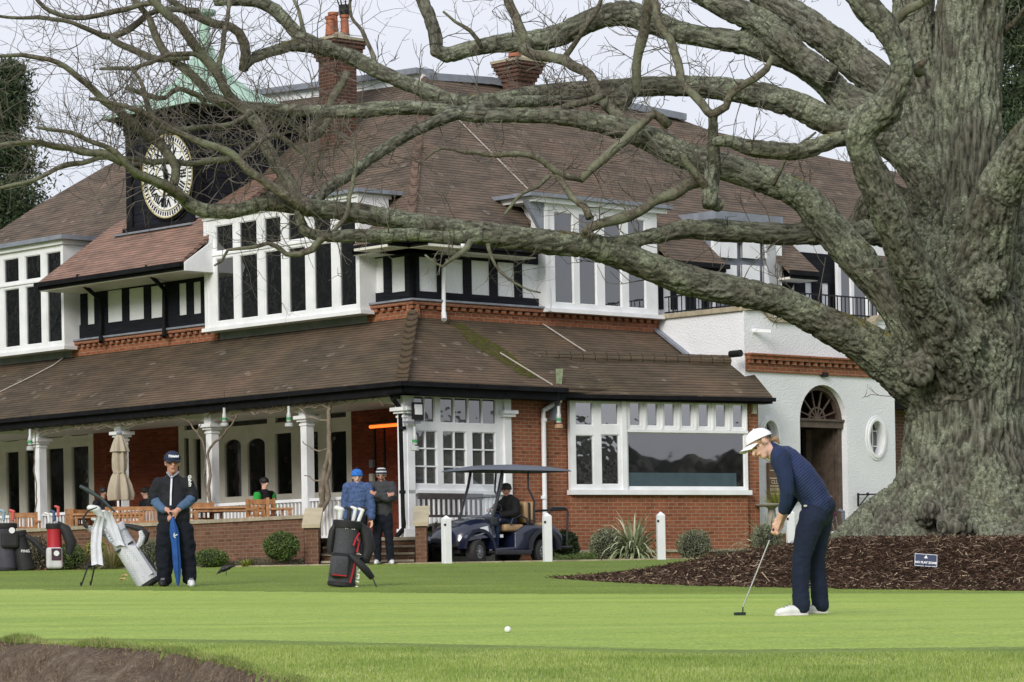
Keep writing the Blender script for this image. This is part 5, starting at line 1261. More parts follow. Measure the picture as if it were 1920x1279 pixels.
for s_ in (-1, 1):
    ob('front_fender', arcband(.83, .27, .34, .40, s_ * .42, s_ * .625, 3, 178), M_navy, cart, smooth='auto')
    m = MB(); m.prism([(.95, s_ * .38, .62), (.62, s_ * .61, .72), (.60, s_ * .615, .60), (.92, s_ * .56, .52), (1.08, s_ * .42, .53)], (.03, s_ * .01, .0)); ob('headlight', m, M_lamp, cart)
    for x, st_ in ((.83, .35), (-.83, 0)):
        w_ = thing('w', (0, 0, 0), 'w w w w', 'w'); bpy.data.objects.remove(w_)
        c = V((x, s_ * .48, .235)); ax = V((0, s_, 0)); 
        if x > 0: ax = Matrix.Rotation(st_, 3, 'Z') @ ax
        m = MB(); m.lathe(c, [(.12, -.1), (.19, -.105), (.225, -.09), (.235, -.05), (.235, .05), (.225, .09), (.19, .105), (.13, .095), (.12, .06)], 28, axis=ax)
        ty = ob('wheel', m, M_tyre, cart, smooth='auto')
        m = MB(); m.lathe(c, [(.13, .05), (.13, .09), (.115, .09), (.11, .06), (.03, .055), (.03, .095), (.02, .1)], 20, axis=ax)
        X_ = ax.orthogonal().normalized(); Y_ = ax.cross(X_)
        for k in range(10): a = k * .628; d_ = X_ * math.cos(a) + Y_ * math.sin(a); m.bar(c + ax * .085 + d_ * .03, c + ax * .085 + d_ * .12, .02, .02)
        ob('rim', m, M_alu, ty)
m = MB(); m.box(-.40, .48, -.56, .56, .20, .25)
for s_ in (-1, 1): m.box(-.45, .45, s_ * .6 - .04, s_ * .6 + .04, .17, .26)
bevel(ob('floor_pan', m, M_plas, cart), .02, 2)
for s_ in (-1, 1): ob('rear_fender', arcband(-.83, .28, .33, .40, s_ * .54, s_ * .61, -5, 182), M_plas, cart, smooth='auto')
def cushion(name, pts, w_, mat=M_tan):
    mb = MB(); 
    for i in range(len(pts) - 1): caps(mb, pts[i], pts[i + 1], w_, w_, 10)
    return mb
def seatbox(name, x0, x1, y0, y1, z0, z1, bev=.05, mat=M_tan):
    mb = MB(); mb.box(x0, x1, y0, y1, z0, z1); o = bevel(ob(name, mb, mat, cart), bev, 3); o.data.polygons.foreach_set('use_smooth', [True] * len(o.data.polygons)); return o
seatbox('seat', -.38, .12, -.52, .52, .62, .76)
for y0, y1 in ((-.5, -.03), (.03, .5)):
    o = seatbox('backrest', -.52, -.40, y0, y1, .78, 1.20, .055); seatbox('rear_backrest', -.68, -.57, y0, y1, .82, 1.20, .05)
seatbox('seat_divider', -.58, -.50, -.48, .48, .7, 1.18, .03, M_plas)
seatbox('rear_seat', -1.14, -.70, -.48, .48, .70, .80, .045); seatbox('rear_footrest', -1.62, -1.2, -.5, .5, .28, .34, .02, M_plas); seatbox('rear_seat_shell', -1.2, -.66, -.52, .52, .62, .70, .03, M_plas)
m = MB()
for s_ in (-1, 1):
    m.tube([(-.6, s_ * .52, .72), (-.62, s_ * .53, 1.2), (-.5, s_ * .5, 1.45), (-.52, s_ * .48, 1.80)], .02, 8)
    m.tube([(.44, s_ * .5, .62), (.42, s_ * .5, .86), (.18, s_ * .5, 1.5), (.12, s_ * .48, 1.80)], .028, 8)
    m.tube([(-.42, s_ * .54, .76), (-.42, s_ * .54, .86), (-.25, s_ * .55, .93), (-.05, s_ * .55, .86), (.0, s_ * .54, .74)], .018, 8)
ob('roof_strut', m, M_plas, cart, smooth='auto')
m = MB(); m.tube([(-1.0, .5, .74), (-1.02, .5, 1.02), (-1.1, .5, 1.08), (-1.42, .5, 1.08), (-1.5, .5, 1.02), (-1.5, .46, .34)], .022, 8)
m.tube([(-1.0, -.5, .74), (-1.02, -.5, 1.02), (-1.1, -.5, 1.08), (-1.42, -.5, 1.08), (-1.5, -.5, 1.02), (-1.5, -.46, .34)], .022, 8)
m.tube([(-1.48, .5, 1.05), (-1.48, -.5, 1.05)], .022, 8); ob('rear_grab_rail', m, M_plas, cart, smooth='auto')
m = MB(); m.hexa([(.40, -.5, .86), (.40, .5, .86), (.41, .5, .86), (.41, -.5, .86), (.13, -.46, 1.74), (.13, .46, 1.74), (.14, .46, 1.74), (.14, -.46, 1.74)]); ws = ob('windscreen', m, M_glS, cart)
m = MB(); m.bar((.27, -.49, 1.28), (.27, .49, 1.28), .02)
for s_ in (-1, 1): m.bar((.415, s_ * .5, .86), (.14, s_ * .46, 1.74), .025, .025)
ob('screen_frame', m, M_plas, ws)
rs = []; 
for x, w_, z in ((-1.62, .52, 1.80), (-1.52, .60, 1.83), (-1.1, .64, 1.87), (-.3, .65, 1.90), (.3, .64, 1.88), (.70, .60, 1.83), (.82, .54, 1.80)): rs.append((x, w_, 1.79, z, .02))
ob('roof', loft(rs), M_roofc, cart, smooth=True)
m = MB(); m.tube([(.22, .27 + .17 * math.cos(a), 1.0 + .17 * math.sin(a)) for a in np.linspace(0, 6.283, 22)], .014, 6)
m.v = [tuple(Matrix.Rotation(-.55, 3, 'Y') @ (V(v_) - V((.22, .27, 1.0))) + V((.16, .27, 1.0))) for v_ in m.v]
sw_ = ob('steering_wheel', m, M_plas, cart, smooth=True); m = MB(); m.bar((.17, .27, 1.0), (.42, .27, .72), .05); m.bar((.16, .12, 1.0), (.16, .42, 1.0), .03, .02); ob('column', m, M_plas, sw_)
m = MB(); m.box(.30, .46, -.54, .54, .72, .9); bevel(ob('dashboard', m, M_plas, cart), .04, 2)
m = MB(); m.prism([(.30, .575, .50), (.22, .575, .50), (.22, .575, .56), (.3, .575, .56)], (0, .004, 0)); ob('side_badge', m, M_lamp, cart)
m = MB(); m.ball((.62, .60, .60), .035, 8, (1, .5, 1)); ob('indicator', m, simple('amber_lens', (.6, .18, .04), .3), cart)
cart.location = (-.44, 62.5, .74); cart.rotation_euler.z = math.atan2(-.65, -.76)
def CW(x, y, z): a = cart.rotation_euler.z; return V((-.44 + x * math.cos(a) - y * math.sin(a), 62.5 + x * math.sin(a) + y * math.cos(a), .74 + z))
# ------------------------------------------------------------------ golf bags
M_chrome = simple('club_steel', (.5, .51, .53), .3, .1, 20, metal=.9); M_blk = simple('black_nylon', (.015, .015, .017), .7, .3, 30, bump=.003)
M_char = simple('charcoal_nylon', (.055, .057, .065), .75, .35, 60, bump=.004, bscale=200); M_red = simple('red_trim', (.42, .018, .03), .5, .1)
q = NT('white_patterned_bag'); _v = q.coord('Object'); q.base(q.mix(q.math('MULTIPLY', q.ramp(q.vor(_v, 42, rand=.25), [(.22, 1.0), (.3, 0.0)]), .75), q.ramp(q.noise(_v, 3), [(.3, (.52, .54, .60)), (.7, (.68, .69, .74))]), (.14, .15, .2)), .6); M_wbag = q.m
M_towel = simple('white_towel', (.66, .67, .74), .9, .08, 10, bump=.006, bscale=25)
def bag(label, px, py, Y, lean, yaw, h, r, mats, group='golf bags', z=None, sx=1.0):
    """lean: sideways tilt to the left in radians; local z runs up the bag. returns (root, local->world)"""
    g = ghit(px, py) if z is None else V((P(px, py, Y).x, Y, z))
    mb_, mp_, ma_ = mats
    R_ = Matrix.Rotation(-lean, 3, 'Y') @ Matrix.Rotation(yaw, 3, 'Z')
    W = lambda x, y, z_: g + R_ @ V((x, y, z_))
    t_ = thing('golf_bag', g, label, 'golf bag', group)
    def sub(name, mb, mat, smooth='auto', par=None):
        mb.v = [tuple(W(*v_)) for v_ in mb.v]; return ob(name, mb, mat, par or t_, smooth=smooth)
    body = sub('body', MB().lathe((0, 0, 0), [(r * 1.05, .05), (r * 1.08, .12), (r * .98, h * .5), (r * .92, h * .8), (r * 1.0, h * .93), (r * 1.05, h), (r * .95, h + .01), (r * .9, h - .04)], 24, sx=sx), mb_)
    sub('base', MB().lathe((0, 0, 0), [(r * 1.0, 0), (r * 1.12, .02), (r * 1.12, .06), (r * 1.0, .07)], 24, sx=sx), M_blk)
    sub('collar', MB().lathe((0, 0, 0), [(r * 1.06, h - .08), (r * 1.1, h - .06), (r * 1.12, h + .01), (r * 1.0, h + .02), (r * .95, h)], 24, sx=sx), ma_)
    return t_, sub, W, body
def club(name, label, cat, W, x, y, z0, z1, head, mat, group, tilt=(0, 0)):
    a = W(x, y, z0); b = W(x + tilt[0], y + tilt[1], z1); t_ = thing(name, a, label, cat, group)
    m = MB(); m.tube([a, b], .0055, 6); ob('shaft', m, M_chrome, t_)
    mb = MB()
    if head == 'iron':
        d_ = (b - a).normalized(); s_ = V((-.9, -.2, 0)); caps(mb, b, b + s_ * .035 + d_ * .03, .012, .018, 8); mb.hexa([b + s_ * i * .07 + V((0, j * .02 - .01, 0)) + d_ * k for k in (-.01, .045) for i, j in ((0, 0), (1, 0), (1, 1), (0, 1))])
        ob('head', mb, mat, t_)
    else:
        r_ = head; d_ = (b - a).normalized(); caps(mb, b - d_ * .12, b + d_ * .02, .028, r_ * .8, 12); caps(mb, b + d_ * .03, b + d_ * .05 + V((-.05, 0, 0)), r_ * .9, r_ * .85, 12, (0, 0, 1), .75)
        remesh('headcover', mb, mat, t_, vox=.008, it=5)
    return t_
# white patterned stand bag, leaning left
t_, sub, W, body = bag('white patterned golf stand bag with towels, leaning left beside the umbrella man', 283, 1099, 43, .56, 0, .90, .150, (M_wbag, M_wbag, M_towel), z=None)
m = MB(); m.box(.06, .13, -.15, .02, .12, .55); o = sub('side_pocket', m, M_wbag); m = MB(); m.box(-.02, .03, -.135, -.125, .14, .5); sub('zip', m, M_blk)
m = MB(); m.box(-.13, .13, -.13, .13, .60, .625); sub('band', m, M_blk)
m = MB(); m.tube([(.12, -.03, .88), (.17, -.04, .84), (.30, -.05, .70), (.33, -.05, .60), (.27, -.05, .55), (.15, -.04, .50)], [.02, .03, .045, .05, .045, .02], 8); m.tube([(.1, .02, .5), (.14, .02, .3), (.15, .02, .12)], [.03, .05, .03], 8); sub('strap', m, M_blk)
m = MB(); m.tube([(.13, -.06, .52), (.20, -.08, .54), (.27, -.08, .60), (.29, -.08, .68)], [.03, .045, .045, .03], 8); sub('strap_pad', m, M_wbag)
LT = P(196, 975, t_.location.y)
for dx, dy in ((0, -.05), (.30, .45)):
    m = MB(); e = P(152 + dx * 60, 1094, t_.location.y + dy); e.z = gz(e.x, e.y) + .005; m.tube([LT, e], .011, 8); m.tube([e + V((0, 0, .0)), e + V((0, 0, .05))], .014, 8); ob('stand_leg', m, M_blk, t_)
m = MB(); a = P(196, 1000, t_.location.y); m.tube([a, P(240, 1045, t_.location.y)], .006, 6); ob('stand_rod', m, M_blk, t_)
def cloth(name, label, pts, w0, Y, mat=M_towel):
    """hanging towel: centre line pixels with half widths"""
    nseg = len(pts); vs = []; fs = []; K_ = 9
    for j, (x, y, w_) in enumerate(pts):
        for k in range(K_):
            u = -1 + 2 * k / (K_ - 1); p = P(x + u * w_, y + 3 * abs(u), Y - .03 - .02 * math.cos(u * 6 + j * .4)); vs.append(p)
        for k in range(K_):
            u = 1 - 2 * k / (K_ - 1); p = P(x + u * w_, y + 3 * abs(u), Y + .015 - .02 * math.cos(u * 6 + j * .4)); vs.append(p)
    n = 2 * K_
    for j in range(nseg - 1):
        for k in range(n): k2 = (k + 1) % n; fs.append((j * n + k, (j + 1) * n + k, (j + 1) * n + k2, j * n + k2))
    fs.append(tuple(range(n))[::-1]); fs.append(tuple((nseg - 1) * n + k for k in range(n)))
    r_ = thing('towel', P(pts[0][0], pts[0][1], Y), label, 'towel', 'towels hung on the white bag'); ob('cloth', MB().add(vs, fs), mat, r_, smooth=True); return r_
Yb = t_.location.y - .16
tw1 = cloth('towel', 'folded white towel with blue-grey lettering draped across the white golf bag', [(200, 958, 9), (207, 985, 14), (217, 1012, 13), (226, 1022, 9)], 0, Yb)
cloth('towel', 'long white towel hanging straight down from the front of the white bag', [(188, 968, 8), (182, 990, 10), (180, 1020, 10), (182, 1048, 11), (183, 1058, 11)], 0, Yb - .03)
t2 = text_mesh('OKYSA', .075, P(203, 1005, Yb - .085), V((.45, 0, -.9)), V((.9, 0, .45)), .001); ob('lettering', t2, simple('slate_print', (.12, .15, .2), .6), tw1)
M_cover = simple('white_headcover', (.66, .70, .68), .5, .1, 20)
club('driver', 'driver under a white and pale green headcover, topmost club in the white bag', 'golf club', W, -.02, -.02, .7, 1.21, .075, M_cover, 'clubs in the white bag', (-.03, 0))
club('fairway_wood', 'grey headcovered wood below the driver in the white bag', 'golf club', W, -.06, -.02, .7, 1.08, .034, M_cover, 'clubs in the white bag', (-.05, 0))
for i in range(6):
    club('iron_club', 'steel iron club sticking out of the white bag, in a cluster below the headcovers', 'golf club', W, -.08 + .01 * i, -.10 + .02 * i, .7, .98 + .03 * (i % 3), 'iron', M_chrome, 'irons in the white bag', (-.10 - .02 * i, -.02 * i))
m = MB(); a = P(150, 912, Yb + .2); m.tube([P(215, 960, Yb + .1), P(190, 935, Yb + .15), P(165, 920, Yb + .18), a], [.015, .022, .03, .024], 8)
o = ob('umbrella_in_bag', m, simple('dark_green_cloth', (.02, .035, .035), .6)); tag(o, 'dark furled umbrella sticking out at the left of the white bag', 'umbrella'); o.name = 'furled_umbrella'
m = MB(); m.tube([P(182, 952, Yb), P(165, 958, Yb), P(156, 972, Yb), P(159, 985, Yb), P(164, 990, Yb)], [.008, .012, .016, .028, .02], 8)
o = ob('putter_cover', m, M_blk); tag(o, 'black rubber putter cover hanging at the left edge of the white bag', 'putter cover')
# black and red stand bag
t_, sub, W, body = bag('black and charcoal golf stand bag with red stripes standing on the green edge', 640, 1101, 42.8, -.11, .3, .84, .165, (M_char, M_char, M_blk))
m = MB(); m.box(-.20, .03, -.22, -.05, .12, .40); o = sub('ball_pocket', m, M_char, smooth=False); bevel(o, .045, 3); o.data.polygons.foreach_set('use_smooth', [True] * len(o.data.polygons))
m = MB(); m.box(-.19, .0, -.232, -.22, .14, .155); sub('red_zip', m, M_red)
m = MB(); m.tube([(.07, -.165, .06), (.10, -.16, .25), (.115, -.152, .40)], .012, 6); sub('red_stripe', m, M_red)
m = MB(); m.tube([(.13, -.125, .46), (.15, -.10, .56), (.172, -.04, .64)], .013, 6); sub('red_stripe', m, M_red)
m = MB(); m.tube([(.07, -.158, .54), (.10, -.14, .64), (.15, -.085, .71)], .013, 6); sub('red_stripe', m, M_red)
m = MB(); m.box(-.19, .19, -.19, .16, .40, .435); sub('belt', m, M_blk)
m = MB(); m.tube([(.03, -.20, .42), (.12, -.27, .34), (.24, -.27, .24), (.34, -.2, .16)], [.03, .045, .05, .04], 10); sub('shoulder_pad', m, M_blk)
m = MB(); m.tube([(.13, 0, .84), (.25, .0, .74), (.31, 0, .55), (.28, 0, .38), (.18, 0, .30)], [.04, .085, .09, .07, .03], 10); sub('shoulder_strap', m, M_blk)
m = MB(); m.tube([(-.13, 0, .84), (-.19, 0, .7), (-.20, 0, .5), (-.19, 0, .42)], [.03, .045, .045, .03], 10); sub('shoulder_strap', m, M_blk)
for (x0, x1, y1) in ((692, 706, 0), (640, 640, .8)):
    m = MB(); a = P(x0, 1068, t_.location.y - .1); e = P(x1, 1101, t_.location.y - .15 + y1); e.z = gz(e.x, e.y); m.tube([a, e], .009, 6); ob('stand_leg', m, M_blk, t_)
o = text_mesh('Tourlist', .045, W(-.0, -.158, .76), W(1, 0, 0) - W(0, 0, 0), W(0, 0, 1) - W(0, 0, 0), .001, bold=.001)
ob('logo', text_mesh('Titleist', .05, W(0, -.158, .765), W(1, 0, 0) - W(0, 0, 0), W(0, 0, 1) - W(0, 0, 0), .001, bold=.0015, shear=.2), M_white, t_)
ob('script_logo', text_mesh('Titleist', .17, W(.155, -.085, .2), W(0, 0, 1) - W(0, 0, 0), W(-.9, .6, 0) - W(0, 0, 0), .0015, bold=.002, shear=.25), M_white, t_)
M_cov2 = simple('white_leather_cover', (.72, .72, .72), .5, .08); M_lime = simple('lime_grip', (.25, .5, .08), .5)
club('driver', 'driver with crumpled white cloth over its head at the left of the black bag', 'golf club', W, -.1, 0, .6, .96, .055, M_cov2, 'clubs in the black bag', (.0, 0))
for i, (x, mt, lab, z1, lean_) in enumerate(((-.02, M_blk, 'black headcovered club near the middle of the black and red bag', .98, .02), (.06, M_cov2, 'club with white striped headcover in the middle of the black bag', .99, .05), (.12, M_cov2, 'club with long white slanting headcover at the right of the black bag', .98, .11), (.15, M_blk, 'club in a tall black headcover, rightmost in the black bag', 1.0, .13))):
    club('covered_club', lab, 'golf club', W, x * .6, .02 * i - .03, .6, z1, .032, mt, 'clubs in the black bag', (lean_, 0))
# far bags by the wall
def farbag(label, px, mats, h=.82, r=.15, lean=0, Y=59.3, py=1063):
    t_, sub, W, body = bag(label, px, py, Y, lean, .2, h, r, mats, z=gz(P(px, py, Y).x, Y)); return t_, sub, W
t_, sub, W = farbag('white and red golf bag with a black hood beside the terrace wall', 103, (M_red, M_red, M_blk), .84, .14)
m = MB(); m.box(-.16, .13, -.21, -.02, .03, .42); o = sub('front_pocket', m, simple('white_nylon', (.55, .55, .56), .6), smooth=False); bevel(o, .05, 3)
m = MB(); m.box(-.07, .11, -.225, -.2, .18, .40); o = sub('logo_panel', m, simple('maroon_panel', (.05, .02, .035), .6), smooth=False); bevel(o, .01, 1)
m = MB(); m.lathe(W(.02, -.235, .31), [(.05, 0), (.05, .004)], 16, axis=W(0, -1, 0) - W(0, 0, 0)); ob('round_logo', m, M_white, t_)
m = MB(); m.tube([(.05, -.02, .86), (.2, -.05, .75), (.3, -.05, .5), (.26, -.05, .3)], [.06, .1, .11, .06], 10); sub('hood', m, M_blk)
for x, mt, lab, z1 in ((-.1, M_cov2, 'white headcover on a club at the left of the red and white bag', 1.0), (0, simple('blue_cover', (.05, .09, .2), .6), 'blue headcovered club in the middle of the red and white bag', 1.04), (.08, simple('coral_grip', (.55, .10, .09), .5), 'club with coral red cover at the right of the red and white bag', 1.12)):
    club('covered_club', lab, 'golf club', W, x * .6, 0, .6, z1, .036, mt, 'clubs in the red bag', (x * .4, 0))
t_, sub, W = farbag('dark purple-grey golf bag at the left edge of the picture', 12, (simple('plum_nylon', (.05, .047, .065), .7, .2), M_blk, M_blk), .86, .19)
m = MB(); m.box(-.1, .22, -.26, -.05, .42, .74); o = sub('pocket', m, M_blk, smooth=False); bevel(o, .05, 2)
m = MB(); m.lathe(W(.1, -.27, .74), [(.055, 0), (.055, .02)], 16, axis=W(0, -1, 0) - W(0, 0, 0)); ob('disc_tag', m, M_white, t_)
for x, mt, lab in ((-.05, simple('pale_blue_cover', (.25, .35, .42), .6), 'pale blue headcovered club in the leftmost dark bag'), (.12, simple('coral_grip', (.55, .10, .09), .5), 'coral tipped club leaning in the leftmost dark bag')):
    club('covered_club', lab, 'golf club', W, x, 0, .6, 1.06, .045, mt, 'clubs in the leftmost bag', (.02, 0))
t_, sub, W = farbag('black nylon golf bag leaning against the dark bag at far left', 50, (M_blk, M_blk, M_blk), .72, .15, .22)
m = MB(); m.tube([(.1, -.05, .66), (.25, -.1, .5), (.4, -.1, .22), (.42, -.1, .05)], [.03, .06, .05, .02], 8); sub('strap', m, M_blk)
ob('logo', text_mesh('PING', .07, W(.05, -.165, .35), V((1, 0, 0)), V((0, 0, 1)), .001, bold=.001), M_white, t_)
# bag half hidden behind the oak roots
q = NT('pink_pattern'); _v = q.coord('Object'); q.base(q.mix(q.math('GREATER_THAN', q.vor(_v, 30), .5), (.35, .06, .15), (.7, .6, .66)), .6); M_pink = q.m
t_, sub, W, body = bag('pink and white patterned golf bag half hidden behind the oak root', 1583, 1040, 53.2, .15, 0, .5, .13, (M_pink, M_pink, M_cov2), z=gz(5.4, 53.2))
for x, mt, lab, z1 in ((-.1, M_cov2, 'white headcovered club leaning left out of the pink bag', .82), (-.02, simple('plum_cover', (.12, .02, .06), .5), 'plum coloured club standing tallest in the pink bag', .9), (.1, M_lead, 'grey headed club at the right of the pink bag', .78)):
    club('covered_club', lab, 'golf club', W, x * .6, 0, .3, z1, .04, mt, 'clubs in the pink bag', (x * .5, 0))
# ------------------------------------------------------------------ wall things
f = FL(BW); hp = f.px(720, 799, .25); z_ = hp[1]
ht = thing('patio_heater', f.p(hp[0], z_, .2), 'glowing orange infrared heater on the dark brick wall above the two men', 'heater')
q = NT('heater_glow'); q.b.inputs['Emission Color'].default_value = (1, .16, .02, 1); q.b.inputs['Emission Strength'].default_value = 1.5; q.base((.3, .05, .01), .5); M_glow = q.m
ua, ub = f.px(694, 800, .25)[0], f.px(746, 798, .25)[0]
m = MB(); m.tube([f.p(ua, z_, .25), f.p(ub, z_, .25)], .034, 8); ob('element', m, M_glow, ht)
m = MB(); m.fb(f, ub - .02, ua + .02, z_ + .045, z_ + .09, .12, .33); m.fb(f, (ua + ub) / 2 - .04, (ua + ub) / 2 + .04, z_ - .02, z_ + .05, 0, .2); ob('reflector', m, M_iron, ht)
m = MB(); ux_ = f.px(704, 850)[0]; m.fb(f, ux_ - .02, ux_ + .02, FZ + .1, z_, .0, .03); ux_ = f.px(722, 850)[0]; m.fb(f, ux_ - .02, ux_ + .02, FZ + .1, z_, .0, .03); ob('conduit', m, M_iron, ht)
for px, py, lab in ((702, 870, 'grey electrical box on the verandah brick wall, upper of two'), (702, 896, 'pale switch box on the verandah brick wall, lower of two')):
    u, z = f.px(px, py); m = MB(); m.fb(f, u - .06, u + .06, z - .08, z + .08, 0.03, .1); bx_ = ob('switch_box', m, M_lead if py < 880 else M_cream); tag(bx_, lab, 'switch box')
fp = FRt(.45)
u, z = fp.px(785, 771, .25); nb_ = thing('notice_lantern', fp.p(u, z, .2), 'black framed white notice panel on a bracket at the porch corner', 'notice')
m = MB(); m.fb(fp, u - .14, u + .14, z - .17, z + .17, .2, .24); ob('frame', m, M_iron, nb_); m = MB(); m.fb(fp, u - .1, u + .1, z - .07, z + .13, .24, .246); ob('sheet', m, M_white, nb_); m = MB(); m.fb(fp, u - .3, u + .1, z - .24, z - .20, .1, .2); ob('bracket', m, M_lead, nb_)
# feeders hung from the eaves
M_feed = simple('clear_plastic', (.45, .47, .45), .3, .1); M_gr = simple('feeder_green', (.05, .28, .10), .5); M_cup = simple('feeder_amber', (.38, .22, .12), .5)
def feeder(px, py0, py1, Y, lab, mt):
    a = P(px, py0, Y); b = P(px, py1, Y); h = a.z - b.z; t_ = thing('hanging_bottle_trap', b, lab, 'bottle trap', 'wasp traps hung along the eaves')
    m = MB(); m.lathe(b, [(.045, h * .25), (.05, h * .3), (.045, h * .62), (.03, h * .7), (.028, h)], 14); ob('bottle', m, M_feed, t_, smooth='auto')
    m = MB(); m.lathe(b, [(.06, 0), (.085, .01), (.085, h * .16), (.06, h * .2)], 14); ob('cup', m, mt, t_, smooth='auto'); m = MB(); m.lathe(b, [(.052, h * .34), (.052, h * .46)], 14); ob('label_band', m, M_gr, t_)
    m = MB(); m.tube([a, a + V((0, 0, .35))], .004, 4); ob('string', m, M_iron, t_)
feeder(1048, 762, 804, 65.3, 'clear bottle trap with green band hanging beside the white downpipe', M_cup)
feeder(778, 800, 846, 62.9, 'clear bottle trap with green band hanging before the porch window', M_feed)
feeder(542, 762, 801, 64.9, 'clear bottle trap with green band hanging left of a verandah column', M_feed)
feeder(421, 765, 800, 66.6, 'faint bottle trap hanging in the shade above the double door', M_feed)
feeder(57, 805, 845, 71.2, 'bottle trap hanging beside the leftmost verandah column', M_feed)
# cameras, lights, alarm box, bracket
def fthing(name, fr, px, py, n, lab, cat): u, z = fr.px(px, py, n); return u, z, thing(name, fr.p(u, z, n), lab, cat)
fr = FRt(PT); u, z, t_ = fthing('security_camera', fr, 1425, 621, .1, 'small white security camera on the upper white rendered wall', 'camera')
m = MB(); m.tube([fr.p(u - .1, z, 0), fr.p(u - .1, z, .12)], .05, 10); ob('mount', m, M_white, t_); m = MB(); m.bar(fr.p(u - .1, z, .12), fr.p(u + .12, z - .02, .3), .07, .07); ob('body', m, M_white, t_)
u, z, t_ = fthing('passage_vent', fr, 1376, 664, .1, 'dark round pipe outlet where the bay roof meets the white wall', 'vent'); m = MB(); m.tube([fr.p(u, z, .0), fr.p(u, z, .3)], .075, 12); ob('outlet', m, M_iron, t_)
u, z, t_ = fthing('door_light', fr, 1546, 703, .05, 'small dark wall light above the arched doorway', 'light'); m = MB(); m.fb(fr, u - .08, u + .08, z - .05, z + .05, 0, .09); ob('housing', m, M_iron, t_)
u, z, t_ = fthing('handrail_bracket', fr, 1640, 935, .1, 'black iron rail bracket on the white wall beside the oak', 'bracket')
g = lambda x, y, n=.1: fr.p(fr.px(x, y, n)[0], fr.px(x, y, n)[1], n)
m = MB(); m.bar(g(1609, 925), g(1609, 950), .035); m.bar(g(1609, 928), g(1690, 926), .03); m.bar(g(1611, 949), g(1627, 929), .02); m.ball(g(1627, 927), .04, 8); ob('ironwork', m, M_iron, t_)
u, z = fb_.px(1412, 765, -.1); m = MB(); m.fb(fb_, u - .05, u + .06, z - .13, z + .08, -.12, -.04); o = ob('alarm_box', m, simple('cream_plastic', (.5, .46, .34), .5)); tag(o, 'cream alarm box under the eaves at the right end of the bay', 'alarm box')
u, z = FL(.45).px(741, 742, .3); fq = FL(.45); m = MB(); m.fb(fq, u - .1, u + .1, z - .07, z + .05, .25, .33); o = ob('floodlight', m, M_iron); tag(o, 'small black floodlight under the verandah eaves near the corner', 'floodlight')
# notice board and stone shelf by the entrance
fr = FRt(PT); ub0, ub1 = fr.px(1443, 900, .1)[0], fr.px(1500, 900, .1)[0]; z0, z1 = fr.px(1460, 941, .1)[1], fr.px(1460, 868, .1)[1]
nb_ = thing('club_board', fr.p(ub0, z0, .1), 'brown wooden notice board with gold lettering on the white wall behind the golfer', 'notice board')
m = MB(); m.fb(fr, ub0, ub1, z0, z1, 0.01, .08); ob('board', m, simple('brown_board', (.11, .06, .035), .5, .2), nb_)
M_pl = simple('cream_lettering', (.62, .55, .4), .5)
m = MB()
for i in range(1, 5): z = z0 + (z1 - z0) * i / 5; m.fb(fr, ub0 + .03, ub1 - .03, z - .008, z + .008, .08, .086)
ob('rule_line', m, M_pl, nb_)
ob('lettering', text_mesh('CLUB', .12, fr.p(ub0 + .22, z0 + (z1 - z0) * .5, .083), fr.u, (0, 0, 1), .001), M_pl, nb_); ob('lettering', text_mesh('NO THROUGH', .085, fr.p(ub0 + .32, z0 + (z1 - z0) * .31, .083), fr.u, (0, 0, 1), .001), M_pl, nb_)
u0, u1 = fr.px(1418, 945, .6)[0], fr.px(1475, 945, .6)[0]; z = fr.px(1440, 945, .6)[1]
t_ = thing('stone_table', fr.p((u0 + u1) / 2, .76, .6), 'weathered round-edged stone table by the entrance behind the golfer', 'table')
c = fr.p((u0 + u1) / 2, 0, .6); m = MB(); m.lathe(V((c.x, c.y, z)), [(.28, -.06), (.34, -.04), (.36, -.01), (.34, .0)], 24); ob('top', m, M_concrete, t_); m = MB(); m.lathe(V((c.x, c.y, .7)), [(.2, 0), (.2, .06), (.1, .12), (.07, .3), (.13, .5), (.08, z - .8), (.16, z - .74)], 16); ob('pedestal', m, M_concrete, t_, smooth='auto')
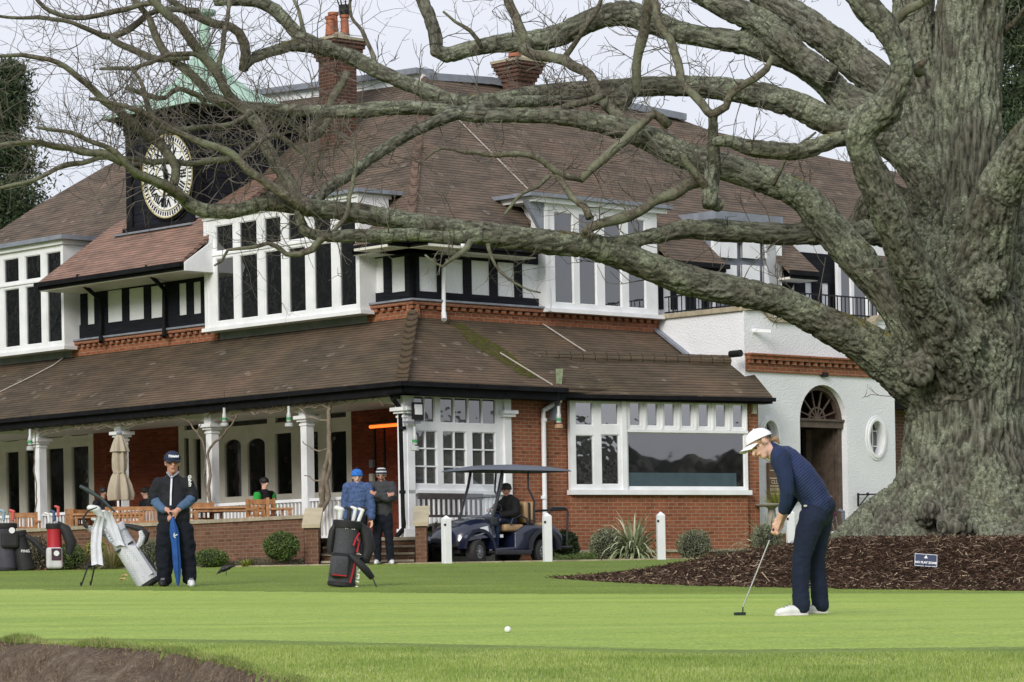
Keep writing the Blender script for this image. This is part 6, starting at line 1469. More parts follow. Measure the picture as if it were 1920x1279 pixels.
# ================================================================== PEOPLE
def skin(name, c, red=.0):
    if name in MC: return MC[name]
    q = NT(name); v = q.coord('Object'); q.base(q.ramp(q.noise(v, 25, 3), [(.35, tuple(x * .88 for x in c)), (.65, (min(1, c[0] * 1.1), c[1], c[2]))]), .55, spec=.3)
    q.b.inputs['Subsurface Weight'].default_value = .08; q.b.inputs['Subsurface Radius'].default_value = (.01, .004, .002); MC[name] = q.m; return q.m
S_pale = skin('fair_skin', (.70, .46, .36)); S_red = skin('ruddy_skin', (.56, .31, .24)); S_tan = skin('tan_skin', (.40, .24, .17)); M_dark = simple('near_black', (.012, .011, .012), .6, .2)
M_lip = simple('lip', (.33, .11, .10), .5); M_eye = simple('eye', (.03, .025, .02), .2)
def fabric(name, c, rough=.85, quilt=0, knit=0, bscale=28):
    if name in MC: return MC[name]
    q = NT(name); v = q.coord('Object'); n = q.noise(v, 4, 4); c1 = tuple(x * .8 for x in c); c2 = tuple(min(1, x * 1.2) for x in c)
    col_ = q.ramp(n, [(.3, c1), (.7, c2)])
    if knit: col_ = q.mix(q.ramp(q.vor(v, knit), [(.3, .0), (.5, .35)]), col_, tuple(min(1, x * 2.2 + .02) for x in c))
    q.base(col_, rough, spec=.25); h = q.noise(q.coord('Object', (1, 1, .6)), bscale * .45, 4, .6, .8)
    b1 = q.bump(h, .02)
    if quilt:
        w_ = q.n('ShaderNodeTexWave'); w_.wave_type = 'BANDS'; w_.bands_direction = 'Z'; w_.inputs['Scale'].default_value = quilt; w_.inputs['Distortion'].default_value = .6; q.l(q.coord('Object', rot=(0, .69, 0)), w_.inputs[0]); q.bump(w_.outputs[1], .006, .6, b1)
    MC[name] = q.m; return q.m
def head_parts(t_, mb, c, u, f, r=.088, hair=None, hairmat=None, glasses=False, beard=None, neck=None):
    """adds skull, face, ears and neck to the body's shape; returns eye/mouth builder"""
    c = V(c); u = V(u).normalized(); f = (V(f) - u * V(f).dot(u)).normalized(); s = f.cross(u)
    caps(mb, c + u * r * .15 - f * r * .12, c + u * r * .12 + f * r * .15, r * .92, r * .86, 16, s, .88)
    caps(mb, c - u * r * .1 + f * r * .3, c - u * r * .86 + f * r * .46, r * .66, r * .36, 14, s, .95)
    caps(mb, c - u * r * .55, c - u * r * .62 + f * r * .3, r * .55, r * .5, 12, s, .95)
    caps(mb, c + u * r * .02 + f * r * .90, c - u * r * .28 + f * r * 1.20, r * .10, r * .17, 8)
    caps(mb, c + u * r * .16 + f * r * .78 + s * r * .3, c + u * r * .16 + f * r * .78 - s * r * .3, r * .17, r * .17, 8)
    caps(mb, c - u * r * .58 + f * r * .86 + s * r * .12, c - u * r * .58 + f * r * .86 - s * r * .12, r * .13, r * .13, 8)
    for k in (-1, 1): caps(mb, c + s * k * r * .80 + u * r * .06, c + s * k * r * .80 - u * r * .26, r * .21, r * .13, 8, s, .6)
    if neck is not None: caps(mb, c - u * r * .45 - f * r * .15, V(neck), r * .58, r * .66, 14)
    def feats(par):
        for k in (-1, 1):
            m = MB(); m.ball(c + s * k * r * .33 + u * r * -.02 + f * r * .84, r * .13, 8, (1, 1, .75)); ob('eye', m, M_eye, par)
            m = MB(); m.bar(c + s * k * r * .16 + u * r * .16 + f * r * .93, c + s * k * r * .5 + u * r * .17 + f * r * .80, r * .07, r * .08, up=u); ob('eyebrow', m, M_hair, par)
        m = MB(); m.bar(c + s * r * .22 - u * r * .60 + f * r * .97, c - s * r * .22 - u * r * .60 + f * r * .97, r * .07, r * .08, up=u); ob('mouth', m, M_lip, par)
        if glasses:
            m = MB()
            for k in (-1, 1): m.tube([c + s * (k * r * .34 + r * .24 * math.cos(a)) + u * (r * .18 * math.sin(a)) + f * r * 1.02 for a in np.linspace(0, 6.283, 13)], r * .03, 5)
            m.bar(c + f * r * 1.04 - s * r * .1, c + f * r * 1.04 + s * r * .1, r * .04)
            for k in (-1, 1): m.bar(c + s * k * r * .58 + f * r * 1.0, c + s * k * r * .88 + f * r * .1, r * .04)
            ob('glasses', m, M_dark, t_)
    return c, u, f, s, feats
M_hair = simple('brown_hair', (.09, .055, .03), .7, .3, 40); M_blond = simple('fair_hair', (.30, .19, .10), .7, .35, 60, bump=.004, bscale=120)
def hand(mb, w, d, n, size=.17, curl=1.0, side=1):
    """palm and five separate fingers; d = direction of the fingers, n = palm normal (fingers curl towards n)"""
    w = V(w); d = V(d).normalized(); n = (V(n) - d * V(n).dot(d)).normalized(); s = d.cross(n) * side; L = size
    for k in (-1.2, -.4, .4, 1.2): caps(mb, w + s * k * L * .07, w + d * L * .48 + s * k * L * .105, L * .1, L * .085, 8, n, .8)
    for k, ln, cu_ in ((-1.5, .40, 1.0), (-.5, .50, 1.05), (.5, .47, 1.1), (1.5, .37, 1.2)):
        p = w + d * L * .50 + s * k * L * .105; a = .25 * curl; dd_ = d
        for j, fr_ in enumerate((.42, .32, .26)):
            a += .75 * curl * cu_ if j else 0.1 * curl; dd_ = (d * math.cos(a) + n * math.sin(a)); q_ = p + dd_ * L * ln * fr_ * 1.1; caps(mb, p, q_, L * (.058 - .006 * j), L * (.052 - .006 * j), 7); p = q_
    p = w + d * L * .1 - s * L * .15; q_ = p + (d * .5 - s * .5 + n * .45).normalized() * L * .24; caps(mb, p, q_, L * .075, L * .06, 7); caps(mb, q_, q_ + (d * .6 + s * .1 + n * .7).normalized() * L * .2, L * .06, L * .048, 7)
def seq(mb, pts, n=14, flat=None, fx=1):
    for (a, ra), (b, rb) in zip(pts[:-1], pts[1:]): caps(mb, a, b, ra, rb, n, flat, fx)
def shoe(name, heel, toe, par, mat, sole, r=.045, h=.09):
    heel = V(heel); toe = V(toe); d = (toe - heel); d.z = 0; dn_ = d.normalized(); s = dn_.cross(V((0, 0, 1))); mb = MB()
    caps(mb, heel + V((0, 0, .045)), heel + d * .5 + V((0, 0, .04)), r * .95, r * .9, 12); caps(mb, heel + d * .5 + V((0, 0, .038)), toe + V((0, 0, .032)) - dn_ * r * .6, r * .98, r * .75, 12)
    caps(mb, heel + V((0, 0, .05)), heel + dn_ * .02 + V((0, 0, h)), r * .8, r * .78, 12)
    o = remesh(name, mb, mat, par, vox=.008, it=4); m = MB(); n = 20; vs = []
    for z in (.0, .017):
        for k in range(n): a = 2 * math.pi * k / n; ca, sa = math.cos(a), math.sin(a); p = heel + d * (.5 + .5 * ca) - dn_ * (r * .3) + dn_ * (r * .55 * ca) + s * (r * .95 * sa * (1 - .1 * ca)); vs.append(p + V((0, 0, z)))
    m.add(vs, [tuple(range(n))[::-1], tuple(range(n, 2 * n))] + [(k, (k + 1) % n, n + (k + 1) % n, n + k) for k in range(n)]); ob('sole', m, sole, o)
    m = MB()
    for k in range(3): q_ = heel + d * (.50 + .11 * k) + V((0, 0, r * (2.02 - .28 * k))); m.bar(q_ - s * r * .5, q_ + s * r * .5, .008, .008)
    ob('laces', m, M_lead, o)
    return o
# ------------------------------------------------------------------ the golfer
g0 = ghit(1490, 1154); GYY = g0.y; GS = GYY / F
def G(x, y, d=0): return P(x, y, GYY + d)
gol = thing('person', g0, 'person in navy top, navy trousers and white cap bending over a putter on the green', 'person')
M_navyT = fabric('navy_jersey', (.020, .032, .085)); M_navyQ = fabric('navy_quilted', (.022, .035, .10), .7, quilt=15); M_navyP = fabric('navy_trousers', (.013, .019, .042), .9, bscale=20)
M_shoeW = simple('white_shoe', (.70, .71, .72), .5, .06, 10); M_soleP = simple('shoe_sole', (.74, .68, .72), .5); M_capW = simple('white_cap', (.84, .85, .87), .7, .04, 10)
mb = MB(); hc = G(1424.5, 834, -.02)
c, u, fdir, s, feats = head_parts(gol, mb, hc, (-.66, .06, .72), (-.56, -.58, -.56), .099, neck=G(1452, 852))
seq(mb, [(G(1454, 852), .05), (G(1474, 870), .10), (G(1500, 898), .085), (G(1526, 940), .085)], 14, (0, 1, 0), 1.3)
for d_ in (-1, 1):
    el = G(1476, 920, -.19) if d_ < 0 else G(1490, 925, .15)
    wr = G(1468, 957, -.10) if d_ < 0 else G(1473, 960, .03); ha = G(1461, 975, -.06) if d_ < 0 else G(1464, 979, -.01)
    seq(mb, [(G(1464, 858, .17 * d_), .05), (el, .045), (wr, .032), (ha, .026)])
seq(mb, [(G(1528, 960, -.07), .06), (G(1505, 1045, -.10), .06), (G(1504, 1140, -.11), .035)]); seq(mb, [(G(1536, 960, .07), .06), (G(1534, 1045, .1), .06), (G(1537, 1138, .12), .035)])
gd = (G(1393, 1136) - G(1452, 990)).normalized()                     # direction down the shaft
hand(mb, G(1461, 972, -.07), (-.35, .25, -.9), (.6, .8, .1), .165, .95, 1); hand(mb, G(1464, 982, .0), (-.5, -.35, -.8), (-.2, -.95, .2), .165, 1.05, -1)
body = remesh('body', mb, S_pale, gol, vox=.0065, it=4); feats(body)
mb = MB(); seq(mb, [(G(1456, 850), .066), (G(1472, 864), .124), (G(1497, 891), .136), (G(1521, 922), .130), (G(1529, 938), .122), (G(1534, 947), .126)], 18, (0, 1, 0), 1.34)
seq(mb, [(G(1464, 857, -.13), .088), (G(1464, 857, .13), .088)]); caps(mb, G(1447, 842), G(1456, 850), .058, .07, 14)
remesh('quilted_top', mb, M_navyQ, gol, vox=.011, it=6)
mb = MB(); seq(mb, [(G(1462, 856, -.18), .080), (G(1472, 893, -.20), .069), (G(1476, 920, -.19), .060), (G(1474, 940, -.15), .054), (G(1469, 956, -.10), .047)]); remesh('sleeve', mb, M_navyT, gol, vox=.009, it=4)
mb = MB(); seq(mb, [(G(1464, 860, .17), .075), (G(1490, 925, .16), .057), (G(1474, 958, .03), .044)]); remesh('sleeve', mb, M_navyT, gol, vox=.009, it=4)
mb = MB(); seq(mb, [(G(1534, 946), .124), (G(1531, 965), .118)], 16, (0, 1, 0), 1.28)
seq(mb, [(G(1524, 968, -.09), .112), (G(1512, 1005, -.10), .10), (G(1503, 1045, -.10), .080), (G(1500, 1090, -.11), .071), (G(1503, 1137, -.11), .074)], 14); seq(mb, [(G(1538, 965, .09), .112), (G(1534, 1005, .10), .092), (G(1531, 1045, .1), .075), (G(1534, 1090, .11), .069), (G(1538, 1134, .12), .072)], 14)
caps(mb, G(1549, 950, -.06), G(1549, 950, .08), .078, .078)
def crease(nm):
    for v_ in nm.vertices:
        co = v_.co; h = co.z - g0.z; a = .007 * noise.noise(V((co.x * 7, co.y * 7, co.z * 12))) + .004 * noise.noise(V((co.x * 22, co.y * 22, co.z * 40)))
        v_.co = co + v_.normal * a
remesh('trousers', mb, M_navyP, gol, vox=.011, it=5, post=crease)
sh_ = shoe('shoe', G(1507, 1154, -.12), G(1455, 1157, -.15), gol, M_shoeW, M_soleP, .047); shoe('shoe', G(1545, 1150, .13), G(1512, 1152, .10), gol, M_shoeW, M_soleP, .045)
# cap: dome above the brow, curved bill
uf, ff = u, fdir; u = V((-.42, .10, .90)).normalized(); fdir = V((-.80, -.36, -.42)); fdir = (fdir - u * fdir.dot(u)).normalized(); s0 = s; s = fdir.cross(u)
mb = MB(); c2 = c + u * .034 - fdir * .010; n = 20
vs = []; fs_ = []
for i in range(8):
    th = i / 7 * 1.56
    for k in range(n):
        a = 2 * math.pi * k / n; rr = .114 * math.sin(th); vs.append(c2 + u * (.098 * math.cos(th)) + (fdir * math.cos(a) * 1.06 + s * math.sin(a) * .88) * rr)
for i in range(7):
    for k in range(n): k2 = (k + 1) % n; fs_.append((i * n + k, i * n + k2, (i + 1) * n + k2, (i + 1) * n + k))
mb.add(vs, fs_); mb.ball(c2 + u * .099, .008, 6)
cap_ = ob('cap', mb, M_capW, gol, smooth=True)
def bill(c2, u, f, s, w_=.078, L=.085, r0=.092):
    mb = MB(); vs = []
    for z in (0, -.004):
        for j in range(6):
            for k in range(9):
                a = -1 + 2 * k / 8; t = j / 5; wd = w_ * (1 - .25 * t * t); vs.append(c2 + f * (r0 * math.sqrt(max(0, 1 - (a * .8) ** 2)) * 1.0 + L * t * (1 - .35 * a * a)) + s * a * wd + u * (-.012 - .02 * t - .022 * a * a + z))
    N = 54
    for j in range(5):
        for k in range(8): q4 = (j * 9 + k, j * 9 + k + 1, (j + 1) * 9 + k + 1, (j + 1) * 9 + k); mb.f.append(q4); mb.mi.append(0); mb.f.append(tuple(i + N for i in q4[::-1])); mb.mi.append(0)
    mb.v = [tuple(v_) for v_ in vs]; return mb
ob('bill', bill(c2 + u * .008, u, fdir, s, w_=.088, L=.105, r0=.102), M_capW, cap_, smooth=True)
u, fdir, s = uf, ff, s0
mb = MB(); caps(mb, c - fdir * .05 - u * .01, c - fdir * .06 - u * .03, .055, .045, 12, s, .95); caps(mb, G(1450, 824), G(1456, 823), .022, .02); caps(mb, G(1456, 823), G(1461, 832), .02, .010); caps(mb, c + u * .022 + fdir * .012, c + u * .015 - fdir * .03, .089, .084, 14, s, .9)
remesh('hair', mb, M_blond, gol, vox=.007, it=3)
m = MB(); m.ball(G(1510, 949, -.17), .012, 8, (1.3, .4, .8)); ob('pocket_emblem', m, simple('silver_thread', (.45, .45, .42), .5), gol)
# putter
pt = thing('putter', G(1386, 1145), 'steel putter with black grip held by the bending golfer, its head on the green', 'putter')
hd = G(1393, 1138, .0); a_ = G(1459, 973, -.035); b_ = G(1443, 1013, -.03); m = MB(); m.tube([a_, b_], [.015, .011], 10); ob('grip', m, M_blk, pt)
m = MB(); m.tube([b_, hd], .0055, 8); ob('shaft', m, M_chrome, pt)
bz = g0.z; m = MB(); e0 = G(1377, 1144, -.03); e1 = G(1397, 1144, .02); e0.z = e1.z = gz(e0.x, e0.y) + .016; m.bar(e0, e1, .028, .026); m.bar(e1 - V((.02, 0, 0)), hd, .01); bevel(ob('head', m, simple('dark_steel', (.05, .055, .065), .35, metal=.5), pt), .003, 1)
# ------------------------------------------------------------------ man with the blue umbrella
def capped(label, Y0, cat='person', g=None): return thing('person', g, label, cat)
u0_ = ghit(335, 1100); UY = u0_.y
def Um(x, y, d=0): return P(x, y, UY + d)
man = thing('person', u0_, 'stout person in dark jacket, navy cap and glasses leaning on a blue umbrella', 'person')
M_jk = fabric('black_shell', (.014, .015, .020), .75); M_bl = fabric('blue_sleeve', (.075, .13, .23)); M_dt = fabric('dark_navy_trousers', (.008, .010, .017), .9)
mb = MB(); c, u, fdir, s, feats = head_parts(man, mb, Um(323.5, 868.5, -.03), (0, 0, 1), (.18, -1, -.05), .116, glasses=True, neck=Um(324, 896, .02))
seq(mb, [(Um(324, 896), .07), (Um(324, 915), .13), (Um(325, 970), .15)], 14, (0, 1, 0), .7)
seq(mb, [(Um(299, 908), .07), (Um(289, 938), .055), (Um(306, 955, -.14), .042), (Um(315, 957, -.2), .034)]); seq(mb, [(Um(350, 908), .07), (Um(362, 936), .055), (Um(342, 950, -.14), .042), (Um(327, 962, -.21), .034)])
seq(mb, [(Um(311, 990), .07), (Um(308, 1090), .05)]); seq(mb, [(Um(344, 990), .07), (Um(355, 1090), .05)])
hand(mb, Um(313, 957, -.21), (.95, -.15, -.15), (0, .5, -1), .17, .8, 1); hand(mb, Um(329, 962, -.20), (-.8, -.2, -.6), (0, .7, -.6), .17, .9, -1)
body = remesh('body', mb, S_red, man, vox=.009, it=4); feats(body)
def wrink(sc, amp):
    def f_(nm):
        for v_ in nm.vertices: co = v_.co; v_.co = co + v_.normal * (amp * noise.noise(V((co.x * sc, co.y * sc, co.z * sc * 1.6))) + amp * .5 * noise.noise(co * sc * 2.3))
    return f_
mb = MB(); seq(mb, [(Um(324, 899), .075), (Um(324, 912), .175), (Um(325, 945), .215), (Um(326, 975), .215)], 18, (0, 1, 0), .74); caps(mb, Um(302, 907), Um(347, 907), .085, .085)
seq(mb, [(Um(298, 908), .092), (Um(291, 924), .088), (Um(289, 936, -.02), .084)]); seq(mb, [(Um(351, 908), .092), (Um(359, 924), .086), (Um(361, 933, -.02), .082)]); remesh('jacket', mb, M_jk, man, vox=.014, it=5, post=wrink(9, .012))
for pts in ([(289, 936, -.02, .072), (297, 948, -.09, .066), (307, 956, -.16, .055)], [(361, 933, -.02, .072), (352, 943, -.09, .066), (339, 951, -.16, .053)]):
    mb = MB(); seq(mb, [(Um(x, y, d), r) for x, y, d, r in pts]); remesh('sleeve', mb, M_bl, man, vox=.011, it=4, post=wrink(16, .008))
mb = MB(); seq(mb, [(Um(327, 978), .20), (Um(328, 992), .19)], 16, (0, 1, 0), .75)
seq(mb, [(Um(312, 995), .135), (Um(308, 1040), .115), (Um(309, 1088), .095)]); seq(mb, [(Um(345, 995), .135), (Um(351, 1040), .115), (Um(356, 1086), .095)]); remesh('trousers', mb, M_dt, man, vox=.014, it=4, post=wrink(8, .018))
m = MB(); pts = [(322, 893, -.11), (321.5, 905, -.155), (320.5, 925, -.172), (320, 948, -.172)]; 
for a, b in zip(pts[:-1], pts[1:]): m.bar(Um(*a), Um(*b), .022, .012, up=(0, 1, 0))
ob('zip', m, simple('white_zip', (.7, .7, .8), .5), man)
m = MB(); m.tube([Um(313, 886, -.06), Um(318, 892, -.115), Um(321, 897, -.13), Um(330, 890, -.1), Um(336, 885, -.06)], .012, 6); ob('collar', m, simple('grey_collar', (.28, .3, .38), .7), man)
ob('sleeve_lettering', text_mesh('Galvin', .06, Um(356, 902, -.11), V((.06, 0, -1)), V((1, 0, .06)), .001, bold=.002), M_white, man)
def cap_on(t_, c, u, f, s, r, mat, billmat):
    mb = MB(); n = 18; vs = []; fs2 = []; c2 = c + u * r * .40
    for i in range(7):
        th = i / 6 * 1.6
        for k in range(n): a = 2 * math.pi * k / n; vs.append(c2 + u * (r * 1.0 * math.cos(th)) + (f * math.cos(a) * 1.08 + s * math.sin(a) * .94) * (r * 1.08 * math.sin(th)))
    for i in range(6):
        for k in range(n): k2 = (k + 1) % n; fs2.append((i * n + k, i * n + k2, (i + 1) * n + k2, (i + 1) * n + k))
    mb.add(vs, fs2); o = ob('cap', mb, mat, t_, smooth=True); ob('bill', bill(c2 + u * .01, u, f, s, r * .9, r * .62, r * .98), billmat, o, smooth=True); return o, c2
M_capN = fabric('navy_cap', (.022, .033, .07)); co_, c2 = cap_on(man, c, u, fdir, s, .114, M_capN, M_capN)
ob('cap_lettering', text_mesh('Titleist', .05, c2 + fdir * .130 + u * .036, s * -1 if s.x < 0 else s, u - fdir * .45, .001, bold=.002, shear=.25), M_white, co_)
shoe('shoe', Um(357, 1098, .03), Um(360, 1101, -.17), man, M_shoeW, M_white, .052); shoe('shoe', Um(308, 1098, .03), Um(304, 1100, -.17), man, M_blk, M_blk, .052)
um = thing('umbrella', Um(334, 1100, -.22), 'furled bright blue golf umbrella standing point down in front of the stout person', 'umbrella')
M_ub = fabric('blue_umbrella', (.020, .085, .30), .6)
mb = MB(); pts = [(323, 970, .02), (324, 978, .028), (327, 1000, .052), (329, 1020, .046), (332, 1060, .046), (334, 1092, .022), (334, 1099, .01)]
vs = []; fs2 = []; n = 28
L = spline([(Um(x, y, -.22), r) for x, y, r in pts], .05)
for j, (p, r) in enumerate(L):
    for k in range(n): a = 2 * math.pi * k / n; rr = r * (1 + .22 * math.cos(6 * a + j * .12)); vs.append(p + V((math.cos(a) * rr, math.sin(a) * rr, 0)))
fs2 = [(j * n + k, (j + 1) * n + k, (j + 1) * n + (k + 1) % n, j * n + (k + 1) % n) for j in range(len(L) - 1) for k in range(n)]
ob('canopy', MB().add(vs, fs2), M_ub, um, smooth=True); m = MB(); m.tube([Um(320, 950, -.23), Um(323, 972, -.22)], .014, 8); ob('handle', m, M_blk, um); m = MB(); m.tube([Um(334, 1096, -.22), Um(334, 1102, -.22)], .006, 6); ob('ferrule', m, M_chrome, um)
m = MB(); m.tube([Um(327, 1005, -.275), Um(333, 1003, -.28)], .008, 5); m.tube([Um(327, 1000, -.28), Um(326, 1006, -.28), Um(329, 1009, -.28)], .007, 5); ob('white_logo', m, M_white, um)
# ------------------------------------------------------------------ two men at the steps
def stand(label, Yb, head, f, hat, jacket, trousers, skin_, tors, arms, legs, feet, glasses=False, hands=()):
    t_ = thing('person', V((P(tors[0][0], 1000, Yb).x, Yb, .75)), label, 'person'); Q = lambda x, y, d=0: P(x, y, Yb + d)
    mb = MB(); k_ = Yb / F; c, u, fd, s, feats = head_parts(t_, mb, Q(*head), (0, 0, 1), f, .105, glasses=glasses, neck=Q(tors[0][0], tors[0][1] - 7, .02))
    seq(mb, [(Q(x, y), r * k_ * .8) for x, y, r in tors], 12, (0, 1, 0), .62)
    for a in arms: seq(mb, [(Q(x, y, d), r * k_ * .7) for x, y, d, r in a])
    for l in legs: seq(mb, [(Q(x, y), r * k_ * .7) for x, y, r in l])
    for h in hands: hand(mb, Q(*h[0]), h[1], h[2], .17, .5, h[3])
    body = remesh('body', mb, skin_, t_, vox=.011, it=3); feats(body)
    mb = MB(); seq(mb, [(Q(x, y), r * k_) for x, y, r in tors], 16, (0, 1, 0), .66)
    for a in arms: seq(mb, [(Q(x, y, d), r * k_) for x, y, d, r in a])
    caps(mb, Q(arms[0][0][0], arms[0][0][1] + 1), Q(arms[1][0][0], arms[1][0][1] + 1), arms[0][0][3] * k_, arms[1][0][3] * k_)
    remesh('jacket', mb, jacket, t_, vox=.013, it=3, post=wrink(12, .010))
    mb = MB(); caps(mb, Q(tors[-1][0], tors[-1][1] + 4), Q(tors[-1][0], tors[-1][1] + 10), tors[-1][2] * k_ * .95, tors[-1][2] * k_ * .92, 14, (0, 1, 0), .68)
    for l in legs: seq(mb, [(Q(x, y), r * k_) for x, y, r in l])
    remesh('trousers', mb, trousers, t_, vox=.013, it=3, post=wrink(9, .012))
    for (hx, hy), (tx, ty) in feet: shoe('shoe', Q(hx, hy, .08), Q(tx, ty, -.14), t_, M_shoeW, M_white, .05)
    # knitted hat
    mb = MB(); r = .107
    vs = []; n = 20; prof = [(1.02, .10), (1.10, .14), (1.10, .46), (1.04, .5), (1.05, .8), (.9, 1.12), (.6, 1.32), (.2, 1.4), (.02, 1.41)]
    for rr, z_ in prof:
        for k in range(n): a = 2 * math.pi * k / n; vs.append(c + u * (z_ * r) + fd * (math.cos(a) * rr * r * 1.0) + s * (math.sin(a) * rr * r * .9))
    fs2 = [(j * n + k, j * n + (k + 1) % n, (j + 1) * n + (k + 1) % n, (j + 1) * n + k) for j in range(len(prof) - 1) for k in range(n)]
    h_ = ob('woolly_hat', MB().add(vs, fs2), hat, t_, smooth=True)
    return t_, c, u, fd, s, Q, h_
q = NT('striped_beanie'); w_ = q.n('ShaderNodeTexWave'); w_.bands_direction = 'Z'; w_.inputs['Scale'].default_value = 5.2; q.l(q.coord('Object'), w_.inputs[0]); q.base(q.ramp(w_.outputs[1], [(.6, (.02, .02, .03)), (.72, (.55, .55, .58))]), .9); M_str = q.m
t_, c, u, fd, s, Q, h_ = stand('bearded person in grey jacket and striped woolly hat with folded arms by the steps', 60.35, (715, 892), (-.05, -1, -.05), M_str, fabric('grey_jacket', (.050, .052, .058)), M_dt, S_red,
    [(716.5, 911, 8), (717, 918, 18.5), (717, 940, 18.5), (717.5, 963, 18)], [[(700, 911, 0, 9), (697, 932, -.02, 8.5), (708, 934, -.16, 7.5), (722, 930, -.22, 6.5)], [(734, 911, 0, 9), (737, 932, -.02, 8.5), (726, 936, -.20, 7.5), (706, 929, -.25, 6)]],
    [[(709, 968, 10.5), (707, 1008, 8.5), (709, 1048, 7)], [(726, 968, 10.5), (729, 1008, 8.5), (733, 1048, 7)]], [((709, 1057), (704, 1059)), ((733, 1057), (736, 1059))], glasses=True, hands=[((706, 929, -.27), (-.8, -.2, .5), (0, .9, 0), 1), ((724, 930, -.24), (.9, 0, .2), (0, .9, 0), -1)])
mb = MB(); caps(mb, c - u * .07 + fd * .05, c - u * .088 + fd * .052, .052, .034, 10, s, 1.1); remesh('beard', mb, simple('ginger_beard', (.15, .075, .04), .8, .3, 60), t_, vox=.009, it=2)
t_, c, u, fd, s, Q, h_ = stand('person in blue knitted jacket and bright blue bobble hat behind the black golf bag', 60.15, (669.5, 895), (.1, -1, 0), fabric('blue_hat', (.022, .12, .42), knit=30), fabric('blue_knit', (.045, .075, .17), knit=22), M_dt, S_pale,
    [(670, 913, 8), (670, 921, 20), (670, 945, 19), (670, 966, 18.5)], [[(652, 914, 0, 10), (647, 940, 0, 8.5), (648, 970, -.06, 7)], [(689, 914, 0, 10), (696, 940, 0, 8.5), (697, 970, -.06, 7)]],
    [[(662, 972, 10.5), (661, 1010, 8.5), (661, 1048, 7)], [(679, 972, 10.5), (680, 1010, 8.5), (682, 1048, 7)]], [((661, 1057), (657, 1059)), ((683, 1057), (686, 1059))], hands=[((648, 974, -.06), (0, 0, -1), (.3, -.3, 0), 1), ((697, 974, -.06), (0, 0, -1), (-.3, -.3, 0), -1)])
m = MB(); m.ball(c + u * .15, .035, 10); ob('bobble', m, fabric('navy_bobble', (.01, .02, .06)), h_, smooth=True)
# ------------------------------------------------------------------ driver of the buggy
drv = thing('person', CW(-.2, .27, .76), 'person in black coat and black woolly hat sitting in the golf buggy', 'person')
mb = MB(); c, u, fd, s, feats = head_parts(drv, mb, CW(-.13, .27, 1.415), (0, 0, 1), (.10, -1, .02), .100, neck=CW(-.19, .27, 1.25))
seq(mb, [(CW(-.2, .27, 1.2), .12), (CW(-.2, .27, .84), .13)]); hips = [(CW(-.18, .37, .84), CW(.24, .40, .88), CW(.27, .40, .34), CW(.27, .40, .29)), (CW(-.18, .17, .84), CW(.24, .13, .88), CW(.32, .12, .34), CW(.32, .12, .29))]
for a in hips: seq(mb, [(a[0], .08), (a[1], .06), (a[2], .04)])
ar = [[CW(-.2, .46, 1.19), CW(-.12, .55, .97), CW(.17, .46, .93)], [CW(-.2, .08, 1.19), CW(-.06, .03, .98), CW(.12, .15, 1.05)]]
for a in ar: seq(mb, [(a[0], .05), (a[1], .042), (a[2], .032)])
hand(mb, CW(.17, .46, .93), V((-.45, -.3, -.85)), (0, .4, -.3), .17, .5, 1); hand(mb, CW(.12, .15, 1.05), (-.6, -.5, .1), (0, 0, -1), .17, 1, -1)
body = remesh('body', mb, S_red, drv, vox=.010, it=3); feats(body)
mb = MB(); seq(mb, [(CW(-.2, .27, 1.26), .08), (CW(-.2, .27, 1.18), .17), (CW(-.22, .27, .98), .19), (CW(-.2, .27, .84), .185)], 16); caps(mb, CW(-.2, .45, 1.19), CW(-.2, .09, 1.19), .085, .085)
for a in ar: seq(mb, [(a[0], .085), (a[1], .075), (a[2], .055)])
remesh('coat', mb, fabric('black_coat', (.010, .010, .011)), drv, vox=.013, it=3, post=wrink(10, .012))
mb = MB()
for a in hips: seq(mb, [(a[0], .10), (a[1], .085), (a[2], .065)])
remesh('jeans', mb, fabric('dark_jeans', (.020, .033, .075)), drv, vox=.013, it=3, post=wrink(10, .01))
for a in hips: e = a[3]; e.z = CW(0, 0, .26).z; shoe('shoe', e, e + V((-.10, -.17, 0)), drv, M_shoeW, M_white, .052)
vs = []; n = 18; r = .103; prof = [(1.0, .10), (1.10, .14), (1.10, .5), (1.04, .55), (1.0, .9), (.8, 1.2), (.3, 1.38), (.02, 1.4)]
for rr, z_ in prof:
    for k in range(n): a = 2 * math.pi * k / n; vs.append(c + u * (z_ * r) + V((math.cos(a), math.sin(a), 0)) * (rr * r))
ob('woolly_hat', MB().add(vs, [(j * n + k, j * n + (k + 1) % n, (j + 1) * n + (k + 1) % n, (j + 1) * n + k) for j in range(len(prof) - 1) for k in range(n)]), M_dark, drv, smooth=True)
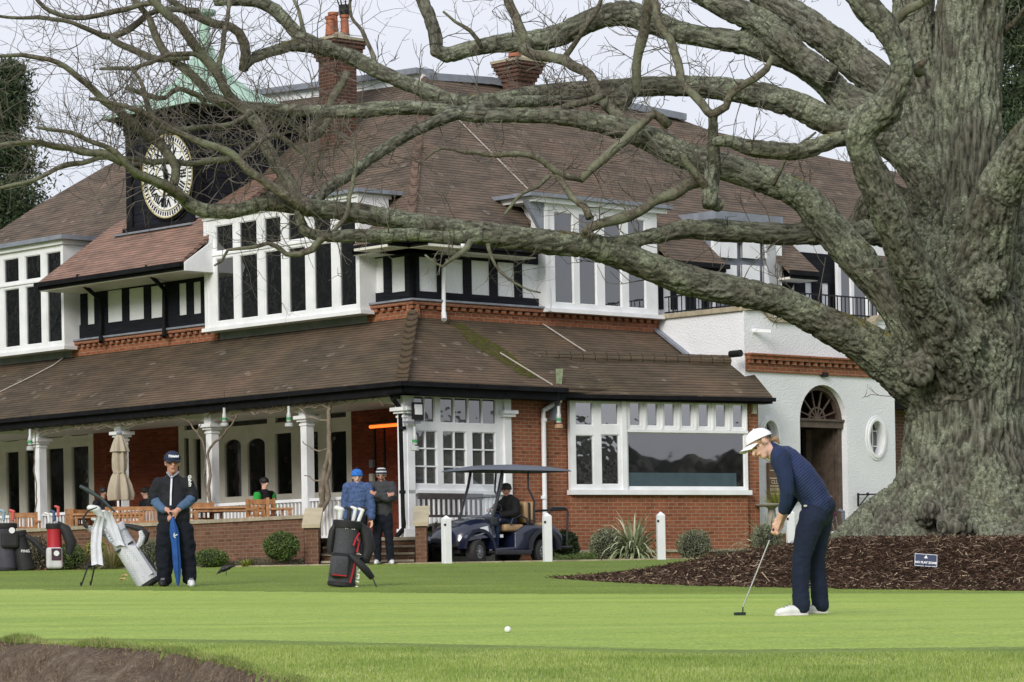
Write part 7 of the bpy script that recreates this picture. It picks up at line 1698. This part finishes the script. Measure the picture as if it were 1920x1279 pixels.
# ------------------------------------------------------------------ seated guests on the verandah and indoors
def seated(label, px, py, s_, f, coat, skin_, hairmat, hat=False, sleeve=None, standing=False, arm=None):
    t0 = Spx(px, py, s_)[0]; c0 = B(s_, t0, 0); Yb = c0.y; hd_ = P(px, py, Yb); t_ = thing('person', V((hd_.x, Yb, FZ)), label, 'person'); f = V(f).normalized()
    mb = MB(); c, u, fd, s, feats = head_parts(t_, mb, hd_, (0, 0, 1), f, .09, neck=hd_ - V((0, 0, .16)))
    b_ = hd_ - V((0, 0, .24)); hz = b_.z - .5; side = f.cross(V((0, 0, 1)))
    seq(mb, [(b_, .1), (V((b_.x, b_.y, hz)), .12)])
    legs = []
    for k in (-1, 1):
        hp_ = V((b_.x, b_.y, hz)) + side * k * .1
        if standing: legs.append([hp_, hp_ - V((0, 0, .42)), V((hp_.x, hp_.y, FZ + .05))])
        else: kn = hp_ + f * .42; legs.append([hp_, kn, V((kn.x, kn.y, FZ + .05))])
    arms = [[b_ + side * k * .19, b_ + side * k * .24 - V((0, 0, .28)) + f * .03, b_ + side * k * .14 - V((0, 0, .3)) + f * .28] for k in (-1, 1)]
    for a in arms: seq(mb, [(a[0], .05), (a[1], .042), (a[2], .033)]); hand(mb, a[2], f, (0, 0, -1), .16, .4)
    for a in legs: seq(mb, [(a[0], .07), (a[1], .05), (a[2], .04)])
    body = remesh('body', mb, skin_, t_, vox=.013, it=2); feats(body)
    mb = MB(); seq(mb, [(b_ + V((0, 0, .07)), .07), (b_ - V((0, 0, .04)), .15), (V((b_.x, b_.y, hz)), .17)], 14); caps(mb, b_ + side * .17, b_ - side * .17, .085, .085)
    for a in arms: seq(mb, [(a[0], .08), (a[1], .065)] + ([(a[2], .05)] if not sleeve else []))
    remesh('jacket', mb, coat, t_, vox=.015, it=3)
    if sleeve:
        mb = MB()
        for a in arms: seq(mb, [(a[0] - V((0, 0, .02)), .092), (a[1], .075), (a[2], .055)])
        remesh('sleeve', mb, sleeve, t_, vox=.014, it=3)
    mb = MB()
    for a in legs: seq(mb, [(a[0], .09), (a[1], .07), (a[2], .055)])
    remesh('trousers', mb, M_dt, t_, vox=.015, it=3)
    mb = MB(); k_ = 1.0; caps(mb, c + u * .035 - fd * .03, c + u * .04 + fd * .012, .094, .088, 14); caps(mb, c - fd * .05, c - fd * .05 - u * .04, .07, .05, 12)
    remesh('hair' if not hat else 'woolly_hat', mb, hairmat, t_, vox=.011, it=2); return t_
seated('dark haired person in black and bright green jacket seated behind the balustrade', 496, 906, 1.35, (.75, -.8, 0), fabric('black_gilet', (.012, .012, .013)), S_pale, M_dark, sleeve=fabric('bright_green', (.03, .36, .06)))
seated('person in black coat and black beanie seated by the brick wall behind the umbrella man', 273, 924, 1.2, (-.9, -.5, 0), M_jk, S_pale, M_dark, hat=True)
seated('dark haired person seated behind the white golf bag headcovers, mostly hidden', 194, 924, 1.2, (.6, -.9, 0), M_jk, S_tan, M_dark)
seated('dark haired diner seen through the far left verandah window', 25, 922, 3.9, (.4, -.9, 0), fabric('charcoal_top', (.02, .02, .022)), S_tan, M_dark)
seated('grey topped diner behind glass beside the leftmost verandah column', 60, 925, 4.1, (-.9, -.3, 0), fabric('grey_top', (.06, .07, .08)), S_tan, M_dark)
seated('long haired diner seen dimly through the double door', 475, 886, 4.1, (.3, -.95, 0), fabric('charcoal_top', (.02, .02, .022)), S_pale, M_hair)
seated('waiter in black waistcoat and pale shirt standing behind the narrow glass door', 537, 858, 4.2, (-.1, -1, -.1), fabric('black_gilet', (.012, .012, .013)), S_pale, M_dark, sleeve=fabric('pale_shirt', (.35, .38, .44)), standing=True)
# ------------------------------------------------------------------ crows
def crow(px, py, L_, flip, label):
    g = ghit(px, py); t_ = thing('crow', g, label, 'crow', 'crows on the grass'); sx = flip
    W_ = lambda x, y, z: g + V((x * sx * L_, y * L_, z * L_)); mb = MB()
    caps(mb, W_(-.12, 0, .26), W_(.12, 0, .33), .125 * L_, .10 * L_); caps(mb, W_(-.2, 0, .22), W_(-.31, 0, .13), .08 * L_, .062 * L_); caps(mb, W_(.1, 0, .34), W_(.42, 0, .40), .08 * L_, .02 * L_, 10, (0, 1, 0), 1.6)
    remesh('body', mb, simple('crow_black', (.008, .008, .010), .5, .3, 30), t_, vox=.008, it=3)
    m = MB(); m.tube([W_(-.34, 0, .11), W_(-.45, 0, .02)], [.03 * L_, .006 * L_], 6); ob('beak', m, M_dark, t_)
    for k in (-1, 1): m = MB(); m.tube([W_(0, k * .05, .2), W_(.02, k * .05, .0)], .012 * L_, 5); m.tube([W_(.02, k * .05, .01), W_(-.06, k * .05, .0)], .010 * L_, 5); ob('leg', m, M_dark, t_)
    for k in (-1, 1): mb = MB(); caps(mb, W_(-.08, k * .09, .3), W_(.3, k * .05, .35), .07 * L_, .02 * L_, 8, (0, 1, 0), .4); remesh('wing', mb, M_dark, t_, vox=.009, it=1)
crow(424, 1079, .35, 1, 'black crow pecking the grass between the two standing golf bags')
crow(172, 1071, .35, 1, 'black crow on the grass behind the leg of the white golf bag')
# ================================================================== PLANTS
def leafcloud(pts, nrm, size, aspect=2.2, up=.4):
    """one quad leaf per point, numpy"""
    n = len(pts); a = nr.normal(size=(n, 3)); a[:, 2] += up; a /= np.linalg.norm(a, axis=1)[:, None]
    b = np.cross(a, nr.normal(size=(n, 3))); b /= np.linalg.norm(b, axis=1)[:, None]
    L = size * nr.uniform(.6, 1.3, n)[:, None]; p = np.asarray(pts)
    v = np.stack([p, p + a * L * .5 + b * L / aspect / 2, p + a * L, p + a * L * .5 - b * L / aspect / 2], 1).reshape(-1, 3)
    f = np.arange(4 * n).reshape(-1, 4); return v, f
def np_obj(name, v, f, mat, parent=None, kind=None):
    me = bpy.data.meshes.new(name); v = np.asarray(v, float)
    if parent: v = v - np.array(wloc(parent))
    me.vertices.add(len(v)); me.vertices.foreach_set('co', v.ravel()); k = f.shape[1]
    me.loops.add(f.size); me.loops.foreach_set('vertex_index', f.ravel().astype(np.int32)); me.polygons.add(len(f)); me.polygons.foreach_set('loop_start', np.arange(0, f.size, k, dtype=np.int32)); me.polygons.foreach_set('loop_total', np.full(len(f), k, np.int32))
    me.materials.append(mat); me.update(calc_edges=True); me.validate(); o = mesh_obj(name, me, parent)
    if kind: o['kind'] = kind
    return o
def shell(c, r, n, sc=(1, 1, 1), jit=.12, lump=.12):
    d = nr.normal(size=(n, 3)); d /= np.linalg.norm(d, axis=1)[:, None]
    lm = np.array([noise.noise(V(q_ * 2.2 + np.array(c))) for q_ in d]) * lump
    rr = r * (1 + lm - np.abs(nr.normal(0, jit, n))); return np.array(c) + d * rr[:, None] * np.array(sc)
ML_var = leafy('variegated_leaf', [(.05, .07, .03), (.13, .155, .075), (.24, .26, .16), (.33, .34, .24)]); ML_dk = leafy('dark_leaf', [(.018, .032, .012), (.04, .065, .02), (.075, .10, .04)])
ML_gr = leafy('green_leaf', [(.04, .07, .018), (.085, .13, .035), (.15, .20, .06)]); ML_gy = leafy('grey_herb', [(.05, .05, .028), (.10, .095, .06), (.15, .14, .085)]); ML_yl = leafy('yellow_green_leaf', [(.12, .15, .02), (.24, .26, .04), (.33, .33, .08)])
ML_str = leafy('striped_strap_leaf', [(.13, .18, .07), (.30, .34, .18), (.52, .54, .38)]); ML_cone = leafy('pine_needles', [(.018, .034, .016), (.042, .066, .030), (.085, .11, .05)], .8)
M_stem = simple('plant_stem', (.08, .055, .035), .8)
def bush(label, px, py, hpx, wpx, Y, mat, n=5200, size=.035, sph=True, group=None, name='round_shrub', zbase=.74):
    r = wpx / 2 * Y / F; h = hpx * Y / F; b = P(px, py, Y); b.z = zbase; t_ = thing(name, b, label, 'shrub', group)
    c = (b.x, b.y, b.z + h * .5); pts = np.concatenate([shell(c, r, n, (1, 1, h / 2 / r), .09, .16), shell(c, r * .75, n // 3, (1, 1, h / 2 / r), .2)]); pts = pts[pts[:, 2] > b.z]
    v, f_ = leafcloud(pts, None, size); np_obj('foliage', v, f_, mat, t_)
    m = MB()
    for k in range(5): a = k * 1.25; m.tube([b, b + V((math.cos(a) * r * .3, math.sin(a) * r * .3, h * .35)), b + V((math.cos(a) * r * .6, math.sin(a) * r * .6, h * .7))], [.02, .014, .006], 5)
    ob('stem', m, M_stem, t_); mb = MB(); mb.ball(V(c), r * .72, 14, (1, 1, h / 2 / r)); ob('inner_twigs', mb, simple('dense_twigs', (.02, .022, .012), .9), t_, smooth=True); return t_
bush('round clipped variegated shrub touching the spiky plant on its left', 1138, 1045, 64, 66, 62.9, ML_var, group='round clipped shrubs along the bay wall')
bush('round clipped variegated shrub standing alone below the large bay window', 1302, 1045, 58, 66, 62.9, ML_var, group='round clipped shrubs along the bay wall')
bush('round clipped variegated shrub behind the putter, left of the bollard by the golfer', 1438, 1040, 66, 62, 62.9, ML_var, group='round clipped shrubs along the bay wall')
bush('small clipped shrub half hidden between the golfer legs and the oak root', 1572, 1030, 40, 50, 62.5, ML_var, n=2500, group='round clipped shrubs along the bay wall')
bush('bushy yellow-green shrub at the foot of the white wall beside the oak', 1617, 975, 44, 66, 64.5, ML_yl, size=.05, n=3000, zbase=.9)
bush('leafy dark green shrub against the terrace wall left of the steps', 527, 1032, 52, 66, 60.6, ML_gr, size=.055, n=3600, zbase=.86)
bush('loose green shrub behind the rear of the golf buggy', 1060, 1030, 62, 52, 64.3, ML_dk, size=.07, n=2600)
bush('dark shrub between the right step pier and the buggy bonnet', 818, 1030, 80, 50, 62.9, ML_dk, size=.07, n=2600)
bush('tall straggly shrub with pale flowers behind the black golf bags', 62, 1040, 66, 90, 61.6, leafy('straggly_leaf', [(.03, .04, .015), (.08, .08, .035), (.2, .16, .13)]), size=.05, n=3000)
bush('grey-green shrub between the red bag and the white bag', 130, 1055, 50, 60, 60.8, ML_gr, size=.045, n=2600)
bush('small yellow-leaved shrub against the wall behind the white bag', 180, 1040, 60, 46, 61.2, ML_yl, size=.045, n=1500)
bush('grey-green shrub just behind the umbrella man', 285, 1058, 56, 66, 60.6, ML_var, n=3200)
bush('low green shrub right of the umbrella man', 395, 1058, 34, 66, 60.5, ML_gr, size=.045, n=2200)
def herb(label, px0, px1, py, hpx, Y, mat, n=5000, size=.03):
    a, b = P(px0, py, Y), P(px1, py, Y); h = hpx * Y / F; t_ = thing('low_planting', V(((a.x + b.x) / 2, Y, .76)), label, 'planting')
    x = nr.uniform(a.x, b.x, n); y = nr.uniform(Y - .35, Y + .5, n); hh = h * (.62 + .5 * np.array([noise.noise(V((q_ * 2.5, w_ * 2, 0))) for q_, w_ in zip(x, y)])); z = .72 + hh * nr.uniform(0, 1, n) ** .6
    v, f_ = leafcloud(np.stack([x, y, z], 1), None, size, 3, .8); np_obj('foliage', v, f_, mat, t_, 'stuff'); return t_
herb('low brownish herb planting along the terrace wall between the umbrella man and the steps', 400, 570, 1056, 26, 60.9, ML_gy, 9000)
herb('low brown herbs below the bay between two clipped shrubs', 1330, 1410, 1046, 34, 63.2, ML_gy, 4500)
herb('low leafy ground plants behind the buggy and first clipped shrub', 1040, 1120, 1046, 26, 62.6, ML_gr, 2600, .05)
herb('low planting at the foot of the wall behind the white bag', 150, 300, 1058, 24, 60.9, ML_gy, 6000)
def spiky(label, px, py, Y, n, L, mat, w_=.03, group=None, name='spiky_plant', droop=1.0, zb=.76, cat='plant'):
    b = P(px, py, Y); b.z = zb; t_ = thing(name, b, label, cat, group); vs = []; fs = []
    for i in range(n):
        a = nr.uniform(0, 6.283); el = nr.uniform(.25, 1.45); l = L * nr.uniform(.6, 1.1); K_ = 7; d0 = V((math.cos(a) * math.cos(el), math.sin(a) * math.cos(el), math.sin(el))); s_ = d0.cross(V((0, 0, 1))).normalized(); p = b + V((math.cos(a), math.sin(a), 0)) * .06; o = len(vs)
        for k in range(K_):
            t = k / (K_ - 1); ww = w_ * (1 - t ** 2.2) * .5 + .001; vs += [p - s_ * ww, p + s_ * ww + V((0, 0, .004))]; d0 = (d0 + V((0, 0, -.18 * droop * (1.3 - el * .5) * t * 2))).normalized(); p = p + d0 * l / K_
        for k in range(K_ - 1): fs.append((o + 2 * k, o + 2 * k + 1, o + 2 * k + 3, o + 2 * k + 2))
    ob('leaves', MB().add(vs, fs), mat, t_, uv=False); return t_
spiky('large spiky plant with arching striped leaves between clipped shrub and bollard', 1188, 1048, 63.0, 260, 1.15, ML_str, .055, droop=2.3)
spiky('spiky striped plant behind the clipped shrub and putter', 1440, 1040, 63.6, 120, 1.05, ML_str, .05, droop=2.0)
spiky('fine grassy tuft beside the low green shrub near the umbrella man', 398, 1058, 60.4, 260, .42, ML_gr, .008, name='grass_tuft')
spiky('yellowish grass tuft at the wall behind the white bag stand', 212, 1060, 60.4, 420, .55, leafy('straw_grass', [(.12, .12, .04), (.22, .21, .08), (.30, .27, .13)]), .008, name='grass_tuft')
spiky('small bright green plant near the leafy shrub by the steps', 462, 1056, 60.5, 60, .2, ML_yl, .03, name='small_plant')
spiky('small upright yellow-green conifer sprig on the stone table', 1459, 945, 68.7, 130, .55, ML_yl, .015, droop=-.3, name='potted_sprig', zb=P(1459, 945, 68.7).z - .05)
# ---- old vines on the verandah columns
M_vine = simple('vine_bark', (.20, .165, .12), .9, .35, 8, bump=.01)
f = FL(.2)
def vg(x, y, n=.0): u, z = f.px(x, y, n); return f.p(u, z, n)
def vine(label, runs, seed):
    t_ = thing('climbing_vine', vg(*runs[0][0][:2]), label, 'vine', 'old vines on the verandah'); rs_ = random.Random(seed)
    for pts in runs:
        L = spline([(vg(x, y, .06), r * .0108) for x, y, r in pts], .08)
        L = [(p + V((noise.noise(p * 5), noise.noise(p * 5 + V((4, 4, 4))), noise.noise(p * 5 + V((9, 1, 2))))) * .05, r) for p, r in L]
        m = MB(); m.tube([p for p, r in L], [r for p, r in L], 7); ob('stem', m, M_vine, t_, smooth=True, uv=False)
    return t_
vine('thick twisted vine trunk climbing the right verandah column by the steps', [[(592, 966, 6), (603, 945, 5.5), (606, 915, 7), (610, 880, 5), (617, 850, 5), (617, 810, 4.5), (614, 775, 4), (618, 755, 3.5), (640, 742, 2.5), (690, 736, 2), (730, 742, 1)], [(604, 960, 4), (615, 930, 4.5), (612, 900, 4), (621, 870, 3), (618, 835, 4), (616, 800, 3)], [(614, 790, 2.5), (590, 785, 2.2), (568, 772, 2), (556, 758, 2), (548, 742, 1.5)], [(617, 838, 2), (600, 845, 1.6), (580, 838, 1.2), (565, 826, .8)], [(606, 900, 2), (590, 902, 1.4), (572, 890, .9)], [(618, 768, 2), (604, 760, 1.6), (590, 766, 1.2), (580, 750, .8)], [(690, 738, 1.5), (700, 752, 1.3), (712, 748, 1), (720, 762, .7)], [(556, 760, 1.5), (535, 752, 1.2), (505, 748, 1), (470, 752, .8)]], 1)
def eave_runs(xa, xb, k):
    r = []
    for j in range(k):
        x = xa + (xb - xa) * rnd.uniform(0, .25); e = xa + (xb - xa) * rnd.uniform(.6, 1); pts = []
        while x < e: y = 783 - (x - 300) * .093 + rnd.uniform(-9, 11); pts.append((x, y, rnd.uniform(.7, 1.3))); x += rnd.uniform(11, 24)
        if len(pts) > 2: r.append(pts)
    return r
vine('tangle of bare creeper stems running along the verandah eaves', eave_runs(120, 420, 5) + eave_runs(380, 720, 7) + eave_runs(0, 200, 3), 5)
vine('thinner twisted vine stem on the middle verandah column beside the umbrella man', [[(398, 950, 3.5), (392, 920, 3.2), (394, 885, 3), (390, 850, 2.6), (400, 832, 2.4), (420, 815, 2.2), (440, 790, 1.8), (452, 772, 1.4), (480, 765, 1)], [(396, 940, 2.2), (384, 915, 2), (386, 880, 2), (382, 840, 1.6), (372, 812, 1.6), (378, 795, 1.2)], [(372, 812, 1.8), (360, 800, 1.5), (350, 790, 1.2), (330, 785, .9)], [(440, 790, 1.2), (420, 778, 1), (400, 775, .9), (380, 782, .7)], [(300, 782, 1), (260, 776, 1), (220, 786, .9), (180, 784, .8), (140, 794, .8)]], 2)
vine('thin bare creeper stem on the leftmost verandah column', [[(66, 968, 1.6), (68, 930, 1.5), (64, 890, 1.4), (66, 850, 1.3), (65, 815, 1.2), (60, 800, 1), (40, 803, .8), (15, 806, .7)], [(66, 815, 1), (80, 802, .8), (110, 796, .7)]], 3)
# ---- conifers behind the house
def conifer(label, px, pyb, pyt, Y, rr, lay=9, n=420, group='conifers behind the clubhouse', drop=.0):
    b = P(px, pyb, Y); top = P(px, pyt, Y); t_ = thing('conifer_tree', V((b.x, Y, .9)), label, 'tree', group); H_ = top.z - .9; pts = []; m = MB()
    m.tube([V((b.x, Y, .9)), V((b.x + .3, Y, .9 + H_ * .6)), V((b.x, Y, .9 + H_ * .97))], [.45, .3, .05], 8); ob('trunk', m, M_branch, t_)
    for i in range(lay):
        t = i / (lay - 1); z = 1.5 + (H_ - 1.5) * t; rad = rr * (1.02 - t) ** .6 * rnd.uniform(.7, 1.15)
        for k in range(9):
            a = rnd.uniform(0, 6.283); d = V((math.cos(a), math.sin(a), rnd.uniform(-.3, .2))) * rnd.uniform(.6, 1.15); zj = rnd.uniform(-.9, .9)
            for j in range(5):
                c = V((b.x, Y, .9 + z + zj)) + d * rad * (.35 + .16 * j); sz = rad * .14 * (1.2 - .1 * j) + .25
                pts.append(np.array(c) + nr.normal(size=(n // 9, 3)) * np.array([sz, sz, sz * .6]))
    pts = np.concatenate(pts); v, f_ = leafcloud(pts, None, .17, 3.5, .5); np_obj('crown', v, f_, ML_cone, t_)
conifer('dark pine standing beyond the far left end of the roof', 20, 420, 168, 96, 2.5, 9, 1800); conifer('dark pine cut by the left edge of the picture, nearest the sky gap', -70, 420, 185, 100, 3.4, 9, 1500)
conifer('dark conifer showing behind the oak stem at the top right', 1915, 330, -60, 92, 2.6, 10, 1500)
# ---- tree belt that closes the view behind the photographer (seen only in the window panes)
q = NT('bare_tree_belt'); _v = q.coord('Object', (1, 1, .5)); q.base(q.ramp(q.noise(_v, .35, 8, .75, 1.2), [(.38, (.008, .008, .006)), (.5, (.06, .055, .042)), (.62, (.22, .21, .19))]), .9, spec=.1); M_belt = q.m
vs = []; fs_ = []; NX, NZ = 150, 14
for i in range(NX):
    deg = 140 + 258 * i / (NX - 1); a = math.radians(deg); R0 = 85
    h0 = 25 if deg < 215 else (25 - 9 * (deg - 215) / 55 if deg < 270 else max(9.6, 16 - 11 * (deg - 270) / 20)); hgt = h0 + (h0 * .28) * noise.noise(V((i * .31, 0, 0))) + h0 * .12 * noise.noise(V((i * .9, 3, 0)))
    for j in range(NZ):
        t = j / (NZ - 1); r = R0 + 7 * t * t + 3 * noise.noise(V((i * .5, j * .9, 7))); vs.append((math.cos(a) * r, math.sin(a) * r + 50, -1 + hgt * t + .8 * noise.noise(V((i * .9, j * 1.3, 1)))))
for i in range(NX - 1):
    for j in range(NZ - 1): fs_.append((i * NZ + j, i * NZ + j + 1, (i + 1) * NZ + j + 1, (i + 1) * NZ + j))
o = ob('tree_belt', MB().add(vs, fs_), M_belt, smooth=True, uv=False); tag(o, 'dark belt of trees closing the course behind the photographer', 'trees', kind='stuff')
# ================================================================== MULCH CHIPS AND GRASS BLADES
n = 78000; X = nr.uniform(.4, 8.6, n); Y = 37 + (50.5 - 37) * nr.uniform(0, 1, n) ** 1.35; d = mdist(X, Y); k_ = d > -.12 * nr.uniform(0, 1, n) ** 2; X, Y = X[k_], Y[k_]; n = len(X)
Z = gzn(X, Y) + nr.uniform(-.004, .03, n); a = nr.uniform(0, 6.283, n); el = nr.normal(0, .35, n); L = nr.gamma(3, .018, n) + .02; W_ = nr.uniform(.006, .016, n)
d1 = np.stack([np.cos(a) * np.cos(el), np.sin(a) * np.cos(el), np.sin(el)], 1); d2 = np.cross(d1, nr.normal(size=(n, 3)) * .5 + np.array([0, -.6, .8])); d2 /= np.linalg.norm(d2, axis=1)[:, None]; d2 = d2 * 1.0
c = np.stack([X, Y, Z], 1); hL = (L / 2)[:, None]; hW = (W_ / 2)[:, None]; d3 = np.cross(d1, d2)
v = np.stack([c - d1 * hL - d2 * hW, c - d1 * hL + d2 * hW, c + d1 * hL + d2 * hW * .6, c + d1 * hL - d2 * hW * .6], 1).reshape(-1, 3); fq_ = np.arange(4 * n).reshape(-1, 4)
q = NT('bark_chips'); ge = q.n('ShaderNodeNewGeometry'); q.base(q.mix(1, q.ramp(ge.outputs['Random Per Island'], [(0, (.020, .012, .008)), (.5, (.055, .032, .021)), (.78, (.10, .062, .040)), (.9, (.20, .14, .095)), (1, (.42, .33, .23))]), q.ramp(q.noise(q.coord('Object'), 30, 3), [(.3, .6), (.7, 1.3)]), 'MULTIPLY'), .9, spec=.12)
o = np_obj('bark_mulch', v, fq_, q.m); tag(o, 'brown bark chip mulch spread round the foot of the oak', 'mulch', kind='stuff')
def blades(name, X, Y, h, wd, mat, label, lean=.35, zoff=None):
    n = len(X); Z = gzn(X, Y) - .004
    if zoff is not None: Z = Z + zoff
    a = nr.uniform(0, 6.283, n); ln = np.abs(nr.normal(0, lean, n)); hh = h * nr.uniform(.55, 1.25, n)
    t = np.stack([np.cos(a) * np.sin(ln), np.sin(a) * np.sin(ln), np.cos(ln)], 1); b = nr.uniform(0, 6.283, n); s_ = np.stack([np.cos(b), np.sin(b) * .4, np.zeros(n)], 1) * wd
    c = np.stack([X, Y, Z], 1); m_ = c + t * hh[:, None] * .55 ; e = c + t * hh[:, None] + np.stack([np.cos(a), np.sin(a), np.zeros(n)], 1) * (hh * ln * .5)[:, None]
    v = np.stack([c - s_, c + s_, m_ + s_ * .7, e, m_ - s_ * .7], 1).reshape(-1, 3)
    i = np.arange(n)[:, None] * 5; f_ = np.concatenate([i + np.array([[0, 1, 2, 4]]), ], 0); f3 = i + np.array([[4, 2, 3, 3]])
    me = bpy.data.meshes.new(name); fl = [tuple(r) for r in f_.tolist()] + [(r[0], r[1], r[2]) for r in f3.tolist()]
    me.from_pydata(v.tolist(), [], fl); me.materials.append(mat); o = mesh_obj(name, me); tag(o, label, 'grass', kind='stuff'); return o
def blade_mat(name, cs, sc=.8):
    q = NT(name); ge = q.n('ShaderNodeNewGeometry'); v_ = q.coord('Object'); c_ = q.ramp(ge.outputs['Random Per Island'], [(i / (len(cs) - 1), x) for i, x in enumerate(cs)])
    c_ = q.mix(1, c_, q.ramp(q.noise(v_, sc, 4, .65), [(.32, (.70, .76, .62)), (.68, (1.28, 1.18, 1.25))]), 'MULTIPLY'); q.base(c_, .7, spec=.2)
    tr = q.n('ShaderNodeBsdfTranslucent'); q.l(c_, tr.inputs[0]); mx_ = q.n('ShaderNodeMixShader'); mx_.inputs[0].default_value = .25; q.l(q.b.outputs[0], mx_.inputs[1]); q.l(tr.outputs[0], mx_.inputs[2]); q.l(mx_.outputs[0], q.o.inputs[0]); return q.m
M_bl1 = blade_mat('rough_grass_blades', [(.22, .325, .07), (.29, .40, .09), (.36, .46, .13), (.48, .54, .23)], 1.1)
n = 230000; Y = nr.uniform(12.6, 23.5, n); X = nr.uniform(-1, 1, n) * .175 * Y; k_ = (Y < near_edge(X) + .12 * np.array([noise.noise(V((x * 4, 0, 0))) for x in X]) ) & ~((X < -.6) & (Y < lip(X) - .02)); X, Y = X[k_], Y[k_]
patch = .024 + .014 * np.array([noise.noise(V((x * 1.6, y * .7, 0))) for x, y in zip(X, Y)]); rise = sst(0, 1.5, near_edge(X) - Y)
blades('rough_grass', X, Y, (patch * (.12 + .88 * rise)), .0026, M_bl1, 'longer rough grass between the green and the bunker')
# tufts hanging over the bunker lip
n = 15000; X = nr.uniform(-3.7, -.7, n); Y = lip(X) + nr.normal(.10, .13, n); k_ = (Y > lip(X) - .12); X, Y = X[k_], Y[k_]
cl = np.clip(.5 + 1.2 * np.array([noise.noise(V((x * 3, 5, 0))) for x in X]), .15, 1.0)
blades('bunker_fringe', X, Y, .052 * cl, .003, blade_mat('lip_grass', [(.13, .21, .05), (.19, .28, .07), (.27, .32, .10), (.42, .38, .20)], 2), 'ragged grass tufts hanging over the bunker lip', .75)
n = 2600; X = nr.uniform(-3.7, -.7, n); Y = lip(X) - np.abs(nr.normal(0, .5, n)); blades('bunker_debris', X, Y, nr.uniform(.01, .05, n), .002, blade_mat('dry_straw', [(.12, .08, .05), (.3, .22, .14), (.45, .36, .24)], 3), 'dry straw and grass debris on the bunker face', 1.4, zoff=-(.34 * sst(0, 1.1, lip(X) - Y)))
# short blades on the fringe in the middle distance
n = 170000; Y = 38 + (60.3 - 38) * nr.uniform(0, 1, n) ** 1.2; X = nr.uniform(-1, 1, n) * .175 * Y; k_ = (Y > far_edge(X)) & (mdist(X, Y) < 0); X, Y = X[k_], Y[k_]
blades('fringe_grass', X, Y, np.full(len(X), .015), .0035, blade_mat('fringe_blades', [(.18, .265, .047), (.23, .315, .06), (.28, .36, .082)], .5), 'short fringe grass between the green and the clubhouse')
# fallen leaves
for px, py, lab in ((233, 1083, 'two pale dry leaves on the grass beside the white bag'), (229, 1090, 'pale dry leaf lying nearest the foot of the white bag')):
    g = ghit(px, py); m = MB(); m.prism([g + V(p_) for p_ in ((-.05, 0, .01), (-.01, -.03, .03), (.05, -.01, .02), (.04, .03, .05), (-.02, .03, .04))], V((0, .004, .003))); o = ob('fallen_leaf', m, simple('dry_leaf', (.38, .28, .12), .8)); tag(o, lab, 'leaf', 'fallen leaves on the grass')
